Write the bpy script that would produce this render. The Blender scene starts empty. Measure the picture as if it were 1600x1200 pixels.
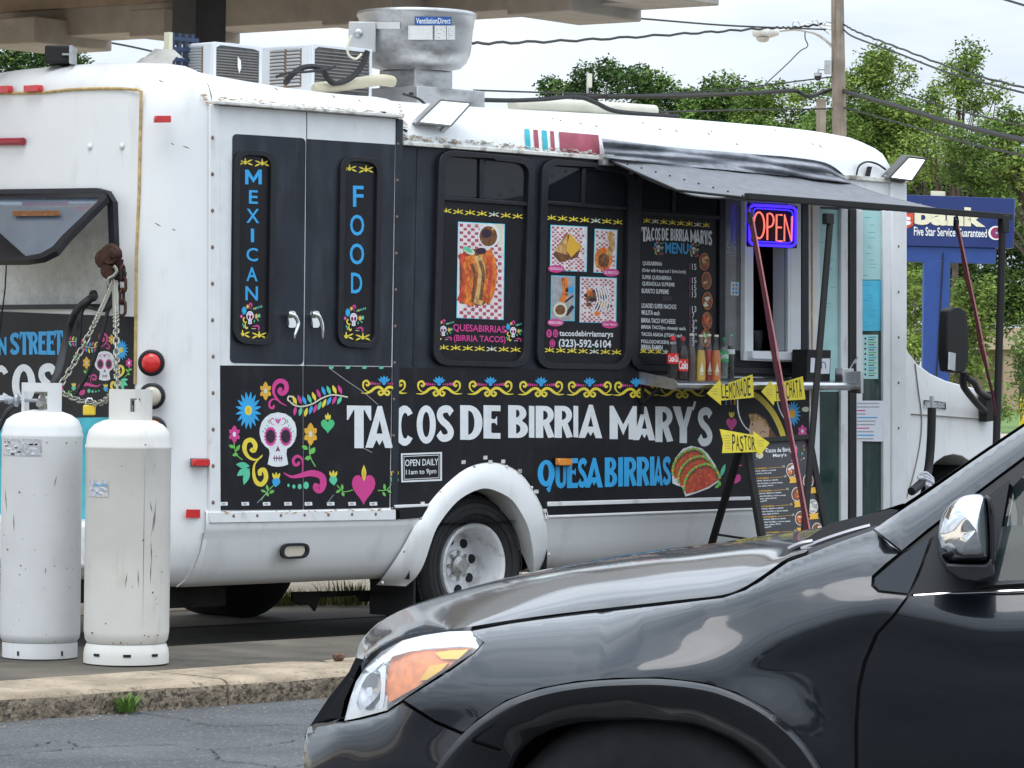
import bpy, bmesh, math, random
import numpy as np
from mathutils import Vector, Matrix
from mathutils.geometry import tessellate_polygon, delaunay_2d_cdt
R = math.radians
rnd = random.Random(7)
SC = bpy.context.scene
COL = SC.collection

# ---------------------------------------------------------------- camera, world, sun
FPX, PX0, PY0, ROLL = 5700.0, 800.0, 575.0, 0.012
CAM = Vector((-13.755, -13.964, 1.45))
FW = Vector((math.sin(R(45)), math.cos(R(45)), 0)); RT = Vector((math.cos(R(45)), -math.sin(R(45)), 0))
cam_d = bpy.data.cameras.new('camera'); cam = bpy.data.objects.new('camera', cam_d); COL.objects.link(cam)
cam.location = CAM
cam.rotation_euler = (Matrix.Rotation(-R(45), 4, 'Z') @ Matrix.Rotation(R(90), 4, 'X') @ Matrix.Rotation(ROLL, 4, 'Z')).to_euler()
cam_d.sensor_width = 36; cam_d.lens = FPX / 1600 * 36
cam_d.shift_x = 0; cam_d.shift_y = (PY0 - 600) / 1600
cam_d.clip_start = 0.5; cam_d.clip_end = 3000
SC.camera = cam
SC.view_settings.view_transform = 'Standard'; SC.view_settings.look = 'None'
SC.view_settings.exposure = 0.16; SC.view_settings.gamma = 1; SC.view_settings.use_curve_mapping = False

SUN_EL, SUN_AZ = 60.0, 211.0            # azimuth counted from +X, counter-clockwise: the side the light comes from
W = bpy.data.worlds.new('World'); SC.world = W; W.use_nodes = True
nt = W.node_tree; nt.nodes.clear()
def N(t, typ, **kw):
    n = t.nodes.new(typ)
    for k, v in kw.items(): setattr(n, k, v)
    return n
out = N(nt, 'ShaderNodeOutputWorld'); bg = N(nt, 'ShaderNodeBackground'); bg.inputs['Strength'].default_value = 0.1
sky = N(nt, 'ShaderNodeTexSky', sky_type='NISHITA', sun_disc=False)
sky.sun_elevation = R(SUN_EL); sky.sun_rotation = R(90 - SUN_AZ); sky.dust_density = 3
tc = N(nt, 'ShaderNodeTexCoord'); mp = N(nt, 'ShaderNodeMapping'); mp.inputs['Scale'].default_value = (1, 1, 4.5)
nz = N(nt, 'ShaderNodeTexNoise'); nz.inputs['Scale'].default_value = 3.1; nz.inputs['Detail'].default_value = 7; nz.inputs['Roughness'].default_value = 0.55
cr = N(nt, 'ShaderNodeValToRGB')
cr.color_ramp.elements[0].position = 0.37; cr.color_ramp.elements[0].color = (6.0, 7.1, 8.5, 1)
cr.color_ramp.elements[1].position = 0.6; cr.color_ramp.elements[1].color = (10.0, 10.8, 11.7, 1)
sep = N(nt, 'ShaderNodeSeparateXYZ')
m1 = N(nt, 'ShaderNodeMath', operation='MAXIMUM'); m1.inputs[1].default_value = 0
m2 = N(nt, 'ShaderNodeMath', operation='MULTIPLY_ADD'); m2.inputs[1].default_value = 1.75; m2.inputs[2].default_value = 0.82   # overcast: brighter overhead than at the horizon
vm = N(nt, 'ShaderNodeVectorMath', operation='SCALE')
mx = N(nt, 'ShaderNodeMixRGB'); mx.inputs[0].default_value = 0.9
L = nt.links.new
L(tc.outputs['Generated'], mp.inputs['Vector']); L(mp.outputs[0], nz.inputs['Vector']); L(nz.outputs['Fac'], cr.inputs[0])
L(tc.outputs['Generated'], sep.inputs[0]); L(sep.outputs['Z'], m1.inputs[0]); L(m1.outputs[0], m2.inputs[0])
L(cr.outputs[0], vm.inputs[0]); L(m2.outputs[0], vm.inputs['Scale'])
L(sky.outputs[0], mx.inputs[1]); L(vm.outputs[0], mx.inputs[2]); L(mx.outputs[0], bg.inputs['Color']); L(bg.outputs[0], out.inputs['Surface'])
sun_d = bpy.data.lights.new('sun', 'SUN'); sun_d.energy = .95; sun_d.angle = R(31); sun_d.color = (1, .96, .9)
sun = bpy.data.objects.new('sun', sun_d); COL.objects.link(sun)
sdir = Vector((math.cos(R(SUN_EL)) * math.cos(R(SUN_AZ)), math.cos(R(SUN_EL)) * math.sin(R(SUN_AZ)), math.sin(R(SUN_EL))))
sun.rotation_euler = sdir.to_track_quat('Z', 'Y').to_euler(); sun.location = (0, 0, 30)

# ---------------------------------------------------------------- photo pixel (1600 wide) -> point on a real plane
def ray(px, py):
    u, v = px - PX0, py - PY0; c, s = math.cos(ROLL), math.sin(ROLL)
    return FW + RT * ((u * c + v * s) / FPX) + Vector((0, 0, -(-u * s + v * c) / FPX))
def on_ax(px, py, ax, val):
    r = ray(px, py); return CAM + r * ((val - CAM[ax]) / r[ax])
def on_y(px, py, y=0.0): return on_ax(px, py, 1, y)
def on_x(px, py, x): return on_ax(px, py, 0, x)
def on_z(px, py, z): return on_ax(px, py, 2, z)
def at(px, py, d): return CAM + ray(px, py) * d
def on_plane(px, py, P, n):
    r = ray(px, py); return CAM + r * ((P - CAM).dot(n) / r.dot(n))

# ---------------------------------------------------------------- materials
MATS = {}
def mat(name, col, rough=.5, metal=0., var=.12, scale=6., bump=0., bscale=60., coat=0., emit=0., dirt=None, dscale=(3, 3, .6), dpos=(.52, .75), spec=.5, trans=0., ior=1.45, alpha=1., aniso=None, island=0.):
    if name in MATS: return MATS[name]
    m = bpy.data.materials.new(name); m.use_nodes = True; t = m.node_tree; b = t.nodes['Principled BSDF']
    b.inputs['Roughness'].default_value = rough; b.inputs['Metallic'].default_value = metal
    b.inputs['Coat Weight'].default_value = coat; b.inputs['Coat Roughness'].default_value = .03
    b.inputs['Specular IOR Level'].default_value = spec; b.inputs['Transmission Weight'].default_value = trans
    b.inputs['IOR'].default_value = ior; b.inputs['Alpha'].default_value = alpha
    l = t.links.new
    tc = N(t, 'ShaderNodeNewGeometry')
    n1 = N(t, 'ShaderNodeTexNoise'); n1.inputs['Scale'].default_value = scale; n1.inputs['Detail'].default_value = 5
    l(tc.outputs['Position'], n1.inputs['Vector'])
    mr = N(t, 'ShaderNodeMapRange'); mr.inputs['From Min'].default_value = .3; mr.inputs['From Max'].default_value = .7
    mr.inputs['To Min'].default_value = 1 - var; mr.inputs['To Max'].default_value = 1 + var
    l(n1.outputs['Fac'], mr.inputs['Value'])
    fac = mr.outputs[0]
    if island:
        ml = N(t, 'ShaderNodeMapRange'); ml.inputs['To Min'].default_value = 1 - island; ml.inputs['To Max'].default_value = 1 + island
        l(tc.outputs['Random Per Island'], ml.inputs['Value'])
        mm = N(t, 'ShaderNodeMath', operation='MULTIPLY'); l(fac, mm.inputs[0]); l(ml.outputs[0], mm.inputs[1]); fac = mm.outputs[0]
    vs = N(t, 'ShaderNodeVectorMath', operation='SCALE'); vs.inputs[0].default_value = col; l(fac, vs.inputs['Scale'])
    cout = vs.outputs[0]
    if dirt:
        mpn = N(t, 'ShaderNodeMapping'); mpn.inputs['Scale'].default_value = dscale; l(tc.outputs['Position'], mpn.inputs['Vector'])
        n2 = N(t, 'ShaderNodeTexNoise'); n2.inputs['Scale'].default_value = 1.0; n2.inputs['Detail'].default_value = 8; n2.inputs['Roughness'].default_value = .65
        l(mpn.outputs[0], n2.inputs['Vector'])
        m3 = N(t, 'ShaderNodeMapRange'); m3.inputs['From Min'].default_value = dpos[0]; m3.inputs['From Max'].default_value = dpos[1]
        m3.inputs['To Max'].default_value = dirt[3]; l(n2.outputs['Fac'], m3.inputs['Value'])
        mxr = N(t, 'ShaderNodeMixRGB'); l(m3.outputs[0], mxr.inputs[0]); l(cout, mxr.inputs[1]); mxr.inputs[2].default_value = (*dirt[:3], 1)
        cout = mxr.outputs[0]
    l(cout, b.inputs['Base Color'])
    if emit:
        b.inputs['Emission Color'].default_value = (*col, 1); b.inputs['Emission Strength'].default_value = emit
    if bump:
        n3 = N(t, 'ShaderNodeTexNoise'); n3.inputs['Scale'].default_value = bscale; n3.inputs['Detail'].default_value = 4
        l(tc.outputs['Position'], n3.inputs['Vector'])
        bp = N(t, 'ShaderNodeBump'); bp.inputs['Strength'].default_value = bump; bp.inputs['Distance'].default_value = .01
        l(n3.outputs['Fac'], bp.inputs['Height']); l(bp.outputs[0], b.inputs['Normal'])
    MATS[name] = m; return m

white = mat('white_paint', (.79, .8, .795), .38, var=.03, scale=2, dirt=(.33, .3, .26, .5), dscale=(5, 5, 1.2), dpos=(.56, .82), coat=.15)
white2 = mat('white_trim', (.74, .75, .75), .42, var=.05, scale=9, dirt=(.3, .25, .2, .6), dscale=(10, 10, 5), dpos=(.6, .78))
grubby = mat('grubby_white', (.66, .65, .6), .6, var=.12, scale=12, dirt=(.12, .09, .06, .9), dscale=(9, 9, 16), dpos=(.5, .64))
rustline = mat('rust_line', (.45, .27, .1), .8, var=.4, scale=14)
slate = mat('slate_paint', (.02, .024, .034), .38, spec=.32, var=.25, scale=5, dirt=(.09, .1, .11, .5), dscale=(7, 7, 1.4), dpos=(.5, .85))
black = mat('black_vinyl', (.011, .011, .014), .4, spec=.28, var=.25, scale=5, bump=.25, bscale=7, dirt=(.06, .06, .065, .4), dscale=(8, 8, 3), dpos=(.55, .85))
rubber = mat('black_rubber', (.016, .016, .017), .62, var=.2, scale=30, bump=.1)
matte = mat('matte_black', (.012, .012, .012), .7, var=.2)
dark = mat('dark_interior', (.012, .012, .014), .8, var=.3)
frame_m = mat('window_frame_black', (.015, .016, .02), .35, spec=.35, var=.2, scale=20)
glass = mat('dark_glass', (.01, .012, .015), .06, var=.2, scale=2, spec=.45)
tyre_m = mat('tyre_rubber', (.022, .022, .023), .75, var=.2, scale=20, bump=.15)
rim_m = mat('white_wheel_paint', (.7, .71, .72), .35, var=.08, scale=9, dirt=(.2, .15, .1, .6), dscale=(12, 12, 12))
chrome = mat('chrome', (.82, .83, .85), .08, 1, var=.03)
steel = mat('brushed_steel', (.55, .56, .57), .28, 1, var=.08, scale=20)
alu = mat('dull_aluminium', (.52, .52, .52), .42, .85, var=.1, scale=7, dirt=(.13, .12, .1, .8), dscale=(4, 4, 7), dpos=(.5, .7))
red_lens = mat('red_lens', (.6, .02, .02), .15, var=.1, coat=.6)
amber_lens = mat('amber_lens', (.75, .26, .03), .15, var=.1, coat=.6)
beige_lens = mat('beige_lens', (.5, .45, .36), .2, var=.1, coat=.5)
A_white = mat('print_white', (.74, .77, .79), .42, var=.05, scale=6, dirt=(.4, .42, .44, .35), dscale=(20, 20, 20))
A_blue = mat('print_blue', (.035, .36, .72), .42, var=.06)
A_cyan = mat('print_cyan', (.04, .52, .72), .42, var=.06)
A_teal = mat('print_teal', (.03, .42, .5), .42, var=.06)
A_pink = mat('print_pink', (.66, .06, .3), .42, var=.08)
A_mag = mat('print_magenta', (.62, .05, .26), .42, var=.06)
A_yel = mat('print_yellow', (.78, .63, .06), .42, var=.08)
A_gold = mat('print_gold', (.75, .42, .04), .42, var=.08)
A_green = mat('print_green', (.07, .5, .2), .42, var=.1)
A_lime = mat('print_lime', (.16, .5, .1), .42, var=.1)
A_mint = mat('print_mint', (.1, .55, .33), .42, var=.1)
A_cream = mat('print_cream', (.68, .66, .5), .42, var=.06)
A_dark = mat('print_dark', (.03, .012, .03), .42, var=.1)
A_purp = mat('print_purple', (.18, .03, .14), .42, var=.1)
A_red = mat('print_red', (.58, .07, .03), .42, var=.3, scale=40, dirt=(.2, .02, .01, .8), dscale=(30, 30, 30), dpos=(.52, .68))
A_orange = mat('print_orange', (.72, .2, .025), .42, var=.4, scale=50, dirt=(.3, .03, .01, .9), dscale=(38, 38, 20), dpos=(.48, .62))
A_brown = mat('print_brown', (.15, .06, .022), .42, var=.35, scale=60, dirt=(.45, .2, .06, .8), dscale=(55, 55, 55), dpos=(.54, .66))
A_tan = mat('print_tan', (.62, .38, .14), .42, var=.3, scale=50, dirt=(.32, .12, .03, .9), dscale=(40, 40, 25), dpos=(.5, .64))
A_skin = mat('print_skin', (.66, .42, .27), .42, var=.05)
A_pale = mat('print_pale', (.72, .66, .66), .42, var=.15, scale=50)
A_grey = mat('print_grey', (.35, .36, .38), .42, var=.2, scale=50)
paper = mat('white_paper', (.74, .75, .8), .7, var=.05)
aqua = mat('aqua_paper', (.42, .68, .67), .55, var=.1, scale=5, dirt=(.45, .65, .64, .6), dscale=(6, 6, 2))
cyanp = mat('cyan_paper', (.08, .52, .72), .5, var=.1, scale=9)

# ---------------------------------------------------------------- mesh building
OFF = {}
class MB:
    def __init__(s): s.v = []; s.f = []; s.m = []
    def add(s, vs, fs, m=0):
        o = len(s.v); s.v += [Vector(p) for p in vs]; s.f += [tuple(i + o for i in f) for f in fs]; s.m += [m] * len(fs); return s
    def box(s, x0, x1, y0, y1, z0, z1, m=0):
        return s.hexa([(x0, y0, z0), (x1, y0, z0), (x1, y1, z0), (x0, y1, z0), (x0, y0, z1), (x1, y0, z1), (x1, y1, z1), (x0, y1, z1)], m)
    def hexa(s, p, m=0):
        return s.add(p, [(3, 2, 1, 0), (4, 5, 6, 7), (0, 1, 5, 4), (1, 2, 6, 5), (2, 3, 7, 6), (3, 0, 4, 7)], m)
    def obox(s, c, a, b, h, m=0):
        c = Vector(c); a = Vector(a); b = Vector(b); h = Vector(h)
        return s.hexa([c - a - b - h, c + a - b - h, c + a + b - h, c - a + b - h, c - a - b + h, c + a - b + h, c + a + b + h, c - a + b + h], m)
    def bar(s, p, q, w, d, m=0, up=(0, 0, 1)):
        p = Vector(p); q = Vector(q); t = (q - p); u = Vector(up)
        a = t.cross(u)
        if a.length < 1e-6: a = t.cross(Vector((1, 0, 0)))
        a.normalize(); b = a.cross(t).normalized()
        return s.obox((p + q) / 2, t / 2, a * (w / 2), b * (d / 2), m)
    def tube(s, pts, r, n=8, m=0, caps=True):
        pts = [Vector(p) for p in pts]; k = len(pts)
        rs = r if isinstance(r, (list, tuple)) else [r] * k
        o = len(s.v); a = None
        for i, p in enumerate(pts):
            t = (pts[min(i + 1, k - 1)] - pts[max(i - 1, 0)]).normalized()
            if a is None:
                a = t.cross(Vector((0, 0, 1)))
                if a.length < 1e-3: a = t.cross(Vector((1, 0, 0)))
            a = (a - t * a.dot(t)).normalized(); b = t.cross(a)
            for j in range(n):
                g = 2 * math.pi * j / n
                s.v.append(p + (a * math.cos(g) + b * math.sin(g)) * rs[i])
        for i in range(k - 1):
            for j in range(n):
                s.f.append((o + i * n + j, o + i * n + (j + 1) % n, o + (i + 1) * n + (j + 1) % n, o + (i + 1) * n + j)); s.m.append(m)
        if caps:
            s.f.append(tuple(o + j for j in range(n))[::-1]); s.m.append(m)
            s.f.append(tuple(o + (k - 1) * n + j for j in range(n))); s.m.append(m)
        return s
    def lathe(s, c, axis, prof, n=32, m=0):          # prof: (radius, height along axis)
        c = Vector(c); ax = Vector(axis).normalized()
        a = ax.orthogonal().normalized(); b = ax.cross(a); o = len(s.v)
        for r, h in prof:
            for j in range(n):
                g = 2 * math.pi * j / n
                s.v.append(c + ax * h + (a * math.cos(g) + b * math.sin(g)) * max(r, 1e-4))
        for i in range(len(prof) - 1):
            for j in range(n):
                s.f.append((o + i * n + j, o + i * n + (j + 1) % n, o + (i + 1) * n + (j + 1) % n, o + (i + 1) * n + j)); s.m.append(m)
        return s
    def poly(s, pts, m=0, holes=()):
        loops = [[Vector(p) for p in pts]] + [[Vector(p) for p in h] for h in holes]
        flat = [p for lp in loops for p in lp]
        return s.add(flat, [tuple(t) for t in tessellate_polygon(loops)], m)
    def prism(s, pts, ext, m=0, holes=()):
        ext = Vector(ext); loops = [[Vector(p) for p in pts]] + [[Vector(p) for p in h] for h in holes]
        flat = [p for lp in loops for p in lp]; tr = [tuple(t) for t in tessellate_polygon(loops)]; n = len(flat)
        fs = tr + [tuple(i + n for i in t[::-1]) for t in tr]; o = 0
        for lp in loops:
            k = len(lp)
            for i in range(k): fs.append((o + i, o + (i + 1) % k, o + (i + 1) % k + n, o + i + n))
            o += k
        return s.add(flat + [p + ext for p in flat], fs, m)
    def grid(s, rows, m=0, closed=False):
        o = len(s.v); nr = len(rows); nc = len(rows[0])
        for r in rows: s.v += [Vector(p) for p in r]
        for i in range(nr - 1):
            for j in range(nc if closed else nc - 1):
                s.f.append((o + i * nc + j, o + i * nc + (j + 1) % nc, o + (i + 1) * nc + (j + 1) % nc, o + (i + 1) * nc + j)); s.m.append(m)
        return s
    def build(s, name, mats, parent=None, smooth=False, bevel=0, seg=2, label=None, cat=None, group=None, kind=None, origin=None, fix=True, solid=0):
        if not isinstance(mats, (list, tuple)): mats = [mats]
        me = bpy.data.meshes.new(name); o = bpy.data.objects.new(name, me); COL.objects.link(o)
        if parent is not None: org = OFF[parent.name]; o.parent = parent
        elif origin is not None: org = Vector(origin)
        elif kind == 'structure' or not s.v: org = Vector((0, 0, 0))
        else:
            lo = [min(p[i] for p in s.v) for i in range(3)]; hi = [max(p[i] for p in s.v) for i in range(3)]
            org = Vector(((lo[0] + hi[0]) / 2, (lo[1] + hi[1]) / 2, lo[2]))
        if parent is None: o.location = org
        OFF[o.name] = org.copy()
        me.from_pydata([p - org for p in s.v], [], s.f)
        for mm in mats: me.materials.append(mm)
        if len(mats) > 1: me.polygons.foreach_set('material_index', s.m)
        if fix:
            bm = bmesh.new(); bm.from_mesh(me); bmesh.ops.remove_doubles(bm, verts=bm.verts, dist=1e-5); bmesh.ops.recalc_face_normals(bm, faces=bm.faces); bm.to_mesh(me); bm.free()
        if smooth: me.shade_smooth()
        if solid:
            sm = o.modifiers.new('solid', 'SOLIDIFY'); sm.thickness = solid; sm.offset = 0
        if bevel:
            md = o.modifiers.new('bevel', 'BEVEL'); md.width = bevel; md.segments = seg; md.limit_method = 'ANGLE'; md.angle_limit = R(35)
            me.shade_smooth()
            if hasattr(me, 'set_sharp_from_angle'): me.set_sharp_from_angle(angle=R(40))
        elif smooth and hasattr(me, 'set_sharp_from_angle') and smooth != 'all':
            me.set_sharp_from_angle(angle=R(50))
        tag(o, label, cat, group, kind); return o
def tag(o, label=None, cat=None, group=None, kind=None):
    for k, v in (('label', label), ('category', cat), ('group', group), ('kind', kind)):
        if v: o[k] = v
    return o
def empty(name, loc, label=None, cat=None, group=None, kind=None):
    o = bpy.data.objects.new(name, None); COL.objects.link(o); o.location = loc; o.empty_display_size = .2
    OFF[o.name] = Vector(loc); return tag(o, label, cat, group, kind)
def copy_tree(o, parent=None):
    c = o.copy(); COL.objects.link(c)
    if parent is not None: c.parent = parent
    OFF[c.name] = OFF[o.name].copy()
    for ch in list(o.children): copy_tree(ch, c)
    return c
def smoothpath(pts, n=6):
    P = [Vector(p) for p in pts]; o = []
    for i in range(len(P) - 1):
        a = P[max(i - 1, 0)]; b = P[i]; c = P[i + 1]; d = P[min(i + 2, len(P) - 1)]
        for k in range(n):
            t = k / n
            o.append(.5 * ((2 * b) + (c - a) * t + (2 * a - 5 * b + 4 * c - d) * t * t + (3 * b - a - 3 * c + d) * t ** 3))
    o.append(P[-1]); return o
def lerp(a, b, t): return a + (b - a) * t
def interp(tab, x):
    if x <= tab[0][0]: return tab[0][1]
    for (a, p), (b, q) in zip(tab, tab[1:]):
        if x <= b: return p + (q - p) * (x - a) / (b - a)
    return tab[-1][1]
def cinterp(tab, x):
    xs = [t[0] for t in tab]; ys = [t[1] for t in tab]
    if x <= xs[0]: return ys[0] + (x - xs[0]) * (ys[1] - ys[0]) / (xs[1] - xs[0])
    if x >= xs[-1]: return ys[-1] + (x - xs[-1]) * (ys[-1] - ys[-2]) / (xs[-1] - xs[-2])
    i = max(k for k in range(len(xs) - 1) if xs[k] <= x)
    def sl(k):
        if k == 0: return (ys[1] - ys[0]) / (xs[1] - xs[0])
        if k == len(xs) - 1: return (ys[-1] - ys[-2]) / (xs[-1] - xs[-2])
        return (ys[k + 1] - ys[k - 1]) / (xs[k + 1] - xs[k - 1])
    h = xs[i + 1] - xs[i]; t = (x - xs[i]) / h
    return ((2 * t ** 3 - 3 * t * t + 1) * ys[i] + (t ** 3 - 2 * t * t + t) * h * sl(i) + (-2 * t ** 3 + 3 * t * t) * ys[i + 1] + (t ** 3 - t * t) * h * sl(i + 1))
def rrect(x0, y0, x1, y1, r, n=5):            # rounded rectangle outline in 2-D
    p = []
    for cx, cy, a in ((x1 - r, y0 + r, -90), (x1 - r, y1 - r, 0), (x0 + r, y1 - r, 90), (x0 + r, y0 + r, 180)):
        for k in range(n + 1):
            g = R(a + 90 * k / n); p.append((cx + r * math.cos(g), cy + r * math.sin(g)))
    return p
def rquad(q, r=.12, n=5):                     # rounded outline inside a four-cornered shape TL,TR,BR,BL (pixels)
    o = []; Q = [Vector((*p, 0)) for p in q]
    for i in range(4):
        p = Q[i]; a = Q[i - 1]; b = Q[(i + 1) % 4]
        la = (a - p).normalized(); lb = (b - p).normalized()
        for k in range(n + 1):
            t = k / n; u = p + la * r; v = p + lb * r
            w = (1 - t) ** 2 * u + 2 * t * (1 - t) * p + t * t * v; o.append((w.x, w.y))
    return o
def inset(q, d):
    cx = sum(p[0] for p in q) / len(q); cy = sum(p[1] for p in q) / len(q)
    return [(p[0] + (d if p[0] < cx else -d), p[1] + (d if p[1] < cy else -d)) for p in q]

# ---------------------------------------------------------------- flat print: lettering and drawings (traced in photo pixels, laid on a real plane)
_tc = {}
def glyphs(s, bold=0.0):
    k = (s, bold)
    if k not in _tc:
        cu = bpy.data.curves.new('text', 'FONT'); cu.body = s; cu.offset = bold; cu.resolution_u = 3
        ob = bpy.data.objects.new('text', cu)
        me = bpy.data.meshes.new_from_object(ob)
        vs = [(v.co.x, v.co.y) for v in me.vertices]; fs = [tuple(p.vertices) for p in me.polygons]
        bpy.data.objects.remove(ob); bpy.data.meshes.remove(me); bpy.data.curves.remove(cu)
        _tc[k] = (vs, fs)
    return _tc[k]
class Art:
    def __init__(s, mapf, lift=.0006): s.mb = MB(); s.map = mapf; s.mats = []; s.lift = lift; s.layer = 0
    def mi(s, m):
        if m not in s.mats: s.mats.append(m)
        return s.mats.index(m)
    def P(s, p, layer): return s.map(p[0], p[1], layer * s.lift)
    def poly(s, pts, m, layer=0, holes=()):
        s.mb.poly([s.P(p, layer) for p in pts], s.mi(m), [[s.P(p, layer) for p in h] for h in holes]); return s
    def quad(s, x0, y0, x1, y1, m, layer=0): return s.poly([(x0, y0), (x1, y0), (x1, y1), (x0, y1)], m, layer)
    def ell(s, cx, cy, rx, ry, m, layer=0, rot=0, n=16):
        c, q = math.cos(rot), math.sin(rot)
        return s.poly([(cx + rx * math.cos(g) * c - ry * math.sin(g) * q, cy + rx * math.cos(g) * q + ry * math.sin(g) * c) for g in (2 * math.pi * k / n for k in range(n))], m, layer)
    def leaf(s, cx, cy, l, w, rot, m, layer=0):
        c, q = math.cos(rot), math.sin(rot); p = []
        for k in range(6): t = k / 6; p.append((-l / 2 + l * t, w / 2 * math.sin(math.pi * t)))
        for k in range(6): t = k / 6; p.append((l / 2 - l * t, -w / 2 * math.sin(math.pi * t)))
        return s.poly([(cx + x * c - y * q, cy + x * q + y * c) for x, y in p], m, layer)
    def ribbon(s, pts, w, m, layer=0, sm=5, taper=True):
        P = smoothpath([(x, y, 0) for x, y in pts], sm); n = len(P); a = []; b = []
        for i, p in enumerate(P):
            t = (P[min(i + 1, n - 1)] - P[max(i - 1, 0)]).normalized(); nn = Vector((-t.y, t.x, 0))
            u = i / (n - 1); h = w / 2 * (min(1, u * 2.2 + .12) if taper else 1) * (1 if u < .93 or not taper else 1 - (u - .93) * 4)
            a.append(p + nn * h); b.append(p - nn * h)
        s.mb.grid([[s.P((q.x, q.y), layer) for q in a], [s.P((q.x, q.y), layer) for q in b]], s.mi(m)); return s
    def flower(s, cx, cy, rx, ry, n, m, mc, layer=0, fat=.62, cr=.28):
        for k in range(n):
            g = 2 * math.pi * (k + .5) / n
            x, y = math.cos(g), math.sin(g)
            L_ = math.hypot(x * rx, y * ry); rot = math.atan2(y * ry, x * rx)
            s.leaf(cx + x * rx * .55, cy + y * ry * .55, L_ * .95, 2 * math.pi * rx * fat / n * 1.25, rot, m, layer + (k % 2) * .4)
        return s.ell(cx, cy, rx * cr, ry * cr, mc, layer + 1)
    def heart(s, cx, cy, w, h, m, layer=0):
        p = []
        for k in range(24):
            t = 2 * math.pi * k / 24
            p.append((cx + w / 2 * math.sin(t) ** 3, cy - h * (13 * math.cos(t) - 5 * math.cos(2 * t) - 2 * math.cos(3 * t) - math.cos(4 * t)) / 29 + h * .08))
        return s.poly(p, m, layer)
    def text(s, st, quad, m, layer=0, bold=.0):
        vs, fs = glyphs(st, bold)
        if not vs: return s
        x0 = min(v[0] for v in vs); x1 = max(v[0] for v in vs); y0 = min(v[1] for v in vs); y1 = max(v[1] for v in vs)
        (ax, ay), (bx, by), (cx, cy), (dx, dy) = quad; o = []
        for x, y in vs:
            u = (x - x0) / max(x1 - x0, 1e-6); v = (y1 - y) / max(y1 - y0, 1e-6)
            tx, ty = lerp(ax, bx, u), lerp(ay, by, u); ex, ey = lerp(dx, cx, u), lerp(dy, cy, u)
            o.append(s.P((lerp(tx, ex, v), lerp(ty, ey, v)), layer))
        s.mb.add(o, fs, s.mi(m)); return s
    def line(s, st, x0, x1, y0, y1, m, layer=0, slope=0., bold=.0):      # text in an upright box whose right end is shifted by slope
        return s.text(st, [(x0, y0), (x1, y0 + slope * (x1 - x0)), (x1, y1 + slope * (x1 - x0)), (x0, y1)], m, layer, bold)
    def build(s, name, parent, **kw):
        return s.mb.build(name, s.mats, parent, fix=False, **kw)
def earc(cx, cy, rx, ry, a0, a1, n=14): return [(cx + rx * math.cos(R(a0 + (a1 - a0) * k / n)), cy + ry * math.sin(R(a0 + (a1 - a0) * k / n))) for k in range(n + 1)]
def rib2(path, w):
    P = smoothpath([(x, y, 0) for x, y in path], 5); a = []; b = []
    for i, p in enumerate(P):
        t = (P[min(i + 1, len(P) - 1)] - P[max(i - 1, 0)]).normalized()
        a.append((p.x - t.y * w[0] / 2, p.y + t.x * w[1] / 2)); b.append((p.x + t.y * w[0] / 2, p.y - t.x * w[1] / 2))
    return a + b[::-1]
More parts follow.
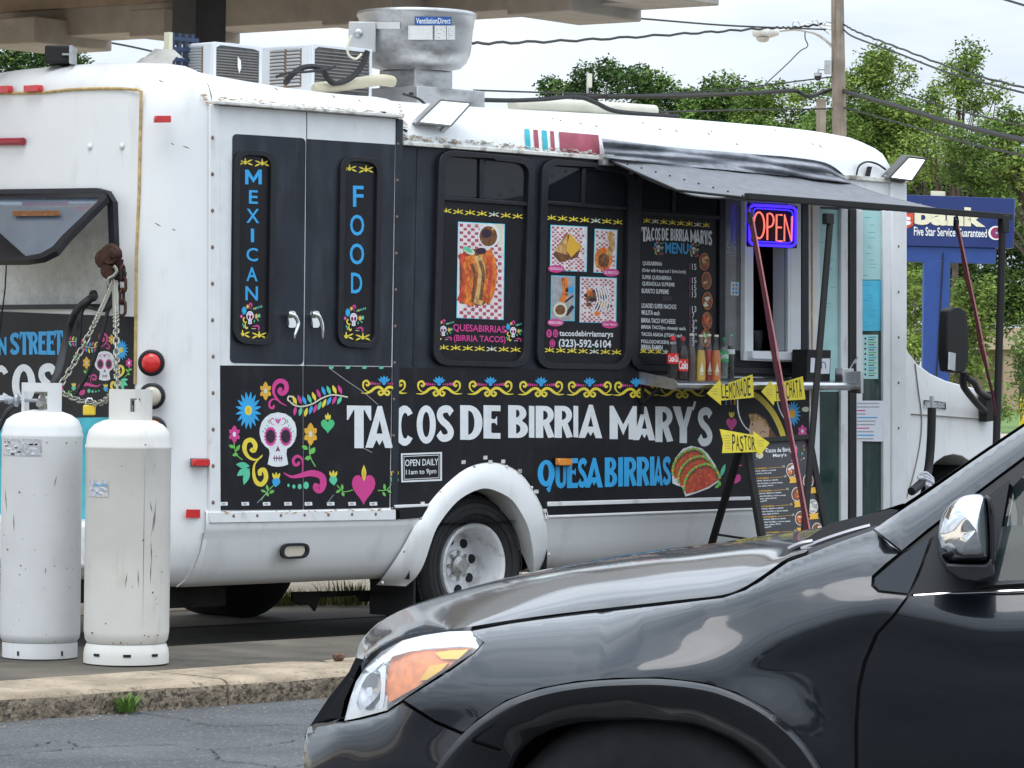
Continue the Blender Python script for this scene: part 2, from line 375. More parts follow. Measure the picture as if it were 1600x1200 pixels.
GL = {   # heavy display capitals, unit box, y up: (outer, holes)
 'T': ([(0, 1), (1, 1), (1, .66), (.95, .66), (.72, .9), (.69, .9), (.69, 0), (.31, 0), (.31, .9), (.28, .9), (.05, .66), (0, .66)], []),
 'A': ([(0, 0), (.44, 1), (.6, 1), (1, 0), (.72, 0), (.62, .19), (.51, .06), (.4, .19), (.27, 0)], [[(.4, .34), (.62, .34), (.52, .66)]]),
 'C': (earc(.52, .5, .52, .5, 38, 322) + earc(.55, .5, .2, .32, 312, 48), []),
 'O': (earc(.5, .5, .5, .5, 0, 346, 26), [earc(.5, .5, .19, .33, 0, 340, 20)]),
 'Q': (earc(.5, .54, .5, .46, -40, 300, 24) + [(.5, .0), (.62, -.12), (.72, -.1), (.78, .05)], [earc(.48, .56, .17, .3, 0, 340, 20)]),
 'D': ([(0, 0), (0, 1), (.4, 1)] + earc(.4, .5, .6, .5, 85, -85, 12) + [(.4, 0)], [[(.36, .15), (.42, .15)] + earc(.4, .5, .24, .34, -80, 80, 10) + [(.36, .85)]]),
 'E': ([(0, 0), (0, 1), (1, 1), (1, .83), (.5, .83), (.46, .8), (.46, .6), (.66, .58), (.8, .68), (.8, .4), (.66, .48), (.46, .46), (.46, .2), (.5, .17), (1, .17), (1, 0)], []),
 'B': ([(0, 0), (0, 1), (.5, 1)] + earc(.5, .76, .42, .24, 85, -60, 8) + earc(.48, .27, .52, .27, 60, -85, 9) + [(.45, 0)], [[(.4, .86)] + earc(.42, .75, .16, .12, 80, -80, 6) + [(.4, .62)], [(.4, .42)] + earc(.42, .28, .2, .14, 80, -80, 6) + [(.4, .13)]]),
 'I': ([(0, 0), (0, 1), (1, 1), (1, 0)], []),
 'R': ([(0, 0), (0, 1), (.5, 1)] + earc(.5, .72, .46, .28, 85, -50, 9) + [(.72, .46), (1, .04), (.66, .0), (.42, .38), (.4, .38), (.4, 0)], [[(.4, .85)] + earc(.44, .71, .2, .14, 80, -80, 7) + [(.4, .56)]]),
 'M': ([(0, 0), (.0, 1), (.14, 1), (.5, .44), (.86, 1), (1, 1), (1, 0), (.7, 0), (.7, .5), (.5, .12), (.3, .5), (.3, 0)], []),
 'Y': ([(0, 1), (.38, 1), (.54, .6), (.72, 1), (1, 1), (.7, .42), (.7, 0), (.34, 0), (.34, .42)], []),
 "'": ([(.55, 1), (1, .9), (.4, 0), (0, .1)], []),
 'S': (rib2([(.86, .78), (.72, .88), (.5, .9), (.26, .84), (.2, .7), (.34, .57), (.62, .45), (.8, .3), (.74, .16), (.5, .1), (.28, .12), (.12, .24)], (.36, .2)), []),
 'U': ([(0, 1), (.4, 1), (.4, .3)] + earc(.55, .3, .15, .13, 180, 360, 8)[1:] + [(.7, 1), (1, 1), (1, .3)] + earc(.5, .3, .5, .3, 0, -180, 14)[1:], []),
}
def big(art, ch, x0, x1, y0, y1, m, layer=0, dy=0.):
    o, hs = GL[ch]
    f = lambda p: (lerp(x0, x1, p[0]), lerp(y1, y0, p[1]) + dy * p[0])
    art.poly([f(p) for p in o], m, layer, [[f(p) for p in h] for h in hs])
# ================================================================ ground
asph = mat('street_asphalt', (.086, .088, .092), .85, var=.35, scale=1.6, bump=1.0, bscale=110, dirt=(.24, .245, .25, .9), dscale=(75, 75, 75), dpos=(.55, .66))
lotm = mat('lot_concrete', (.105, .09, .068), .9, var=.35, scale=2.5, bump=.5, bscale=90, dirt=(.035, .032, .028, .8), dscale=(1.2, 1.2, 1.2), dpos=(.48, .62))
paver = mat('far_concrete', (.56, .47, .36), .9, var=.2, scale=1.5, bump=.3, bscale=60)
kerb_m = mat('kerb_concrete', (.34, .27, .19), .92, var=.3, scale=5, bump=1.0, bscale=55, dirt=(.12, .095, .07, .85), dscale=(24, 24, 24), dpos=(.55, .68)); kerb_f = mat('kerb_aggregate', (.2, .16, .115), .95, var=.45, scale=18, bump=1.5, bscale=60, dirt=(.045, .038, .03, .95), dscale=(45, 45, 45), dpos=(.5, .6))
crack_m = mat('crack_tar', (.032, .032, .033), .9, var=.3)
lawn = mat('lawn_grass', (.1, .17, .035), .95, var=.4, scale=.6)
earth = mat('far_ground', (.16, .15, .12), .95, var=.3, scale=.05)
def sheet(name, x0, x1, y0, y1, z, m, n=1, m_=1):
    g = MB(); g.grid([[(lerp(x0, x1, i / n), lerp(y0, y1, j / m_), z) for i in range(n + 1)] for j in range(m_ + 1)]); return g.build(name, m, kind='structure')
sheet('ground', -900, 900, -900, 900, -.02, earth)
sheet('street', -120, 60, -60, -2.49, .045, asph)
g = MB(); ys = [-2.1, -1.6, -.98, -.6, -.2, 1.5]; zs = [.146, .15, .15, .06, 0, 0]
g.grid([[(x, y, z) for x in (-40, -6, -3, 0, 3, 40)] for y, z in zip(ys, zs)]); g.build('parking_lot', lotm, kind='structure')
sheet('forecourt', -40, 60, 2.5, 60, .008, paver)
sheet('slab', -40, 60, 1.5, 2.5, .004, mat('grey_slab', (.34, .31, .26), .9, var=.2, scale=2, bump=.3))
sheet('lawn', 20, 220, 40, 240, .02, lawn)
# cracks in the street: thin sunk-tar strips
g = MB()
def crack(pts, w=.012, z=.049, seed=1, plane=None):
    r = random.Random(seed); P = smoothpath([on_z(px, py, z) for px, py in pts], 7); a = []; b = []
    for i, p in enumerate(P):
        t = (P[min(i + 1, len(P) - 1)] - P[max(i - 1, 0)]).normalized(); nn = Vector((-t.y, t.x, 0))
        p = p + nn * r.uniform(-.015, .015); h = w * r.uniform(.08, .5); a.append(p + nn * h); b.append(p - nn * h)
    g.grid([a, b])
crack([(-20, 1182), (80, 1172), (140, 1166), (190, 1165), (280, 1162)], .012, seed=1)
crack([(215, 1113), (280, 1122), (330, 1132), (380, 1134), (440, 1131), (500, 1133)], .01, seed=2)
crack([(300, 1168), (330, 1172), (338, 1182), (345, 1188), (390, 1192), (440, 1198), (480, 1194)], .012, seed=3)
crack([(30, 1165), (55, 1164), (95, 1157), (120, 1165), (140, 1166)], .012, seed=4)
crack([(338, 1170), (375, 1168), (420, 1163), (470, 1155)], .008, seed=5)
crack([(20, 1200), (110, 1196), (200, 1189), (330, 1184)], .006, seed=6)
g.build('road_crack', crack_m, kind='structure')
# kerb: rounded concrete lengths with open joints
kerb = empty('kerb', (-3, -2.3, .045), kind='structure')
edges = [-16, -10.6, -8, -6.3, -3.925, -1.7, .6, 2.9, 5.2]
for a, b in zip(edges, edges[1:]):
    r = random.Random(int(a * 10)); prof = [(-2.5, .0), (-2.502, .1), (-2.495, .128), (-2.478, .145), (-2.45, .151), (-2.3, .152), (-1.98, .149), (-1.98, .0)]
    g = MB(); n = 14
    g.grid([[(lerp(a + .007, b - .007, i / n), y + (r.uniform(-.006, .006) if 0 < i else 0), z + (r.uniform(-.004, .004) if z > .01 else 0)) for y, z in prof] for i in range(n + 1)])
    for x in (a + .007, b - .007): g.poly([(x, y, z) for y, z in prof])
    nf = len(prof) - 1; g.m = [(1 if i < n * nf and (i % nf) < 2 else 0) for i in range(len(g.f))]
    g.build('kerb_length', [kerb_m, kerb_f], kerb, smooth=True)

# small grass tuft at the kerb foot, weeds and stone
def tuft(name, c, rad, h, n, m, label, seed=1, lean=.5):
    r = random.Random(seed); g = MB()
    for i in range(n):
        a = r.uniform(0, 6.28); q = rad * r.random() ** .7; b = Vector(c) + Vector((math.cos(a) * q, math.sin(a) * q, 0))
        hh = h * r.uniform(.4, 1); d = Vector((math.cos(a), math.sin(a), 0)) * hh * lean * r.random(); s = Vector((-math.sin(a), math.cos(a), 0)) * (.004 + .004 * r.random())
        g.add([b - s, b + s, b + d * .5 + Vector((0, 0, hh * .6)) + s * .7, b + d * .5 + Vector((0, 0, hh * .6)) - s * .7, b + d + Vector((0, 0, hh))], [(0, 1, 2, 3), (3, 2, 4)])
    return g.build(name, m, label=label, cat='grass', fix=False)
grass_m = mat('weed_green', (.13, .24, .04), .8, var=.35, scale=30, island=.4)
drygrass = mat('dry_weed', (.2, .21, .07), .9, var=.35, scale=20, island=.4)
tuft('grass_tuft', on_y(196, 1112, -2.535) , .04, .085, 80, grass_m, 'small bright green grass tuft growing at the foot of the kerb', 3, 1.3)
for i, (px, py, rad, h, lab) in enumerate([(556, 943, .25, .16, 'dry green weeds behind the truck, left of the rear wheel'), (500, 943, .22, .09, 'short dry weeds seen under the truck in the middle of the gap'), (440, 944, .16, .1, 'short weeds seen under the truck near its rear end')]):
    tuft('weed_clump', on_z(px, py, .01), rad, h, 160, drygrass, lab, 10 + i, .9)
r_ = random.Random(4); bm = bmesh.new(); bmesh.ops.create_icosphere(bm, subdivisions=2, radius=.028)
for v in bm.verts: v.co *= r_.uniform(.8, 1.2); v.co.z *= .75
me = bpy.data.meshes.new('stone'); bm.to_mesh(me); bm.free(); me.materials.append(mat('brown_stone', (.13, .07, .05), .9, var=.5, scale=60))
o = bpy.data.objects.new('stone', me); COL.objects.link(o); o.location = on_z(529, 1027, .165); tag(o, 'small brown stone lying on the kerb beside the black car', 'stone')

# ================================================================ food truck
truck = empty('food_truck', (.7, 1.15, 0), 'white and black taco food truck built on a shuttle bus with painted skull art', 'food truck')
def side(y): return lambda px, py, l=0: on_y(px, py, y - l)
def rear(x): return lambda px, py, l=0: on_x(px, py, x - l)
S0 = side(0)
CY = 1.15
def ring(x, e, ztop, ext=0., n_up=14, shelf=None):
    # half outline (street side) bottom -> roof centre, then mirrored: closed ring; e = inset
    low = [(.16, .33), (.085, .36), (.035, .44), (.008, .55), (0, .66)]
    zs_ = shelf if shelf else 2.62
    pts = low + [(0, lerp(.75, zs_, k / n_up)) for k in range(n_up + 1)]
    for y, f in ((.008, .2), (.03, .42), (.07, .6), (.13, .73), (.22, .83), (.36, .9), (.56, .95), (.82, .985), (CY, 1.0)):
        pts.append((y, lerp(zs_, ztop, f)))
    o = []
    for y, z in pts:
        yy = CY + (y - CY) * (1 - e / CY); zz = 1.6 + (z - 1.6) * (1 - (e * .8) / 1.35) if z > 1.6 else 1.6 + (z - 1.6) * (1 - e * .35 / 1.3)
        o.append((x, yy, zz))
    return o + [(x, 2 * CY - y, z) for x, y, z in o[-2::-1]]
# rear cap
g = MB(); rows = []
for k in range(9):
    s = k / 8; a = s * math.pi / 2
    rows.append(ring(-1.93 - .3 * math.sin(a), .2 * (1 - math.cos(a)) ** 1.0, 3.0, shelf=2.72))
g.grid(rows, closed=True)
last = rows[-1]
hole = [on_x(px, py, -2.23) for px, py in [(-60, 303), (155, 301), (170, 306), (178, 322), (181, 400), (176, 470), (165, 477), (-60, 480)]]
hole = [Vector((-2.23, p.y, p.z)) for p in hole]
g.poly(last, 0, [hole])
g.build('rear_cap', white, truck, smooth=True)
# recess behind the open rear window
ins = mat('insulation_board', (.68, .68, .64), .85, var=.12, scale=12, bump=.3, bscale=80, dirt=(.3, .29, .26, .5), dscale=(30, 30, 30))
g = MB(); g.poly([p + Vector((.06, 0, 0)) for p in hole]); 
for a, b in zip(hole, hole[1:] + hole[:1]): g.add([a, b, b + Vector((.06, 0, 0)), a + Vector((.06, 0, 0))], [(0, 1, 2, 3)])
g.build('insulation_panel', ins, truck)
# main roof
def zt(x): return interp([(-2, 2.985), (-1.78, 2.955), (-1.3, 2.915), (-.9, 2.9), (-.48, 2.905), (.4, 2.912), (1.8, 2.945), (3.0, 2.945), (3.3, 2.92), (3.5, 2.87), (3.65, 2.80), (3.78, 2.7), (3.85, 2.6)], x)
def roofrow(x, shelf, e=0):
    r = [p for p in ring(x, e, zt(x), shelf=shelf) if p[2] >= min(shelf, 2.5) - .001 - e]
    return r
def roofprof(x, shelf, ein=0.):
    half = [(y, lerp(shelf, zt(x), f)) for y, f in ((0, 0), (.008, .2), (.03, .42), (.07, .6), (.13, .73), (.22, .83), (.36, .9), (.56, .95), (.82, .985), (CY, 1.0))]
    half = [(CY + (y - CY) * (1 - ein / CY), z) for y, z in half]
    return [(x, y, z) for y, z in half] + [(x, 2 * CY - y, z) for y, z in half[-2::-1]]
g = MB(); g.grid([roofprof(x, 2.75) for x in (-1.93, -1.75, -1.5, -1.25, -1, -.8, -.62)]); g.poly(roofprof(-.62, 2.75))
g.build('rear_roof', white, truck, smooth=True)
xs = [-.64 + .2 * k for k in range(18)] + [3.1, 3.3, 3.45, 3.55, 3.62, 3.7, 3.76, 3.81, 3.85]
g = MB(); g.grid([roofprof(x, interp([(3.4, 2.62), (3.6, 2.58), (3.85, 2.5)], x), interp([(3.4, 0), (3.5, .04), (3.62, .14), (3.76, .34), (3.85, .6)], x)) for x in xs]); g.poly(roofprof(3.85, 2.5, .6)[::-1])
g.build('roof', white, truck, smooth=True)
# side wall with arch cut-out and serving hatch opening
arch = [(.0 + .47 * math.cos(R(a)), .40 + .47 * math.sin(R(a))) for a in range(180, -1, -12)]
wall = [(-1.93, .66)] + [(x, max(z, .66)) for x, z in arch if z > .66 or abs(x) > .39][0:0]
wall = [(-1.93, .66), (-.405, .66)] + [(x, z) for x, z in arch if z > .66] + [(.405, .66), (3.55, .66), (3.55, 2.6), (3.3, 2.62), (-.64, 2.62), (-.64, 2.75), (-1.93, 2.75)]
def hx(q): return [(on_y(*p).x, on_y(*p).z) for p in q]
hatch_px = [(1170, 318), (1226, 322), (1226, 548), (1170, 549)]
hatch = hx(hatch_px)
g = MB(); g.poly([(x, 0, z) for x, z in wall], 0, [[(x, 0, z) for x, z in hatch]])
g.build('side_wall', slate, truck)
g = MB(); g.poly([(x, 2.3, z) for x, z in wall]); g.add([(3.5, 0.01, .5), (3.5, 2.29, .5), (3.5, 2.29, 2.6), (3.5, 0.01, 2.6)], [(0, 1, 2, 3)]); g.build('far_side_wall', white, truck)
g = MB(); g.add([(-1.9, .02, .62), (3.5, .02, .62), (3.5, 2.28, .62), (-1.9, 2.28, .62)], [(0, 1, 2, 3)]); g.build('floor_pan', dark, truck)
# kitchen seen through the hatch
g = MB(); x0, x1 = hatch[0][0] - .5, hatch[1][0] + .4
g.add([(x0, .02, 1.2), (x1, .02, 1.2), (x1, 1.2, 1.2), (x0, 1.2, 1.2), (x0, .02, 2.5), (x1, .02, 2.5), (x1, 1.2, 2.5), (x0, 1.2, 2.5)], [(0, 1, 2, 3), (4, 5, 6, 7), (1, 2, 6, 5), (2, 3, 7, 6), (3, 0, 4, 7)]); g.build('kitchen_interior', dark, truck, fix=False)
win_daylight = mat('far_window_daylight', (.2, .3, .27), .3, var=.3, scale=6, emit=.6)  # emission stands in for daylight coming through the cab windscreen
g = MB(); a = on_y(1172, 425, 1.1); b = on_y(1212, 455, 1.1); g.poly([on_y(px, py, 1.15) for px, py in [(1174, 424), (1192, 420), (1208, 428), (1216, 452), (1180, 455)]]); g.build('far_windscreen', win_daylight, truck)
g = MB(); g.lathe(on_y(1184, 548, .3), (0, 0, 1), [(0, 0), (.045, 0), (.06, .12), (.058, .12), (.043, .01)], 14); g.build('steel_cup', steel, truck)
# lower skirt, bulging then tucking under
prof = [(0.0, .72), (-.012, .71), (-.013, .66), (-.012, .625), (-.006, .612), (.012, .56), (.032, .49), (.06, .42), (.1, .365), (.17, .328), (.22, .325)]
def skirt(name, xa, xb, n=24):
    g = MB(); rows = []
    for y, z in prof:
        a = xa(z) if callable(xa) else xa; b = xb(z) if callable(xb) else xb
        rows.append([(lerp(a, b, i / n), y, z) for i in range(n + 1)])
    g.grid(rows); return g.build(name, white, truck, smooth=True)
skirt('rear_skirt', -1.95, lambda z: on_y(interp([(.3, 640), (.45, 640), (.62, 664), (.72, 676)], z), 860).x)
skirt('front_skirt', lambda z: on_y(852, 840).x - .02, 2.68)
# seam line on the rear lower corner
g = MB(); g.tube([on_y(px, py, -.006) for px, py in [(318, 832), (312, 862), (302, 888), (288, 908), (276, 917)]], .004, 5); g.build('skirt_seam', mat('seam_grey', (.25, .24, .22), .8), truck)
# wheel-arch flare (outer and inner outlines traced, standing proud, convex)
outer = [(588, 914), (600, 900), (622, 868), (640, 836), (655, 806), (669, 784), (695, 755), (727, 730), (760, 721), (789, 725), (815, 741), (834, 767), (848, 795), (855, 830), (855, 862), (846, 894)]
inner = [(634, 916), (650, 902), (662, 882), (671, 856), (681, 828), (695, 806), (714, 784), (735, 770), (757, 763), (778, 768), (800, 781), (816, 804), (826, 826), (831, 850), (834, 872), (833, 896)]
g = MB(); O = smoothpath([(a, b, 0) for a, b in outer], 3); I = smoothpath([(a, b, 0) for a, b in inner], 3); rows = []
for n_, (o_, i_) in enumerate(zip(O, I)):
    row = []; ef = min(1, .1 + min(n_, len(O) - 1 - n_) / 12.)
    for k in range(10):
        t = min(k / 7, 1); q = o_ + (i_ - o_) * t; z0 = on_y(q.x, q.y, 0).z
        tk = interp([(.30, .2), (.335, .12), (.365, .08), (.42, .045), (.49, .022), (.56, .006), (.6, 0)], z0) * (1 - .55 * t)
        y = tk - .006 - .04 * ef * math.sin(min(t * 1.1, 1) * math.pi * .6) ** .8
        p = on_y(q.x, q.y, y)
        if k > 7: p = p + Vector((0, .09 * (k - 7) * min(1, ef * 1.2), 0))
        row.append(p)
    rows.append(row)
g.grid(rows); g.build('wheel_arch_flare', white, truck, smooth=True)
g = MB()
for o_ in O[2::5]: g.lathe(on_y(o_.x + 3, o_.y + 4, -.02), (0, -1, 0), [(.009, 0), (.006, .004), (0, .005)], 8)
for a, b in [(724, 722), (758, 715), (766, 722), (786, 721), (812, 736), (660, 787), (663, 805), (838, 768), (851, 798)]:
    p = on_y(a, b, -.014); g.obox(p, (.014, 0, 0), (0, .003, 0), (0, 0, .01))
g.build('arch_fastener', grubby, truck, kind='stuff')
# dark wheel well
g = MB(); aw = [R(-8 + 196 * i / 20) for i in range(21)]; g.grid([[(.52 * math.cos(a_), y, .40 + .52 * math.sin(a_)) for a_ in aw] for y in (.02, .72)]); g.poly([(.52 * math.cos(a_), .72, .40 + .52 * math.sin(a_)) for a_ in aw]); g.build('wheel_well', dark, truck, fix=False)
def wheel(cx, cy, cz, rad=.378):
    t = MB(); w = .2
    def ty(y0): return [(.235, y0 + .03), (.25, y0 + .008), (.30, y0 - .012), (.335, y0 - .008), (.362, y0 + .012), (rad, y0 + .045), (rad, y0 + .16), (.36, y0 + .19), (.24, y0 + .2)]
    w_ = empty('wheel', (cx, cy, cz)) if False else None
    g = MB(); g.lathe((cx, cy, cz), (0, 1, 0), ty(0), 48); g.lathe((cx, cy, cz), (0, 1, 0), ty(.26), 48)
    for k in range(60):
        a = 2 * math.pi * k / 60; d = Vector((math.cos(a), 0, math.sin(a))); tt = Vector((-math.sin(a), 0, math.cos(a)))
        for y in (.055, .085, .12, .15): g.obox(Vector((cx, cy + y, cz)) + d * (rad + .003), d * .005, tt * .016, (0, .011, 0))
    for rr in (.285, .318, .35): g.lathe((cx, cy, cz), (0, 1, 0), [(rr - .003, -.009), (rr, -.014), (rr + .003, -.009)], 48)
    wh = g.build('wheel', tyre_m, truck, smooth=True, origin=None)
    g = MB(); g.lathe((cx, cy, cz), (0, 1, 0), [(.236, .03), (.236, .0), (.228, -.006), (.215, .0), (.207, .012), (.2, .04), (.188, .07), (.184, .15), (.168, .168), (.1, .155), (.088, .15), (.084, .13), (.07, .127), (.0, .125)], 48); rm = g.build('rim', rim_m, wh, smooth=True)
    g = MB()
    for k in range(8):
        a = 2 * math.pi * (k + .3) / 8; c = Vector((cx + .135 * math.cos(a), cy + .157, cz + .135 * math.sin(a))); g.lathe(c, (0, -1, 0), [(0, .006), (.024, .006), (.026, 0), (.026, -.01)], 14)
    g.build('hand_hole', dark, wh, fix=False)
    g = MB(); g.lathe((cx, cy, cz), (0, 1, 0), [(.06, .13), (.056, .105), (.03, .095), (0, .095)], 20)
    for k in range(8):
        a = 2 * math.pi * k / 8; c = Vector((cx + .072 * math.cos(a), cy + .132, cz + .072 * math.sin(a))); g.lathe(c, (0, -1, 0), [(.012, -.02), (.012, .012), (.007, .02), (0, .02)], 6)
    g.build('hub', mat('hub_metal', (.45, .44, .42), .35, .7, var=.35, scale=40, dirt=(.12, .07, .04, .8), dscale=(40, 40, 40)), wh)
    return wh
wheel(0.0, .06, .378); wheel(4.1, .28, .378); 
# underside: axle, frame rails, exhaust, mud flaps, brackets
ug = mat('undercarriage_grime', (.02, .018, .016), .9, var=.4, scale=12)
g = MB()
for y in (.6, 1.7): g.box(-2.0, 4.2, y, y + .08, .42, .6)
g.box(-.1, .1, .3, 2.0, .3, .45); g.tube([(-2.2, 1.9, .33), (-.5, 1.9, .36), (1.5, 1.8, .36)], .04, 10)
g.box(-1.9, -1.42, .45, 1.2, .2, .55); g.box(-2.1, -1.95, .5, 1.9, .24, .5); g.build('chassis', ug, truck)
g = MB(); g.box(-.43, -.415, .08, .42, .12, .62); g.build('mud_flap', rubber, truck)
g = MB(); g.box(-.43, -.415, 1.95, 2.25, .12, .62); g.build('mud_flap', rubber, truck)
p = [on_y(px, py, .5) for px, py in [(458, 925), (600, 922), (600, 938), (565, 940), (560, 930), (500, 934), (493, 955), (486, 945), (470, 946), (458, 938)]]
g = MB(); g.prism(p, (0, .02, 0)); g.build('hanger_bracket', ug, truck)
for cy in (1.9,):
    g = MB(); g.lathe((-.02, cy - .05, .378), (0, 1, 0), [(0, 0), (.3, 0), (.378, .04), (.378, .4), (.3, .42), (0, .42)], 32); g.build('far_wheel', tyre_m, truck, smooth=True)
    g = MB(); g.lathe((4.1, cy - .1, .378), (0, 1, 0), [(0, 0), (.3, 0), (.378, .04), (.378, .2), (.3, .22), (0, .22)], 32); g.build('far_wheel', tyre_m, truck, smooth=True)
# rear bumper
g = MB(); g.box(-2.42, -2.2, .12, 2.18, .42, .66); g.build('rear_bumper', white2, truck, bevel=.03)

# ---- gutter mouldings and posts (grubby sealant)
def strip(name, quad, y0, depth, m, bev=.003):
    g = MB(); g.prism([on_y(px, py, y0) for px, py in quad], (0, -depth, 0)); return g.build(name, m, truck, bevel=bev)
strip('rear_door_header', [(330, 158), (622, 180), (622, 185), (330, 163)], .0, .05, grubby)
strip('roof_gutter', [(626, 221), (935, 244), (1250, 267), (1410, 281), (1410, 288), (1250, 274), (935, 250), (626, 227)], .0, .03, grubby)
g = MB(); r2 = random.Random(5)
def sealant(pts, w, n, m=None, y=-.004):
    P = smoothpath([(a, b, 0) for a, b in pts], 40)
    for p in P:
        if r2.random() < n:
            q = on_y(p.x + r2.uniform(-w, w), p.y + r2.uniform(-w, w), y); s = r2.uniform(.004, .013)
            g.obox(q, Vector((s * r2.uniform(.8, 1.8), 0, s * r2.uniform(-.3, .3))), (0, .005, 0), (0, 0, s * r2.uniform(.2, .6)))
sealant([(640, 214), (780, 226), (930, 240)], 3, .8); sealant([(628, 190), (630, 215)], 4, .8); sealant([(345, 158), (480, 168), (615, 178)], 2, .6)
g.build('sealant_bead', grubby, truck, kind='stuff')
# dirty flake marks on the shoulder seam: thin cracked caulk
g = MB(); r2 = random.Random(8)
def scab(pts, w, k, lo=.004, hi=.014, y=None):
    P = smoothpath([(a, b, 0) for a, b in pts], 30)
    for p in P:
        if r2.random() < k:
            a = p.x + r2.uniform(-w, w); b = p.y + r2.uniform(-w, w); yy = 0.02 if y is None else y
            c = on_y(a, b, yy); L_ = r2.uniform(lo, hi); d = Vector((L_ * 1.6, 0, L_ * r2.uniform(-.6, .6))); n_ = Vector((0, 0, L_ * .25))
            g.add([c - d, c - n_, c + d, c + n_], [(0, 1, 2, 3)])
scab([(318, 150), (328, 165)], 3, .9, y=-.006); scab([(345, 152), (420, 157), (500, 166), (600, 176)], 3, .55, y=-.007); scab([(640, 215), (740, 222), (930, 238)], 4, .5, y=-.012); scab([(625, 165), (632, 200)], 4, .9, y=-.008)
scab([(345, 801), (480, 800), (600, 797)], 2.5, .5, y=-.024); scab([(862, 787), (1000, 783), (1110, 779)], 2, .4, y=-.024)
g.build('cracked_caulk', rustline, truck, fix=False, kind='stuff')
# ---- rear double service doors on the street side
strip('door_post', [(325, 163), (340, 164), (343, 812), (324, 812)], 0, .014, white2)
strip('door_sill_channel', [(322, 800), (620, 796), (622, 812), (324, 817)], 0, .022, white2)
strip('door_post', [(617, 186), (627, 187), (618, 812), (608, 812)], 0, .016, slate)
strip('sill_gap_strip', [(330, 815), (555, 810), (555, 815), (330, 820)], 0, .008, mat('rust_purple', (.07, .03, .035), .8, var=.4, scale=25))  # dark rust-purple strip along the bottom of the sill channel
g = MB()
for k in range(11): 
    py = 215 + k * 57; g.lathe(on_y(332 + (k > 5), py, -.014), (0, -1, 0), [(.011, 0), (.008, .004), (0, .006)], 8)
    g.lathe(on_y(622 - k * .9, py + 10, -.016), (0, -1, 0), [(.009, 0), (.006, .004), (0, .006)], 8)
for k in range(7): g.lathe(on_y(365 + k * 37, 806 - k * .5, -.022), (0, -1, 0), [(.009, 0), (.006, .004), (0, .006)], 8)
for k in range(5): g.lathe(on_y(1404, 385 + k * 71, -.034), (0, -1, 0), [(.009, 0), (.006, .004), (0, .006)], 8)
g.build('rivet', mat('rusty_rivet', (.22, .15, .12), .6, .3), truck, kind='stuff')
def door(quad, darkq, winq, hpx, flip):
    g = MB(); g.prism([on_y(*p, -.001) for p in quad], (0, -.007, 0)); d = g.build('side_door', white2, truck)
    g = MB(); g.prism([on_y(*p, -.008) for p in darkq], (0, -.0025, 0)); g.build('painted_panel', slate, d)
    f = MB(); f.prism([on_y(*p, -.0105) for p in rquad(winq, 22)], (0, -.02, 0), 0, [[on_y(*p, -.0105) for p in rquad(inset(winq, 8), 17)]])
    w = f.build('door_window', frame_m, d, bevel=.006)
    g = MB(); g.poly([on_y(*p, -.014) for p in rquad(inset(winq, 7), 18)]); pn = g.build('pane', black, d)
    # lever handle: plate, boss, drooping grip
    h = MB(); a, b = hpx
    h.prism([on_y(*p, -.0105) for p in rquad([(a - 7, b - 14), (a + 6, b - 14), (a + 6, b + 12), (a - 7, b + 12)], 5)], (0, -.008, 0))
    h.tube([on_y(a, b - 6, -.018), on_y(a, b - 6, -.05)], .011, 10)
    s = 1
    h.tube(smoothpath([on_y(a - 5, b - 10, -.05), on_y(a + 6, b - 6, -.056), on_y(a + 11, b + 6, -.06), on_y(a + 10 * flip, b + 22, -.062), on_y(a + (5 if flip < 1 else 12), b + 29, -.06)], 4), [.012, .0125, .013, .0125, .012, .0115, .011, .0105, .0105, .01, .0095, .009, .0085, .008, .007, .006, .005], 9)
    h.build('handle', chrome, d, smooth=True)
    return d
D1 = door([(340, 165), (477, 175), (473, 797), (343, 798)], rquad([(363, 209), (477.2, 216), (473.6, 570), (359, 567)], 8), [(364, 233), (428, 237), (424, 541), (362, 536)], (455, 500), .6)
D2 = door([(479, 175), (617, 186), (609, 794), (475, 797)], rquad([(479, 217), (617, 226), (611, 572), (475, 570)], 1), [(529, 243), (594, 247), (589, 546), (524, 541)], (492, 500), 1.2)

def spell(word, boxes, par):
    a = Art(lambda px, py, l=0: on_y(px, py, -.0148 - l))
    for ch, (x0, y0, x1, y1) in zip(word, boxes):
        if ch == 'M': a.poly([(lerp(x0, x1, u), lerp(y0, y1, v)) for u, v in [(0, 0), (.2, 0), (.5, .55), (.8, 0), (1, 0), (1, 1), (.8, 1), (.8, .42), (.5, .9), (.2, .42), (.2, 1), (0, 1)]], A_blue, .2)
        else: a.text(ch, [(x0, y0), (x1, y0 + .6), (x1, y1 + .6), (x0, y1)], A_blue, .2, .012)
    a.build('lettering', par)
spell('MEXICAN', [(383, 265, 409, 288), (389, 297, 403, 318), (385, 326, 405, 348), (392, 357, 397, 378), (385, 387, 403, 408), (385, 417, 402.5, 439), (383.5, 447, 403, 469)], D1)
spell('FOOD', [(551.5, 290, 568, 323), (547, 335, 569, 368), (546.5, 380, 569, 413), (548.5, 426, 566, 458)], D2)

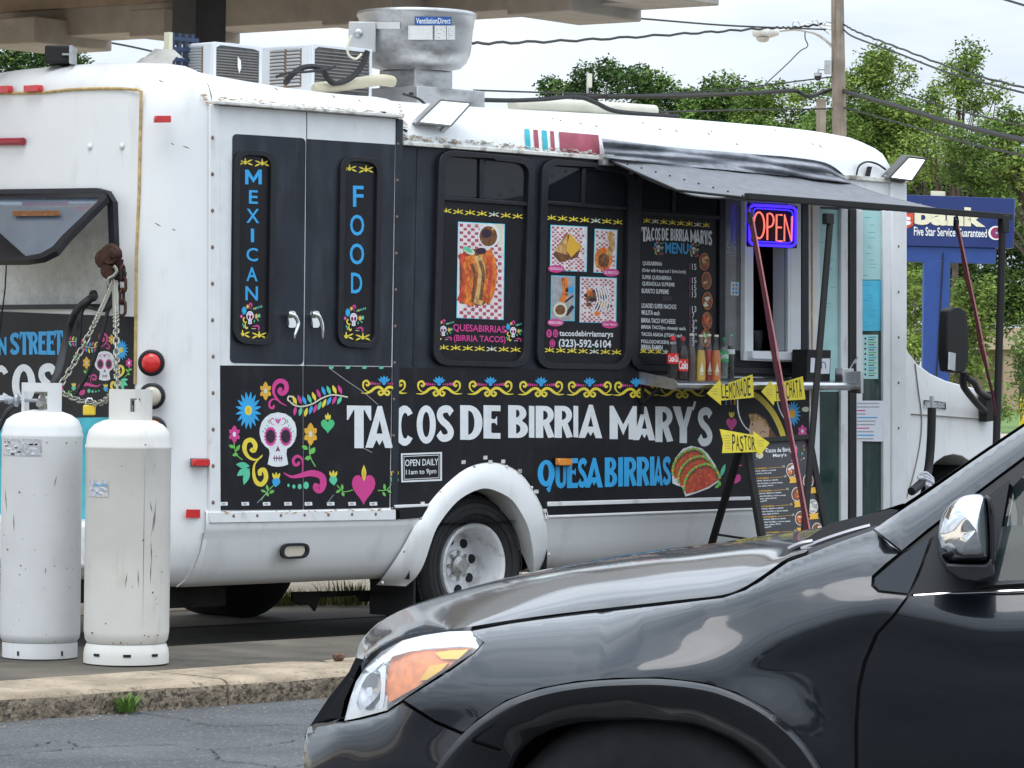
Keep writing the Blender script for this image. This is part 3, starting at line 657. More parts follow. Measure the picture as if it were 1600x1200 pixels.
g = MB(); r2 = random.Random(18)
for a, b in [(862, 186), (874, 189), (906, 194), (930, 198), (1003, 193), (1030, 203), (1055, 205), (1106, 210), (1150, 226), (1210, 205), (1268, 226), (1280, 229), (1110, 206), (700, 176), (560, 158), (430, 140), (520, 152), (250, 128), (268, 226), (289, 231), (245, 352), (270, 360)]:
    for k in range(40):
        y = -.02 + k * .008; p = on_y(a, b, y)
        half = [(0, 2.62 if p.x > -.64 else 2.75)] + [(yy, lerp(2.62 if p.x > -.64 else 2.75, zt(p.x), f)) for yy, f in ((.008, .2), (.03, .42), (.07, .6), (.13, .73), (.22, .83), (.36, .9))]
        if y >= 0 and p.z <= interp(half, y): break
    p = p + Vector((0, -.008, .003)); L_ = r2.uniform(.008, .024); d = Vector((L_ * 1.3, 0, -L_ * r2.uniform(.2, .7))); g.add([p - d, p + Vector((0, 0, -.004)), p + d, p + Vector((0, 0, .004))], [(0, 1, 2, 3)])
g.build('paint_scuff', mat('scuff_grey', (.2, .19, .18), .8, var=.3), truck, fix=False, kind='stuff')

# grit and small stones swept along the kerb foot
g = MB(); r2 = random.Random(31)
for i in range(260):
    x = r2.uniform(-6.2, -2.6); y = -2.52 - abs(r2.gauss(0, .16)) - (r2.random() < .15) * r2.uniform(0, .9); s_ = r2.uniform(.002, .008); c = Vector((x, y, .047))
    P_ = [c + Vector((math.cos(a_) * s_ * r2.uniform(.7, 1.3), math.sin(a_) * s_ * r2.uniform(.7, 1.3), 0)) for a_ in (0, 1.3, 2.5, 3.8, 5)]; t_ = c + Vector((0, 0, s_ * r2.uniform(.5, 1)))
    g.add(P_ + [t_], [(0, 1, 5), (1, 2, 5), (2, 3, 5), (3, 4, 5), (4, 0, 5)])
g.build('grit', mat('grit_brown', (.2, .16, .12), .9, var=.5, scale=50), kind='stuff', fix=False)
# ================================================================ black art panel along the lower side
g = MB()
seg1 = [(343, 571), (472.5, 571.5), (473, 796), (344, 797)]
seg2 = [(474, 571.5), (612, 573.5), (608, 793), (474.5, 796)]
for nm, q in (('art_panel', seg1), ('art_panel', seg2)):
    m = MB(); m.prism([on_y(*p, -.011) for p in q], (0, -.003, 0)); m.build(nm, black, truck)
seg3 = [(613, 574.5), (1000, 578), (1262, 584), (1262, 776), (1117, 777), (854, 784)] + [(q.x, q.y) for q in smoothpath([(852, 806, 0), (834, 767, 0), (815, 741, 0), (789, 726, 0), (760, 722, 0), (727, 731, 0), (695, 756, 0), (669, 785, 0), (666, 792, 0)], 3)] + [(610, 793)]
m = MB(); m.prism([on_y(*p, -.001) for p in seg3], (0, -.013, 0)); m.build('art_panel', black, truck)
AY = -.0148
mapA = side(AY); A3 = side(-.0068)
def mapS(px, py, l=0):         # one art plane for doors and wall
    return on_y(px, py, AY - l)
c3 = lambda x, y: (320 + x / 4.284, 560 + y / 4.284)
c4 = lambda x, y: (620 + x / 3.077, 560 + y / 3.077)
c5 = lambda x, y: (1100 + x / 4, 560 + y / 4)
def M(f): return lambda px, py, l=0: mapS(*f(px, py), l)
# main lettering
a = Art(mapS)
T_ = [('T', 542, 580, 633.5, 700), ('A', 571, 614, 634, 699.5), ('C', 616, 647, 633, 696.5), ('O', 651, 681, 633, 693), ('S', 682, 709.5, 633, 690), ('D', 719, 754, 633, 687), ('E', 755.5, 782, 633, 685),
      ('B', 794, 825, 633, 684), ('I', 826.5, 835, 634, 683.5), ('R', 837, 866.5, 634, 684), ('R', 866.5, 895, 634, 684), ('I', 896, 903.5, 634, 683), ('A', 904, 941, 632, 684), ('M', 952.5, 995, 634, 686), ('A', 989, 1024, 635, 687.5), ('R', 1024, 1052, 635, 690.5), ('Y', 1051, 1083, 635, 692), ("'", 1081, 1088, 626, 641), ('S', 1090, 1113.5, 636, 697)]
for k, t in enumerate(T_): big(a, *t, A_white, .3 + .5 * (k % 2), dy=.6)
a.build('lettering', truck)
a = Art(mapS); o = 0
qx = [('Q', 840, 867), ('U', 868, 885), ('E', 886, 903), ('S', 903, 917.5), ('A', 914, 942), ('B', 945, 964.5), ('I', 966, 973.5), ('R', 975, 995), ('R', 995, 1015), ('I', 1015.5, 1022.5), ('A', 1021, 1036), ('S', 1035.5, 1048.5)]
for k, (ch, x0, x1) in enumerate(qx):
    u = (x0 - 840) / 208; big(a, ch, x0, x1, 717 - 4 * u + (2 if ch == 'Q' else 0), 764 - 6 * u, A_blue, .3 + .5 * (k % 2), dy=-.4)
a.build('lettering', truck)
# opening-hours plate
a = Art(M(c4))
a.poly([(20, 457), (217, 450), (217, 588), (22, 596)], A_white, 0, [[(28, 465), (209, 458), (209, 580), (30, 588)]])
a.poly([(33, 470), (204, 463), (204, 575), (35, 583)], A_white, 0, [[(35.5, 473), (201.5, 466), (201.5, 572), (37.5, 580)]])
a.text('OPEN DAILY', [(40, 487), (200, 481), (200, 513), (40, 519)], A_white, .5, .012)
a.text('11am to 9pm', [(44, 535), (190, 529), (190, 560), (44, 566)], A_white, .5, .012)
a.build('opening_hours_sign', truck)
# frieze of swirls and lotus buds
def frieze(a, x, y, s=1.0):
    f = lambda dx, dy: (x + dx * s, y + dy * s)
    for sg in (-1, 1):
        a.ribbon([f(sg * -1, 0) if 0 else f(sg * 2, 6), f(sg * 1.5, 13), f(sg * 6, 16), f(sg * 9, 12), f(sg * 6, 9.5), f(sg * 5, 11)], 3.4 * s, A_yel, .2, taper=False)
        a.ribbon([f(sg * 2, 7), f(sg * 8, 3), f(sg * 15, 4.5), f(sg * 22, 10), f(sg * 29, 13), f(sg * 38, 12.6)][::-1], 4.4 * s, A_yel, 0)
        a.ribbon([f(sg * 21, 11), f(sg * 29, 9), f(sg * 34, 3), f(sg * 33.5, -5), f(sg * 28, -7.5), f(sg * 24.5, -3), f(sg * 27, .5), f(sg * 29.5, -2)], 3.4 * s, A_yel, .4)
        for k in range(5): a.ell(*f(sg * (7 + k * 3.6), -2.5 - .5 * (k > 2)), (1.0 + .18 * k) * s, (1.4 + .35 * k) * s, A_mag, .2, n=8)
    for g_ in (-58, -30, 0, 30, 58):
        gg = R(g_); a.leaf(*f(math.sin(gg) * 5.5, -4.5 - math.cos(gg) * 5.5), 13 * s, 4.2 * s, gg - math.pi / 2, A_blue, .6 + .2 * (g_ == 0))
    a.ell(*f(0, -3), 3 * s, 2.6 * s, A_blue, .5, n=8)
a = Art(mapS)
for x, y in [(600, 602), (686, 603), (766.5, 603.5), (845.5, 604), (921.5, 604.5), (994, 605), (1066, 606)]: frieze(a, x, y, .95)
a.build('swirl_frieze', truck)
# the skull-and-flowers composition (a function, so the small window decals can repeat it)
def leafpair(a, pts, m=A_lime, l=.4):
    for x, y, L_, w, r in pts: a.leaf(x, y, L_, w, R(r), m, l)
def skull(a, full=True):
    a.poly([(367, 505), (368, 470), (380, 430), (405, 395), (440, 371), (490, 361), (540, 371), (577, 395), (602, 430), (613, 470), (613, 515), (601, 556), (577, 588), (550, 606), (546, 640), (558, 710), (525, 721), (487, 726), (450, 721), (421, 709), (434, 640), (430, 608), (404, 588), (379, 556)], A_white, 0)
    for x in (440, 542):
        for k in range(16): g_ = 2 * math.pi * k / 16; a.ell(x + 36 * math.cos(g_), 522 + 56 * math.sin(g_), 8, 10, A_pink, .3, n=8)
        a.ell(x, 522, 36, 56, A_pink, .5); a.ell(x, 522, 32, 47, A_purp, .8); a.ell(x, 522, 29, 43, A_dark, 1.1)
    a.poly([(473, 624), (489, 583), (506, 624), (489, 618)], A_purp, .4)
    a.quad(457, 664, 522, 672, A_purp, .4)
    for x in (466, 481, 498, 513): a.quad(x - 2.5, 650, x + 2.5, 689, A_purp, .7)
    for dx in (-10, 0, 10): a.leaf(490 + dx, 420 - abs(dx) * .3, 44, 13, R(90 + dx * 2), A_pink if dx else A_blue, .4 + abs(dx) * .02)
    for sg in (-1, 1):
        a.ribbon([(490 + sg * 15, 445), (490 + sg * 40, 440), (490 + sg * 50, 415), (490 + sg * 36, 400), (490 + sg * 26, 412)], 6, A_mag, .3)
        for k in range(4): a.ell(490 + sg * (58 + k * 14), 430 + k * 20, 5, 7, A_cyan if k % 2 else A_mint, .3, n=8)
        a.leaf(490 + sg * 62, 418, 30, 9, R(60 * sg), A_green, .3)
def compo(a, small=False):
    skull(a)
    a.flower(292, 348, 86, 126, 16, A_blue, A_cyan, 0, .55, .3); a.ell(292, 348, 23, 31, A_yel, 1.6); a.ell(292, 348, 12, 20, A_gold, 1.9)
    a.flower(407, 218, 40, 62, 6, A_gold, A_cream, 0)
    a.ribbon([(548, 318), (500, 290), (462, 235), (466, 180), (500, 150), (540, 165), (546, 210), (520, 236), (500, 220), (512, 196)], 30, A_mag, 0); a.ribbon([(500, 290), (462, 272), (436, 290), (434, 322), (455, 334), (464, 312)], 15, A_mag, .4)
    a.ribbon([(585, 310), (596, 285), (585, 258), (562, 255), (556, 278), (572, 288)], 10, A_cream, .2); a.ribbon([(570, 290), (600, 313), (650, 322), (720, 304), (790, 264), (860, 244), (957, 259)], 9, A_cream, 0, taper=False)
    for k, (x, y, c) in enumerate([(602, 280, A_yel), (635, 275, A_mag), (666, 282, A_blue), (700, 270, A_mint), (731, 255, A_yel), (762, 236, A_mag), (795, 218, A_blue), (829, 213, A_mint), (868, 209, A_yel), (905, 209, A_mag)]): a.leaf(x, y, 68, 24, R(68), c, .5)
    for k, (x, y, c) in enumerate([(604, 352, A_mag), (640, 355, A_mint), (677, 360, A_yel), (709, 345, A_blue), (738, 337, A_mag), (768, 317, A_mint), (799, 301, A_yel), (832, 285, A_blue), (867, 279, A_mag), (902, 280, A_mint)]): a.leaf(x, y, 66, 24, R(100 + k * 2), c, .5)
    a.heart(823, 440, 92, 96, A_green, .2)
    for dx in (-12, 0, 12): a.leaf(824 + dx, 388 + abs(dx) * .5, 52 - abs(dx), 15, R(90 + dx), A_yel, .5 + abs(dx) * .02)
    a.flower(198, 508, 40, 60, 6, A_mag, A_white, 0); a.ribbon([(195, 562), (205, 625), (222, 655), (252, 678)], 7, A_lime, .2, taper=False); leafpair(a, [(181, 590, 44, 24, 25), (222, 600, 52, 22, -60), (203, 644, 40, 24, -15)])
    a.ribbon([(387, 645), (345, 678), (295, 662), (266, 612), (275, 560), (312, 546), (338, 580), (327, 618), (306, 604)], 30, A_yel, 0); a.ribbon([(385, 655), (335, 705), (328, 775), (346, 828), (382, 842), (410, 800), (398, 748), (370, 754), (370, 785)], 30, A_yel, 0)
    for x, y, L_, w, r in [(255, 715, 95, 42, 8), (252, 760, 90, 44, -35), (279, 790, 120, 42, -72)]: a.leaf(x, y, L_, w, R(r), A_mint, .2 + r * .002)
    for x, y, s, m in [(478, 812, 1, A_blue), (860, 800, -1, A_mint), (1270, 800, 1, A_mint)]:
        a.leaf(x, y + 12, 78, 54, R(90 + 8 * s), m, .2)
        for dx in (-17, 0, 17): a.leaf(x + dx, y - 30 + abs(dx) * .3, 46, 17, R(90 + dx * 1.2), A_yel, .6 + abs(dx) * .015)
    a.ribbon([(462, 848), (420, 890), (375, 950)], 6, A_lime, .1, taper=False); leafpair(a, [(418, 865, 44, 18, 80), (392, 888, 38, 18, 20), (448, 893, 40, 22, -30), (418, 908, 36, 20, 60)])
    a.ribbon([(885, 848), (930, 892), (992, 880)], 6, A_lime, .1, taper=False); leafpair(a, [(920, 862, 44, 18, 85), (893, 890, 38, 20, -30), (925, 908, 36, 20, 65)])
    a.ribbon([(1250, 840), (1215, 880), (1158, 884)], 6, A_lime, .1, taper=False); leafpair(a, [(1203, 860, 44, 18, 85), (1235, 890, 34, 18, 30), (1200, 908, 36, 18, 60)])
    a.ribbon([(528, 766), (580, 792), (640, 784), (715, 768), (782, 790), (792, 845), (768, 882), (745, 866), (752, 838)], 44, A_mag, 0); a.ribbon([(648, 772), (656, 712), (646, 668), (615, 655), (592, 680), (602, 712), (626, 708), (628, 690)], 20, A_mag, .4)
    for x, y, q in [(560, 850, 11), (596, 858, 14), (635, 858, 18), (678, 850, 25)]: a.ell(x, y, q * .75, q, A_mint, .2, n=12)
    a.flower(708, 507, 46, 76, 6, A_gold, A_cream, 0, .7); a.ribbon([(700, 582), (702, 640), (715, 680), (741, 724)], 7, A_lime, .1, taper=False); leafpair(a, [(670, 597, 46, 30, 30), (722, 618, 56, 34, -55), (690, 667, 46, 30, -15)])
    a.heart(1063, 848, 158, 205, A_mag, .2); a.leaf(1065, 768, 112, 32, R(90), A_yel, .6); a.leaf(1065, 775, 70, 16, R(90), A_gold, .9)
a = Art(M(c3)); compo(a); a.build('skull_and_flower_art', truck)
a = Art(M(c3))      # torn white tabs along the lower edge
for k in range(8): 
    x = 102 + k * 143 + (-6 if k == 4 else 0); a.poly([(x, 962), (x + 50, 961), (x + 52, 984), (x + 2, 986)], A_white, .1); a.poly([(x + 12, 968), (x + 34, 967), (x + 36, 979), (x + 14, 980)], A_grey, .4)
for x in (850, 960, 1072, 1185): a.poly([(x - 16, 54), (x + 14, 54), (x + 8, 70), (x - 18, 70)], A_mint, .1)
a.build('edge_tab', truck, kind='stuff')
a = Art(M(c3))
for p in ([(830, 62), (950, 150), (1060, 225), (1160, 310)], [(350, 968), (395, 920), (425, 885)], [(820, 972), (845, 935), (862, 912)], [(1060, 600), (1120, 630)]): a.ribbon(p, 4, A_grey, .9, taper=False)
a.build('vinyl_scratch', truck, kind='stuff')
# right-hand art: arch, cook's face, flowers
a = Art(M(c5))
a.ribbon([(255, 205), (330, 235), (400, 300), (450, 375), (490, 470), (505, 560)], 34, A_yel, .2, taper=False)
a.flower(555, 345, 52, 80, 16, A_blue, A_cyan, .2, .55, .3); a.ell(552, 345, 20, 28, A_gold, 1.8)
a.flower(615, 455, 30, 40, 6, A_pink, A_white, .2); a.heart(628, 520, 44, 50, A_red, .2); a.ell(635, 318, 24, 16, A_cream, .2)
a.heart(172, 402, 66, 86, A_mag, .2)
for dx in (-10, 0, 10): a.leaf(173 + dx, 352, 42, 13, R(90 + dx * 1.5), A_yel, .6 + abs(dx) * .02)
a.ribbon([(240, 668), (195, 675), (172, 720), (185, 765), (215, 752), (208, 728)], 30, A_mag, .2)
a.leaf(200, 628, 34, 22, R(-10), A_lime, .2); a.leaf(118, 700, 90, 24, R(110), A_mint, .2); a.leaf(95, 780, 40, 22, R(70), A_lime, .2); a.leaf(82, 800, 34, 20, R(-40), A_lime, .5)
a.ribbon([(135, 250), (140, 290)], 8, A_cyan, .2, taper=False); a.ribbon([(165, 250), (170, 290)], 8, A_mag, .2, taper=False); a.ribbon([(192, 250), (192, 290)], 8, A_yel, .2, taper=False)
a.poly([(282, 345), (330, 342), (388, 380), (420, 440), (452, 490), (300, 495)], A_brown, .2)
a.poly([(292, 392), (340, 384), (385, 392), (408, 440), (404, 495), (285, 495), (280, 440)], A_skin, .6)
a.poly([(278, 350), (325, 350), (380, 385), (402, 425), (380, 430), (365, 385), (310, 396), (290, 392)], A_tan, .9)
a.ell(302, 412, 4, 9, A_dark, 1.2, n=8); a.ribbon([(350, 470), (366, 455), (384, 465)], 4, A_dark, 1.2, taper=False)
a.build('cook_portrait_art', truck)
# taco drawing
a = Art(M(c4))
a.poly([(1325, 600), (1322, 545), (1338, 480), (1375, 435), (1415, 420), (1465, 432), (1495, 458), (1530, 510), (1553, 560), (1548, 592), (1500, 625), (1440, 648), (1388, 664), (1370, 618), (1345, 610)], A_white, 0)
def taco(dx, dy, lay):
    f = lambda L: [(x + dx, y + dy) for x, y in L]
    rim = [(1382, 632), (1384, 596), (1402, 556), (1440, 522), (1490, 508), (1532, 530), (1553, 574)]
    a.poly(f([(1380, 640), (1382, 592), (1402, 550), (1440, 518), (1490, 504), (1534, 526), (1556, 580), (1540, 586)]), A_brown, lay)
    P = smoothpath([(x, y, 0) for x, y in rim], 5)
    for i, p in enumerate(P): a.ell(p.x + dx, p.y + dy, 7 if i % 2 else 5, 7 if i % 2 else 5, A_lime if i % 3 else A_gold, lay + .3 + .02 * (i % 4), n=8)
    a.poly(f([(1390, 652), (1391, 604), (1411, 564), (1448, 533), (1492, 522), (1527, 543), (1545, 586), (1500, 616), (1440, 640)]), A_red, lay + .9)
    a.ribbon(f([(1399, 640), (1402, 606), (1420, 572), (1452, 545), (1488, 535)]), 5, A_orange, lay + 1.2)
    for x, y in ((1430, 600), (1460, 565), (1500, 560), (1490, 598), (1525, 580), (1420, 632)): a.ell(x + dx, y + dy, 5, 4, A_orange, lay + 1.3, n=8)
taco(-56, -74, .3); taco(-28, -38, 2.0); taco(0, 0, 3.7)
a.build('taco_drawing', truck)

# ================================================================ windows with printed boards
sillm = frame_m
def window(outer, bars=True, rad=26, hole=()):
    f = MB(); f.prism([on_y(*p, 0) for p in rquad(outer, rad)], (0, -.03, 0), 0, [[on_y(*p, 0) for p in rquad(inset(outer, 10), rad - 8)]])
    w = f.build('side_window', frame_m, truck, bevel=.01)
    p = MB(); p.poly([on_y(*q, -.006) for q in rquad(inset(outer, 9), rad - 8)], 0, [[on_y(*q, -.006) for q in hole]] if hole else ()); p.build('printed_pane', black, w)
    return w
def upper(w, quads, bar_pairs):
    for q in quads:
        p = MB(); p.poly([on_y(*c, -.0085) for c in rquad(q, 6)]); p.build('pane', glass, w)
    for p0, p1, wd in bar_pairs:
        m = MB(); m.bar(on_y(*p0, -.014), on_y(*p1, -.014), wd, .016, up=(0, 1, 0)); m.build('glazing_bar', frame_m, w, bevel=.003)
W1 = window([(681, 233), (831, 247), (822, 575), (671, 571)])
upper(W1, [(684, 244), (747, 249), (745, 308), (683, 304)] and [[(686, 244), (747, 249), (746, 309), (684, 305)], [(757, 250), (822, 255), (820, 314), (755, 310)]], [((752, 243), (751, 312), .032), ((682, 309), (824, 319), .022)])
W2 = window([(842, 247), (988, 261), (981, 578), (833, 576)])
upper(W2, [[(853, 259), (907, 263), (905, 316), (850, 313)], [(916, 264), (975, 269), (974, 321), (914, 318)]], [((912, 258), (910, 322), .028), ((850, 316), (978, 326), .02)])
W3 = window([(988, 261), (1257, 284), (1257, 586), (980, 579)], hole=hatch_px)
upper(W3, [[(1000, 275), (1050, 280), (1048, 328), (998, 325)], [(1056, 281), (1122, 286), (1121, 334), (1055, 329)]], [((1053, 270), (1052, 330), .025), ((1128, 275), (1127, 575), .05), ((1000, 332), (1126, 340), .022)])
def motifs(a, x0, y0, x1, y1, n, s=.8, m=A_yel, alt=A_cream):
    for k in range(n):
        t = (k + .5) / n; x = lerp(x0, x1, t); y = lerp(y0, y1, t); w = (x1 - x0) / n * .5; c = alt if (k * 7 + n) % 5 == 0 else m
        for sg in (-1, 1):
            a.leaf(x + sg * w * .5, y - 2.2 * s, w * .85, 2.2 * s, R(-22 * sg), c, .2); a.leaf(x + sg * w * .55, y + 2.2 * s, w * .8, 2.4 * s, R(24 * sg), c, .2 + .1 * (sg > 0))
        a.ell(x, y, 2.6 * s, 3 * s, c, .6, n=8); a.leaf(x, y - 4 * s, 6 * s, 2 * s, R(90), A_mint if c is alt else c, .5)
PA = side(-.0082)
def checker(a, q, seed, cw=5.5, m=A_red, n=None, cov=.5, lay=.5):
    r = random.Random(seed); x0, y0 = q[0]; x1, y1 = q[2]; sl = (q[1][1] - q[0][1]) / max(q[1][0] - q[0][0], 1)
    i = 0; y = y0 + 2
    while y < y1 - cw:
        x = x0 + 2 + (cw if i % 2 else 0)
        while x < x1 - cw:
            yy = y + sl * (x - x0)
            if r.random() < cov: 
                j = r.uniform(-.8, .8); a.poly([(x, yy + j), (x + cw * .9, yy + j + .8), (x + cw * .8, yy + cw * .9), (x - .6, yy + cw * .8)], m, lay)
            x += 2 * cw
        y += cw * .95; i += 1
def board(a, q, bgm=A_pale):
    a.poly([(q[0][0] - 1, q[0][1] - 1), (q[1][0] + 1, q[1][1] - 1), (q[2][0] + 1, q[2][1] + 1), (q[3][0] - 1, q[3][1] + 1)], A_cyan, .1); a.poly(q, bgm, .3)
redck = mat('print_check_red', (.42, .08, .12), .45, var=.25, scale=40)
# window 1: big taco picture
a = Art(PA); q = [(716.5, 347), (788, 351), (786, 499), (714, 496)]; board(a, q); checker(a, q, 3, 6, redck, cov=.9)
a.poly([(724, 352), (758, 352), (776, 372), (786, 395), (785, 350)], A_cream, .9)
a.ell(764, 368, 17, 19, A_white, 1.2); a.ell(763, 369, 14, 16, A_brown, 1.5); a.ell(760, 365, 8, 7, A_dark, 1.8); a.ell(770, 358, 2, 2, A_gold, 2)
a.poly([(718, 400), (730, 388), (752, 390), (774, 402), (776, 440), (768, 468), (752, 478), (718, 474)], A_brown, 1.0)
for k, (x, y, w, h, m, r_) in enumerate([(724, 434, 15, 76, A_red, 3), (736, 438, 15, 78, A_orange, 4), (749, 437, 15, 76, A_tan, 0), (761, 432, 18, 80, A_orange, -6), (727, 440, 6, 60, A_orange, 3), (739, 442, 5, 60, A_brown, 4), (752, 438, 5, 62, A_brown, -2), (764, 430, 6, 60, A_red, -6)]):
    a.ribbon([(x - 2, y - h / 2), (x + w * .25 + 2, y - h / 6), (x + w * .2, y + h / 4), (x - w * .25, y + h / 2)], w, m, 1.4 + k * .25, taper=False)
a.ell(733, 392, 10, 5, A_cream, 3.6, .5); a.ell(731, 390, 8, 3.5, A_mint, 3.8, .5); a.ell(752, 392, 8, 5, A_dark, 3.6)
a.build('taco_photo', W1)
a = Art(PA); motifs(a, 688, 329, 818, 339, 7); motifs(a, 684, 543, 815, 547, 7)
a.text('QUESABIRRIAS', [(708, 506), (789.5, 509.5), (789.5, 522), (708, 519)], A_mag, .4, .02); a.text('(BIRRIA TACOS)', [(709, 523), (790, 525.5), (790, 538), (709, 535.5)], A_mag, .4, .02)
a.build('lettering', W1)
def mini(mapf, cx, cy, sx, sy, parent, yl):
    f = lambda x, y: (cx + (x - 520) * sx, cy + (y - 520) * sy)
    a = Art(lambda px, py, l=0: mapf(*f(px, py), l * .7)); skull(a)
    a.flower(292, 348, 96, 126, 12, A_blue, A_cyan, 0, .6, .3); a.flower(708, 507, 60, 80, 6, A_gold, A_cream, 0, .7); a.flower(198, 508, 50, 60, 6, A_mag, A_white, 0); a.flower(407, 238, 50, 62, 6, A_gold, A_cream, 0); a.ell(800, 490, 45, 55, A_mint, 0)
    a.ribbon([(548, 318), (500, 290), (462, 235), (466, 180), (500, 150), (540, 165), (546, 210), (520, 236)], 44, A_mag, 0); a.ribbon([(387, 645), (345, 678), (295, 662), (266, 612), (275, 560), (312, 546)], 44, A_yel, 0); a.ribbon([(385, 665), (335, 705), (328, 775), (346, 828), (382, 842), (410, 800)], 44, A_yel, 0)
    a.ribbon([(560, 786), (640, 784), (715, 768), (782, 790), (792, 845), (768, 882)], 50, A_mag, 0)
    for k in range(6): a.leaf(610 + k * 55, 300 - k * 14, 80, 40, R(70), [A_mint, A_yel, A_mint, A_blue, A_lime, A_mint][k], .3)
    for x, y in ((250, 740), (280, 800), (640, 640), (760, 610)): a.leaf(x, y, 90, 44, R(x), A_mint, .2)
    for k in range(4): a.ell(560 + k * 35, 850, 12, 16, A_cream, .2, n=8)
    return a.build('skull_decal', parent)
mini(PA, 694, 516, .04, .044, W1, 0); mini(PA, 803, 518, .04, .044, W1, 0)
# window 2: four pictures and contact lines
def food(parent, q, seed, kind, lab, labq):
    a = Art(PA); board(a, q, A_pale if kind != 2 else A_grey); r = random.Random(seed); cx = sum(p[0] for p in q) / 4; cy = sum(p[1] for p in q) / 4
    if kind != 2: checker(a, q, seed, 3.6, redck, cov=.85)
    if kind == 0:
        a.poly([(cx - 4, cy - 24), (cx + 20, cy - 4), (cx + 14, cy + 14), (cx - 14, cy + 22), (cx - 24, cy + 10)], A_brown, 1); a.poly([(cx - 2, cy - 22), (cx - 22, cy + 4), (cx - 2, cy + 10)], A_tan, 1.4); a.poly([(cx + 2, cy - 24), (cx + 20, cy - 2), (cx + 4, cy + 14), (cx - 4, cy + 2)], A_gold, 1.7)
    elif kind == 1:
        a.ell(cx - 3, cy + 12, 14, 18, A_orange, 1); a.ribbon([(cx + 6, cy - 30), (cx + 10, cy - 10), (cx + 4, cy + 8)], 9, A_tan, 1.3, taper=False); a.ell(cx - 3, cy + 14, 9, 11, A_brown, 1.6)
    elif kind == 2:
        a.ribbon([(cx + 2, cy - 32), (cx + 4, cy - 10), (cx - 2, cy + 6)], 9, A_orange, 1, taper=False); a.ell(cx - 4, cy + 18, 11, 12, A_cream, 1.3); a.ell(cx - 4, cy + 18, 8, 8, A_brown, 1.6); a.poly([(cx + 4, cy - 16), (cx + 17, cy - 20), (cx + 17, cy - 10), (cx + 4, cy - 4)], A_blue, 1)
        a.ribbon([(cx + 3, cy + 6), (cx + 16, cy - 4)], 3, A_dark, .9, taper=False); a.ribbon([(cx + 5, cy + 26), (cx + 16, cy + 12)], 6, A_dark, .9, taper=False)
    else:
        for k in range(16): a.ell(cx + r.uniform(-18, 18), cy + r.uniform(-16, 24), r.uniform(4, 8), r.uniform(3, 7), r.choice([A_brown, A_orange, A_tan, A_dark]), 1 + k * .1, n=8)
        for k in range(6): a.ribbon([(cx - 6 + k * 4, cy - 22), (cx - 1 + k * 4, cy), (cx - 9 + k * 5, cy + 18)], 2, A_white, 3, taper=False)
    a.ell(*labq, 13, 6, A_mag, 4.5); x, y = labq; a.text(lab, [(x - 10, y - 2.5), (x + 10, y - 1.8), (x + 10, y + 2.8), (x - 10, y + 2)], A_white, 5, .01)
    a.build('food_photo', parent)
food(W2, [(861, 352), (917, 355), (916, 424), (860, 422)], 4, 0, 'QUESADILLA', (869, 420)); food(W2, [(930, 358), (964, 360), (962, 427), (928, 425)], 5, 1, 'BURRITO', (955, 426)); food(W2, [(862, 431), (898, 432.5), (897, 501), (861, 500)], 6, 2, 'BIRRIA RAMEN', (868, 504)); food(W2, [(907, 433), (963, 435), (962, 504), (906, 503)], 7, 3, 'Super Nacho', (953, 507))
a = Art(PA); motifs(a, 853, 340, 974, 348, 7); motifs(a, 850, 547, 972, 551, 7)
a.text('tacosdebirriamarys', [(874, 516), (958, 517.5), (958, 529.5), (874, 527.5)], A_white, .4, .02); a.text('(323)-592-6104', [(873, 529.5), (955, 531.5), (955, 547), (873, 545.5)], A_white, .4, .025)
for x, y in ((858, 521), (868, 521), (863, 536.5)): a.ell(x, y, 4.4, 6.5, A_mag, .2)
a.text('f', [(856.5, 517), (859.5, 517), (859.5, 525), (856.5, 525)], A_dark, .5, .02); a.poly([(865.5, 518), (870.5, 518), (870.5, 524.5), (865.5, 524.5)], A_dark, .5, [[(866.3, 519), (869.7, 519), (869.7, 523.5), (866.3, 523.5)]]); a.poly([(861, 532), (865, 532), (865, 541), (861, 541)], A_dark, .5, [[(861.7, 533.2), (864.3, 533.2), (864.3, 539.5), (861.7, 539.5)]])
a.build('lettering', W2)
# window 3: the menu
c8 = lambda x, y: (960 + x / 3, 220 + y / 3)
a = Art(lambda px, py, l=0: PA(*c8(px, py), l)); motifs(a, 132, 374, 450, 398, 8, 2.3); motifs(a, 118, 985, 260, 992, 4, 2.3)
mt = 'TACOS DE BIRRIA MARY\'S'; xs_ = [('T', 127, 152), ('A', 146, 172), ('C', 172, 189), ('O', 190, 205), ('S', 205, 216), ('D', 222, 238), ('E', 240, 254), ('B', 263, 279), ('I', 281, 286), ('R', 288, 303), ('R', 303, 319), ('I', 320, 325), ('A', 325, 350), ('M', 356, 382), ('A', 378, 402), ('R', 403, 420), ('Y', 419, 438), ("'", 436, 442), ('S', 442, 458)]
for k, (ch, x0, x1) in enumerate(xs_):
    u = (x0 - 127) / 330; ymid = .5 - abs(u - .5); big(a, ch, x0, x1, 404 + 18 * u + (0), 472 + 22 * u - 14 * math.sin(math.pi * u), A_white, .3 + .5 * (k % 2))
a.text('MENU', [(238, 476), (347, 480), (347, 532), (238, 528)], A_blue, .4, .03)
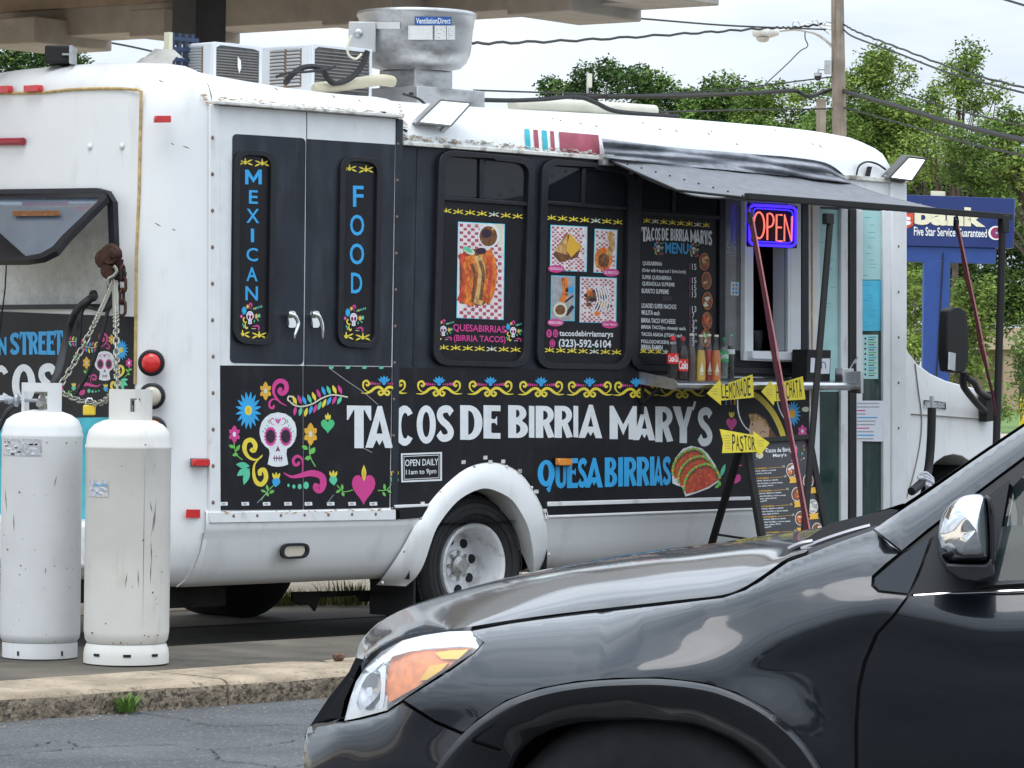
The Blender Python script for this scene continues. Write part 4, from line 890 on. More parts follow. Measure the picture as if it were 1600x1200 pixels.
rows_ = [('QUESABIRRIA', 132, 224, 567, '15', 588), ('(Order with 4 tacos and 1 birria broth)', 130, 335, 600, '', 0), ('SUPER QUESABIRRIA', 130, 268, 632, '15', 652), ('QUESADILLA SUPREME', 130, 282, 662, '15', 686), ('BURRITO SUPREME', 128, 255, 695, '13', 718), ('LOADED SUPER NACHOS', 128, 290, 764, '13', 786), ('MULITA each', 128, 212, 796, '7', 816), ('BIRRIA TACO W/CHEESE', 126, 286, 833, '3.99', 850), ('BIRRIA TACO(no cheese)r each.', 126, 336, 866, '3.50', 882), ('TACOS ASADA (STEAK) each', 126, 318, 900, '3.99', 914), ('POLLO(CHICKEN) each', 126, 290, 934, '3.50', 945), ('BIRRIA RAMEN', 126, 226, 958, '', 0)]
for s_, x0, x1, y, pr, yp in rows_:
    a.line(s_, x0, x1, y - 3, y + 19, A_white, .4, slope=.04, bold=.022)
    if pr: a.line(pr[:2] if '.' not in pr else pr[0], 364, 384 if len(pr) == 2 else 375, yp - 12, yp + 16, A_white, .4, slope=.05, bold=.01)
    if '.' in pr: a.line(pr[2:], 376, 387, yp - 12, yp, A_white, .4, slope=.05)
    if pr: a.quad(351, yp - 12, 356, yp + 16, A_purp, .3)
a.quad(224, 728, 270, 750, A_dark, .3)
a.build('menu_lettering', W3)
for cx, cy, m1, m2 in [(421, 567, A_orange, A_tan), (432, 655, A_tan, A_brown), (436, 750, A_lime, A_cream), (434, 844, A_orange, A_brown), (428, 925, A_cream, A_lime)]:
    a = Art(lambda px, py, l=0: PA(*c8(px, py), l)); a.ell(cx, cy, 24, 42, A_orange, .3, n=24); a.ell(cx, cy, 21, 38, A_brown, .6, n=24); r = random.Random(cx)
    for k in range(7): a.ell(cx + r.uniform(-10, 10), cy + r.uniform(-20, 20), r.uniform(4, 9), r.uniform(6, 14), r.choice([m1, m2, A_red]), .9 + k * .2, r.uniform(0, 3), n=8)
    a.build('dish_photo', W3)
mini(lambda px, py, l=0: PA(*c8(px, py), l), 208, 503, .07, .09, W3, 0); mini(lambda px, py, l=0: PA(*c8(px, py), l), 374, 512, .07, .09, W3, 0)
# serving hatch: sliding pane, white frame with depth, sill
pg = mat('smoky_pane', (.16, .17, .17), .1, var=.25, scale=5, spec=.5)
m = MB(); m.poly([on_y(*p, -.0085) for p in [(1134, 292), (1160, 295), (1158, 548), (1133, 546)]]); m.build('sliding_pane', pg, W3)
a = Art(side(-.0095)); a.text('UP', [(1136, 377), (1149, 378), (1149, 389), (1136, 388)], A_grey, .2); a.text('HERE', [(1135, 389), (1150, 390), (1150, 400), (1135, 399)], A_grey, .2); a.poly([(1142, 440), (1154.5, 441), (1154, 462), (1141.5, 461)], paper, .2)
for k in range(6): a.quad(1144 + (k % 2) * 5, 443 + (k // 2) * 6, 1147.5 + (k % 2) * 5, 447.5 + (k // 2) * 6, A_blue if k % 3 else A_grey, .5)
a.build('lettering', W3)
wf = mat('white_window_frame', (.8, .82, .84), .4, var=.05)
m = MB(); m.prism([on_y(*p, -.004) for p in [(1157, 296), (1246, 304), (1246, 566), (1156, 563)]], (0, -.03, 0), 0, [[on_y(*p, -.004) for p in [(1171.5, 317), (1226, 321), (1226, 549), (1171.5, 549)]]]); hf = m.build('hatch_frame', wf, W3, bevel=.006)
m = MB()
for p0, p1 in (((1165, 306), (1164, 552)), ((1236, 312), (1236, 556)), ((1232, 312), (1232, 556))): m.bar(on_y(*p0, -.037), on_y(*p1, -.037), .02, .012, up=(0, 1, 0))
m.build('slide_track', wf, W3)
m = MB(); hp = hatch_px
for i in range(4):
    p0, p1 = hp[i], hp[(i + 1) % 4]; A0, A1 = on_y(*p0, -.004), on_y(*p1, -.004); m.add([A0, A1, A1 + Vector((0, .09, 0)), A0 + Vector((0, .09, 0))], [(0, 1, 2, 3)])
m.build('hatch_reveal', wf, W3)
m = MB(); m.prism([on_y(*p, -.034) for p in [(1168, 548), (1238, 550), (1238, 563), (1168, 560)]], (0, -.04, 0)); m.build('hatch_sill', wf, W3, bevel=.005)
# lower rub strips
strip('rub_strip', [(613, 793), (664, 790), (664, 808), (613, 812)], 0, .022, black); strip('rub_channel', [(612, 789), (666, 787), (665, 791), (613, 794)], 0, .026, white2)
strip('rub_channel', [(852, 784), (1262, 773), (1262, 778), (852, 791)], 0, .026, white2); strip('rub_strip', [(852, 791), (1262, 779), (1262, 790), (854, 805)], 0, .018, black); strip('rub_channel', [(854, 805), (1262, 790), (1262, 793), (854, 809)], 0, .026, white2)
strip('wall_seam', [(652, 232), (655, 233), (648, 572), (645, 572)], 0, .006, slate)
# marker lights on the side
def marker(px0, py0, px1, py1, y, lens, label=None, name='marker_light', depth=.03, base=None):
    m = MB(); m.prism([on_y(*p, y) for p in [(px0 - 1, py0 - 1), (px1 + 1, py0 - .5), (px1 + 1, py1 + 1), (px0 - 1, py1 + 1)]], (0, -.012, 0)); b = m.build(name, base or frame_m, truck, bevel=.002, label=label)
    m = MB(); m.prism([on_y(*p, y - .012) for p in [(px0, py0), (px1, py0 + .5), (px1, py1), (px0, py1)]], (0, -depth, 0)); m.build('lens', lens, b, bevel=.006)
marker(867, 716, 889, 727, -.017, amber_lens, 'amber side marker light over the painted blue lettering')
marker(298, 717, 323, 728, 0, red_lens, 'red side marker light beside the rear door')
m = MB(); m.prism([on_y(*p, -.001) for p in [(291, 796), (312, 796), (312, 809), (290, 809)]], (0, -.004, 0)); m.build('reflector', red_lens, truck)
q = [(437, 849), (481, 848), (479, 872), (436, 874)]
m = MB(); m.prism([on_y(*p, .0) for p in rquad(q, 13)], (0, -.02, 0), 0, [[on_y(*p, .0) for p in rquad(inset(q, 4), 9)]]); b = m.build('side_lamp', frame_m, truck, bevel=.004)
m = MB(); m.poly([on_y(*p, -.012) for p in rquad(inset(q, 3.5), 9)]); m.build('lens', beige_lens, b)
# ---- entry door at the front
dg = mat('door_glass', (.03, .055, .05), .08, var=.3, scale=3, spec=.4, dirt=(.12, .16, .15, .5), dscale=(8, 8, 2))
def pane(q, y, m, name='pane', parent=None): k = MB(); k.prism([on_y(*p, y) for p in q], (0, -.003, 0)); return k.build(name, m, parent or truck)
strip('entry_door_jamb', [(1259, 285), (1277, 287), (1277, 840), (1262, 840)], 0, .02, white2); strip('rusty_gap', [(1267, 300), (1269.5, 300), (1270, 840), (1267.5, 840)], -.02, .002, rustline, 0)
E0 = MB(); E0.prism([on_y(*p, -.002) for p in [(1272, 288), (1388, 290), (1388, 862), (1272, 862)]], (0, -.004, 0)); ED = E0.build('entry_door', frame_m, truck)
pane([(1277, 326), (1310, 328), (1310, 612), (1277, 612)], -.007, aqua, 'aqua_paper_sheet', ED); pane([(1278, 613), (1310, 613), (1310, 850), (1278, 850)], -.007, dg, 'pane', ED)
pane([(1343, 328), (1376, 330), (1376, 437), (1343, 437)], -.007, aqua, 'aqua_paper_sheet', ED); pane([(1343, 438), (1376, 438), (1375, 517), (1343, 517)], -.007, cyanp, 'cyan_paper_sheet', ED); pane([(1343, 518), (1376, 518), (1376, 850), (1343, 850)], -.007, dg, 'pane', ED)
for q in ([(1309.5, 326), (1321, 327), (1321, 850), (1309.5, 850)], [(1333, 327), (1343.5, 328), (1343.5, 850), (1333, 850)], [(1375.5, 329), (1387, 330), (1387, 850), (1375.5, 850)]):
    k = MB(); k.prism([on_y(*p, -.006) for p in q], (0, -.022, 0)); k.build('door_stile', white2, ED, bevel=.005)
k = MB(); k.prism([on_y(*p, -.006) for p in [(1321, 327), (1333, 327), (1333, 850), (1321, 850)]], (0, -.03, 0)); k.build('door_gasket', rubber, ED, bevel=.006)
k = MB(); k.prism([on_y(*p, 0) for p in [(1386, 283), (1411, 286), (1411, 862), (1386, 862)]], (0, -.034, 0)); k.build('front_post', white2, truck, bevel=.012)
k = MB(); k.prism([on_y(*p, 0) for p in [(1262, 270), (1411, 281), (1411, 326), (1262, 322)]], (0, -.012, 0)); k.build('door_header', white2, truck)
def sheet_lines(q, y, name, parent, rows, cols, seed, hd=None):
    a = Art(side(y)); r = random.Random(seed); x0, y0 = q[0]; x1, y1 = q[2]
    a.poly(q, paper, 0)
    for k in range(rows):
        t = (k + .8) / (rows + .6); w = r.uniform(.3, .95); yy = lerp(y0, y1, t); a.quad(x0 + 3, yy - 1, x0 + 3 + (x1 - x0 - 6) * w, yy + 1, cols[k % len(cols)], .4)
    return a.build(name, parent)
sheet_lines([(1336, 626), (1381, 626), (1380, 690), (1336, 689)], -.031, 'taped_notice', ED, 11, [A_grey, A_grey, A_mag, A_grey, A_blue], 2)
a = Art(side(-.0102)); a.poly([(1346, 523), (1372, 523), (1372, 592), (1346, 592)], aqua, 0)
for k in range(8): a.ell(1352, 529 + k * 8, 1.6, 2, A_dark, .4, n=6); a.quad(1357, 526 + k * 8, 1369, 528 + k * 8, A_lime if k % 2 else A_teal, .4); a.quad(1357, 530 + k * 8, 1366, 531.5 + k * 8, A_dark, .4)
a.build('permit_sticker', ED)
a = Art(side(-.0102)); r = random.Random(3)
for k in range(26): x = r.uniform(1345, 1362); y = r.uniform(334, 510); a.quad(x, y, x + r.uniform(5, 12), y + .9, A_teal if y < 437 else A_blue, .2)
for k in range(10): x = r.uniform(1280, 1298); y = r.uniform(334, 560); a.quad(x, y, x + r.uniform(3, 8), y + .9, A_teal, .2)
a.build('faint_writing', ED, kind='stuff')
# ---- red-white-blue stripes on the roof shoulder
def shoulder(px, py, l=0):
    # point on the curved shoulder: march along the pixel ray to the roof profile
    for k in range(60):
        y = -.02 + k * .005; p = on_y(px, py, y)
        half = [(0, 2.62), (.008, lerp(2.62, zt(p.x), .2)), (.03, lerp(2.62, zt(p.x), .42)), (.07, lerp(2.62, zt(p.x), .6)), (.13, lerp(2.62, zt(p.x), .73)), (.22, lerp(2.62, zt(p.x), .83)), (.36, lerp(2.62, zt(p.x), .9))]
        if y >= 0 and p.z <= interp(half, y): break
    return p + Vector((0, -.006 - l, .003))
maroon = mat('faded_maroon', (.34, .07, .1), .5, var=.2, scale=10)
for nm, x0, x1, m_ in [('stripe', 818, 826, A_teal), ('stripe', 832, 839, maroon), ('stripe', 845, 853, A_teal), ('stripe', 858, 864, maroon), ('stripe', 872, 934, maroon)]:
    k = MB(); n = 3 if x1 - x0 < 20 else 10
    k.grid([[shoulder(lerp(x0, x1, i / n) + 2 * math.sin((j / 6) * 1.5), lerp(202, 233, j / 6) + .085 * (lerp(x0, x1, i / n) - 818)) for i in range(n + 1)] for j in range(7)]); k.build(nm, m_, truck, smooth=True)
# ---- cab
k = MB(); out_ = [(1405, 500), (1411, 530), (1419, 550), (1434, 569), (1454, 584), (1478, 595), (1500, 601), (1524, 607), (1545, 622), (1560, 650), (1572, 720), (1590, 800), (1590, 870), (1405, 880)]
well = [(1490 + 55 * math.cos(R(g_)), 800 + 90 * math.sin(R(g_))) for g_ in range(-180, 1, 15)] + [(1545, 876), (1435, 878)]
oo = out_[:12] + [(1590, 868), (1546, 870)] + [(x, y) for x, y in well[:13][::-1]] + [(1434, 878), (1405, 880)]
k.prism([on_y(*p, .06) for p in oo], (0, 2.1, 0)); k.build('cab_nose', white, truck, bevel=.05, seg=4)
k = MB(); k.lathe((on_y(1490, 800, .3).x, .1, .42), (0, 1, 0), [(.47, 0), (.47, .5), (0, .5)], 24); k.build('wheel_well', dark, truck, fix=False)
k = MB(); k.tube(smoothpath([on_y(x, y, .055) for x, y in [(1430, 568), (1435, 610), (1440, 650), (1438, 690), (1428, 740), (1416, 780)]], 4), .004, 5); k.tube([on_y(x, y, .055) for x, y in [(1424, 647), (1470, 650), (1536, 655)]], .004, 5); k.build('panel_seam', mat('seam_grey', (.25, .24, .22), .8), truck)
k = MB(); k.hexa([(3.5, .5, 1.45), (4.15, .7, 1.42), (4.15, 1.7, 1.42), (3.5, 1.8, 1.5), (3.5, .5, 2.4), (3.7, .7, 2.4), (3.7, 1.7, 2.4), (3.5, 1.8, 2.4)]); k.build('windscreen', glass, truck)
a = Art(lambda px, py, l=0: on_y(px, py, .055 - l)); a.poly([(1443, 625), (1478, 628), (1478, 640), (1443, 637)], chrome, 0, [[(1445, 627), (1476, 629.7), (1476, 638), (1445, 635.3)]]); a.text('E-450', [(1446, 627.5), (1475, 630), (1475, 638), (1446, 635.5)], A_grey, .4, .02); a.build('model_badge', truck)
# big black door mirror on its arm
k = MB(); q = [(1482, 486), (1490, 480), (1502, 481), (1511, 488), (1514, 510), (1514, 565), (1509, 580), (1498, 583), (1482, 580), (1479, 560), (1480, 510)]
k.prism([on_y(*p, -.42) for p in q], (0, .07, 0)); mm_ = k.build('door_mirror', matte, truck, bevel=.02, seg=3)
k = MB(); k.prism([on_y(*p, -.432) for p in [(1482, 550), (1491, 552), (1490, 579), (1481, 577)]], (.01, -.004, 0)); k.build('mirror_glass', steel, mm_)
k = MB(); k.tube(smoothpath([on_y(1506, 580, -.36), on_y(1505, 600, -.33), on_y(1512, 613, -.25), on_y(1530, 634, -.1), on_y(1542, 645, .04)], 5), .022, 8); k.tube(smoothpath([on_y(1510, 590, -.36), on_y(1522, 598, -.3), on_y(1530, 612, -.15), on_y(1548, 622, .03)], 5), .02, 8); k.bar(on_y(1541, 612, .02), on_y(1543, 658, .02), .09, .06, up=(0, 1, 0)); k.build('mirror_arm', matte, mm_, smooth=True)
# ================================================================ rear face
RX = -2.232
def rstrip(name, q, x, depth, m, bev=.003, label=None): k = MB(); k.prism([on_x(*p, x) for p in q], (-depth, 0, 0)); return k.build(name, m, truck, bevel=bev, label=label)
k = MB(); k.tube(smoothpath([on_x(px, py, RX - .004) for px, py in [(-60, 150), (0, 146), (60, 145), (110, 140), (170, 138), (214, 140)]], 4), .008, 6); k.tube([on_x(px, py, RX - .004) for px, py in [(214, 139), (221, 143), (220, 160), (217, 300), (213, 400), (211, 600)]], .008, 6); k.build('sealant_line', mat('tan_sealant', (.5, .36, .16), .8, var=.3, scale=30), truck)
def rmark(px0, py0, px1, py1, x, lens, label):
    k = MB(); k.prism([on_x(*p, x) for p in [(px0, py0 + 1), (px1, py0), (px1, py1 - 1), (px0, py1)]], (-.03, 0, 0)); k.build('marker_light', lens, truck, bevel=.006, label=label)
rmark(-8, 134, 21, 146, RX - .004, red_lens, 'red rear marker light at the photo edge'); rmark(43, 133, 68, 144, RX - .004, red_lens, 'red rear marker light on the roof edge')
k = MB(); k.prism([on_y(*p, .035) for p in [(240, 181), (265, 181), (265, 192), (239, 192)]], (-.012, -.03, 0)); k.build('marker_light', red_lens, truck, bevel=.006, label='red marker light on the rear corner')
k = MB(); k.tube([on_x(-30, 222, RX - .02), on_x(36, 221, RX - .02)], .02, 10); k.build('brake_light_bar', mat('dull_red', (.36, .03, .05), .35), truck, smooth=True)
for px, py in ((141, 229), (191, 228.5)): k = MB(); k.lathe(on_x(px, py, RX), (-1, 0, 0), [(.017, 0), (.015, .008), (.008, .013), (0, .014)], 12); k.build('bolt_cap', white, truck, smooth=True)
# window frame round the opening, hinged pane swung out
fr = [(-60, 297), (158, 294), (174, 299), (184, 316), (187, 400), (181, 474), (168, 483), (-60, 484)]; fi = [(-60, 304), (153, 302), (167, 307), (175, 322), (178, 400), (173, 468), (163, 475), (-60, 477)]
k = MB(); k.prism([on_x(*p, RX) for p in fr], (-.03, 0, 0), 0, [[on_x(*p, RX) for p in fi]]); RW = k.build('rear_window', frame_m, truck, bevel=.006)
Pt = on_x(80, 301, RX - .03); Pb = on_x(-10, 404, RX - .40); hv = (Pt - Pb); nrm = Vector((hv.z, 0, -hv.x)).normalized()
nrm = Vector((-abs(hv.z), 0, -abs(hv.x))).normalized() if False else Vector((hv.z, 0, -hv.x)).normalized()
def op(px, py, o=0): return on_plane(px, py, Pt, nrm) + nrm * o
po = [(-70, 302), (165, 303), (166, 309), (104, 372), (88, 392), (66, 403), (40, 407), (-70, 408)]; pi_ = [(-70, 309), (154, 308), (154, 313), (97, 368), (82, 385), (63, 396), (40, 400), (-70, 400)]
k = MB(); k.prism([op(*p) for p in po], nrm * .03, 0, [[op(*p) for p in pi_]]); PN = k.build('hinged_sash', frame_m, RW, bevel=.005)
tint = mat('tinted_pane', (.42, .53, .68), .05, var=.1, spec=1.0, metal=.75)
k = MB(); k.poly([op(*p, .015) for p in pi_]); k.build('pane', tint, PN)
a = Art(lambda px, py, l=0: op(px, py, -.001 + (l if nrm.x < 0 else -l))); a.ribbon([(20, 334), (94, 333)], 8, A_brown, 1, taper=False); a.build('pull_handle', PN)
k = MB(); k.tube([on_x(10, 408, RX - .38), on_x(8, 450, RX - .2), on_x(-4, 545, RX - .05)], .004, 5); k.build('stay_cable', matte, RW)
# painted rear panel with lettering
k = MB(); k.prism([on_x(*p, RX - .001) for p in [(-70, 484), (212, 495), (209, 651), (-70, 656)]], (-.004, 0, 0)); RP = k.build('rear_art_panel', black, truck)
rstrip('teal_band', [(-70, 652), (208, 650), (208, 880), (-70, 890)], RX, .004, mat('teal_panel', (.05, .42, .5), .45, var=.25, scale=7))
c6 = lambda x, y: (x / 3.5294, 280 + y / 3.5294)
RA = lambda px, py, l=0: on_x(*c6(px, py), RX - .006 - l)
a = Art(RA)
a.text('N', [(-8, 876), (36, 870), (36, 968), (-8, 970)], A_blue, .2, .05); big(a, 'S', 55, 108, 846, 968, A_blue, .2); big(a, 'T', 108, 160, 842, 968, A_blue, .6); big(a, 'R', 160, 210, 842, 967, A_blue, .2); big(a, 'E', 212, 256, 840, 967, A_blue, .6); big(a, 'E', 258, 304, 838, 968, A_blue, .2); big(a, 'T', 300, 348, 834, 968, A_blue, .6)
a.build('lettering', RP)
a = Art(RA); big(a, 'C', -50, 52, 1025, 1230, A_white, .2); big(a, 'O', 66, 196, 1020, 1240, A_white, .6); big(a, 'S', 210, 312, 1015, 1240, A_white, .2); a.build('lettering', RP)
f7 = lambda x, y: (577 - (x - 490) * .46, 1030 + (y - 545) * .45)
a = Art(lambda px, py, l=0: RA(f7(px, py)[0], f7(px, py)[1], l * .8)); compo(a, True); a.build('skull_and_flower_art', RP)
# tail lights on the rounded corner
def tail(px, py, rx, lens, lab):
    c = on_y(px, py, .075); n_ = Vector((-.75, -.66, 0)).normalized(); k = MB(); c = c + n_ * .01
    k.lathe(c, n_, [(.066, -.02), (.066, .008), (.058, .014), (.05, .014), (.049, .004)], 28); b = k.build('tail_light', frame_m, truck, smooth=True, label=lab)
    k = MB(); k.lathe(c, n_, [(.05, .006), (.045, .018), (.027, .025), (0, .027)], 28); k.build('lens', lens, b, smooth=True)
tail(237, 567, 14, red_lens, 'red round tail light on the rear corner'); tail(238, 619, 14, beige_lens, 'beige round lamp below the red tail light'); tail(240, 671, 14, amber_lens, 'amber lamp half hidden by the tank')

for par, cx, cy, m0, m1 in ((D1, 392, 495, (370, 253, 423, 256), (366, 522, 418, 525)), (D2, 554, 498, (533, 263, 585, 266), (528, 525, 580, 528))):
    mini(lambda px, py, l=0: on_y(px, py, -.0148 - l), cx, cy, .046, .056, par, 0)
    a = Art(lambda px, py, l=0: on_y(px, py, -.0148 - l)); motifs(a, *m0, 2, 1.1); motifs(a, *m1, 2, 1.1); a.build('swirl_motif', par)
# ================================================================ on the roof
acw = mat('ac_white', (.7, .73, .76), .45, var=.05, scale=6); coil = mat('condenser_coil', (.1, .095, .09), .7, var=.35, scale=14)
def ac(px0, px1, pxv, ptop, yf, label, depth=.42, seed=1):
    # street-facing coil between pixels px0..px1 on plane yf, louvred end to its left
    A0 = on_y(px0, ptop, yf); B0 = on_y(px1, ptop + 3, yf); x0, x1, zt_ = A0.x, B0.x, A0.z; zb = 2.93
    t = empty('air_conditioner', ((x0 + x1) / 2, yf + depth / 2, zb), label, 'air conditioner', 'window air conditioners on the truck roof')
    k = MB(); k.box(x0, x1, yf + .012, yf + depth, zb, zt_); k.build('case', acw, t, bevel=.008)
    k = MB(); k.prism([(x0, yf, zb), (x1, yf, zb), (x1, yf, zt_), (x0, yf, zt_)], (0, .012, 0), 0, [[(x0 + .02, yf, zb), (x1 - .02, yf, zb), (x1 - .02, yf, zt_ - .03), (x1 - .06, yf, zt_ - .02), (x0 + .05, yf, zt_ - .015), (x0 + .02, yf, zt_ - .03)]]); k.build('front_frame', acw, t, bevel=.003)
    k = MB(); k.box(x0 + .015, x1 - .015, yf + .006, yf + .011, zb, zt_ - .012); cp = k.build('coil', coil, t)
    k = MB()
    for i in range(12): z = lerp(zb + .02, zt_ - .04, i / 11); k.box(x0 + .02, x1 - .02, yf + .001, yf + .005, z, z + .006)
    k.build('coil_fins', mat('fin_grey', (.2, .19, .18), .6), cp, kind='stuff')
    k = MB()
    for i in range(11): 
        z = lerp(zb + .04, zt_ - .03, i / 10)
        for ya, yb in ((yf + .09, yf + .2), (yf + .22, yf + .34)): k.add([(x0 - .002, ya, z), (x0 - .002, yb, z), (x0 - .012, yb, z + .011), (x0 - .012, ya, z + .011)], [(0, 1, 2, 3)])
    k.build('louvre', acw, t, fix=False, kind='stuff')
    k = MB(); k.box(x0 - .001, x0 + .002, yf + .085, yf + .345, zb + .03, zt_ - .02); k.build('vent_opening', mat('vent_brown', (.2, .14, .09), .8), t)
    return t
AC1 = ac(334, 410, 280, 65, .75, 'white window air conditioner nearer the truck rear, dark coil with a torn patch')
k = MB(); c = on_y(374, 103, .748); k.poly([c + Vector((-.012, 0, .05)), c + Vector((.01, 0, .03)), c + Vector((.014, 0, -.01)), c + Vector((0, 0, -.04)), c + Vector((-.012, 0, -.005))]); k.build('torn_patch', white, AC1)
ac(488, 582, 420, 68, .75, 'white window air conditioner on the truck roof, partly behind the exhaust fan')
# exhaust fan: upblast bowl on a curb
FC = on_y(650, 118, .8); fz = 2.9
fan = empty('exhaust_fan', (FC.x, FC.y, fz), 'large dull aluminium bowl-shaped exhaust fan on the truck roof', 'exhaust fan')
d_ = (FC - CAM).dot(FW); s_ = d_ / FPX; hz = lambda py: 1.45 + (573 - py) * s_
k = MB(); k.lathe((FC.x, FC.y, 0), (0, 0, 1), [(54 * s_, hz(112)), (57 * s_, hz(109)), (70 * s_, hz(106)), (79 * s_, hz(97)), (84 * s_, hz(86)), (86 * s_, hz(75)), (88 * s_, hz(50)), (91 * s_, hz(30)), (93.5 * s_, hz(27)), (94 * s_, hz(23)), (92 * s_, hz(20)), (88 * s_, hz(22)), (80 * s_, hz(80)), (0, hz(90))], 56); k.build('bowl', alu, fan, smooth=True)
k = MB(); w = 55 * s_ * .74; k.box(FC.x - w, FC.x + w, FC.y - w, FC.y + w, hz(139), hz(110)); k.build('curb', alu, fan, bevel=.006)
k = MB(); w2 = w * 1.5; k.box(FC.x - w2 * .9, FC.x + w2 * 1.5, FC.y - w2, FC.y + w2, 2.85, hz(139) - .002); k.build('base_plate', alu, fan, bevel=.004)
bp = at(566, 58, d_ - 89 * s_ * .75)
k = MB(); k.obox(bp + FW * .04, RT * .075, FW * .06, Vector((0, 0, .084)) ); bx = k.build('junction_box', mat('box_grey', (.5, .5, .49), .5, .3, var=.1), fan, bevel=.006)
k = MB(); k.lathe(bp - FW * .021 - RT * .02 + Vector((0, 0, .02)), -FW, [(.026, 0), (.024, .006), (.01, .01), (0, .01)], 14); k.build('switch_dial', steel, bx)
k = MB(); k.obox(bp + Vector((-.0, 0, -.092)) - RT * .015, RT * .014, FW * .02, Vector((0, 0, .01))); k.build('cable_gland', A_red, bx)
def fanp(px, py, l=0): # on the bowl wall facing the camera
    c = Vector((FC.x, FC.y, 0)); r = ray(px, py); o2 = CAM - c; rad = 89.5 * s_
    A_ = r.x ** 2 + r.y ** 2; B_ = 2 * (o2.x * r.x + o2.y * r.y); C_ = o2.x ** 2 + o2.y ** 2 - (rad + l + .004) ** 2
    return CAM + r * ((-B_ - math.sqrt(max(B_ * B_ - 4 * A_ * C_, 0))) / (2 * A_))
def curved(a, x0, y0, x1, y1, m, lay, n=6):
    a.mb.grid([[a.P((lerp(x0, x1, i / n), y), lay) for i in range(n + 1)] for y in (y0, y1)], a.mi(m))
a = Art(fanp); curved(a, 648, 26, 705.5, 39, mat('fan_label_blue', (.02, .1, .35), .4), .2); a.text('VentilationDirect', [(650, 28), (704, 28), (704, 37), (650, 37)], A_white, 1.5, .015)
for x0, x1 in ((638, 676), (679, 697), (698, 711)): 
    curved(a, x0, 40, x1, 62, mat('label_silver', (.62, .62, .6), .5), .2)
    for kx in range(6): a.quad(x0 + 2, 43 + kx * 3, x1 - 2 - (kx * 5) % 9, 44 + kx * 3, A_grey, .8)
curved(a, 586, 34, 625, 45, mat('label_silver', (.62, .62, .6), .5), .2); a.quad(590, 37, 622, 42, A_pale, .8); a.build('maker_label', fan)
def cable(name, pts, r, m, label, cat='cable', n=6, sm=6, group=None, parent=None):
    k = MB(); k.tube(smoothpath(pts, sm), r, n); return k.build(name, m, parent, smooth=True, label=label, cat=cat, group=group, fix=False)
cable('power_cable', [on_y(x, y, .45) for x, y in [(574, 80), (568, 98), (556, 115), (540, 126), (522, 130), (512, 122), (504, 110), (488, 104), (470, 107), (455, 118), (446, 130)]], .016, rubber, 'thick black cable looping from the exhaust fan box across the roof')
cable('wire', [on_y(x, y, .42) for x, y in [(432, 120), (450, 114), (480, 112), (505, 109), (524, 104)]], .008, rubber, 'thin black wire crossing in front of the air conditioners')
cable('wire', [on_y(x, y, .4) for x, y in [(549, 55), (543, 72), (545, 86), (556, 92), (565, 84)]], .006, A_cream, 'thin pale wire looping under the fan junction box')
cable('drain_pipe', [on_y(x, y, .5) for x, y in [(490, 138), (530, 134), (570, 128), (596, 125), (614, 128)]], [.02] + [.032] * 23 + [.03], mat('pvc_cream', (.55, .5, .36), .5, var=.15), 'cream pipe lying on the roof beside the fan curb', 'pipe', n=10)
cable('conduit', [on_y(x, y, .75) for x, y in [(800, 163), (900, 166), (1022, 174)]], .038, mat('conduit_cream', (.6, .58, .48), .5), 'long pale conduit lying along the top of the truck roof', 'pipe', n=12)
cable('roof_hose', [on_y(x, y, .6) for x, y in [(748, 156), (800, 157), (850, 155), (900, 151), (930, 160), (955, 172), (990, 177), (1060, 182)]], .014, rubber, 'black hose winding along the roof over the pale conduit', 'hose')
cable('roof_wire', [on_y(x, y, .3) for x, y in [(630, 147), (655, 155), (670, 170)]], .007, rubber, 'thin black wire running from the fan to the rear floodlight')
cable('roof_wire', [on_y(x, y, .62) for x, y in [(640, 146), (665, 148), (690, 147), (720, 152), (745, 150)]], .007, rubber, 'black wire tangled at the foot of the exhaust fan')
# things beside the air conditioners and on the rear roof edge
k = MB(); r = random.Random(2); rows = []
for i in range(9):
    u = i / 8; rows.append([on_y(226 + 34 * u, 106 - 26 * math.sin(min(1, u * 1.25) * math.pi / 2) + r.uniform(-2, 2), .9) + Vector((0, .35 * v - .15, (.0 if v in (0, 1) else .02) + r.uniform(-.01, .01) - .1 * abs(v - .4))) for v in (0, .25, .5, .75, 1)])
k.grid(rows); k.build('tarp_bundle', mat('grey_cloth', (.42, .41, .38), .85, var=.2, scale=12), smooth=True, label='crumpled grey cloth bundle on the roof left of the air conditioners', cat='tarp')
t = empty('milk_crate', on_y(271, 108, .95), 'dark blue lattice crate standing against the rear air conditioner', 'crate')
k = MB(); P0 = on_y(262, 108, .95); 
for i in range(4): k.box(P0.x + .02 + i * .045, P0.x + .04 + i * .045, .94, .96, 2.93, 3.2)
for i in range(5): k.box(P0.x + .02, P0.x + .2, .935, .955, 2.94 + i * .055, 2.96 + i * .055)
k.build('lattice', mat('crate_blue', (.03, .05, .1), .5), t, fix=False)
k = MB(); k.box(P0.x - .01, P0.x + .015, .93, .97, 2.93, 3.2); k.build('cream_edge', A_cream, t)
t = empty('roof_hatch', on_y(94, 98, 1.3), 'black box with grey bracket on the rear roof edge', 'roof vent')
k = MB(); k.obox(at(93, 87, 18.9), RT * .065, FW * .1, Vector((0, 0, .045))); k.build('box', matte, t, bevel=.01)
k = MB(); k.obox(at(114, 87, 18.8), RT * .008, FW * .1, Vector((0, 0, .045))); k.obox(at(105, 85, 18.8), RT * .025, FW * .01, Vector((0, 0, .005))); k.build('bracket', alu, t)
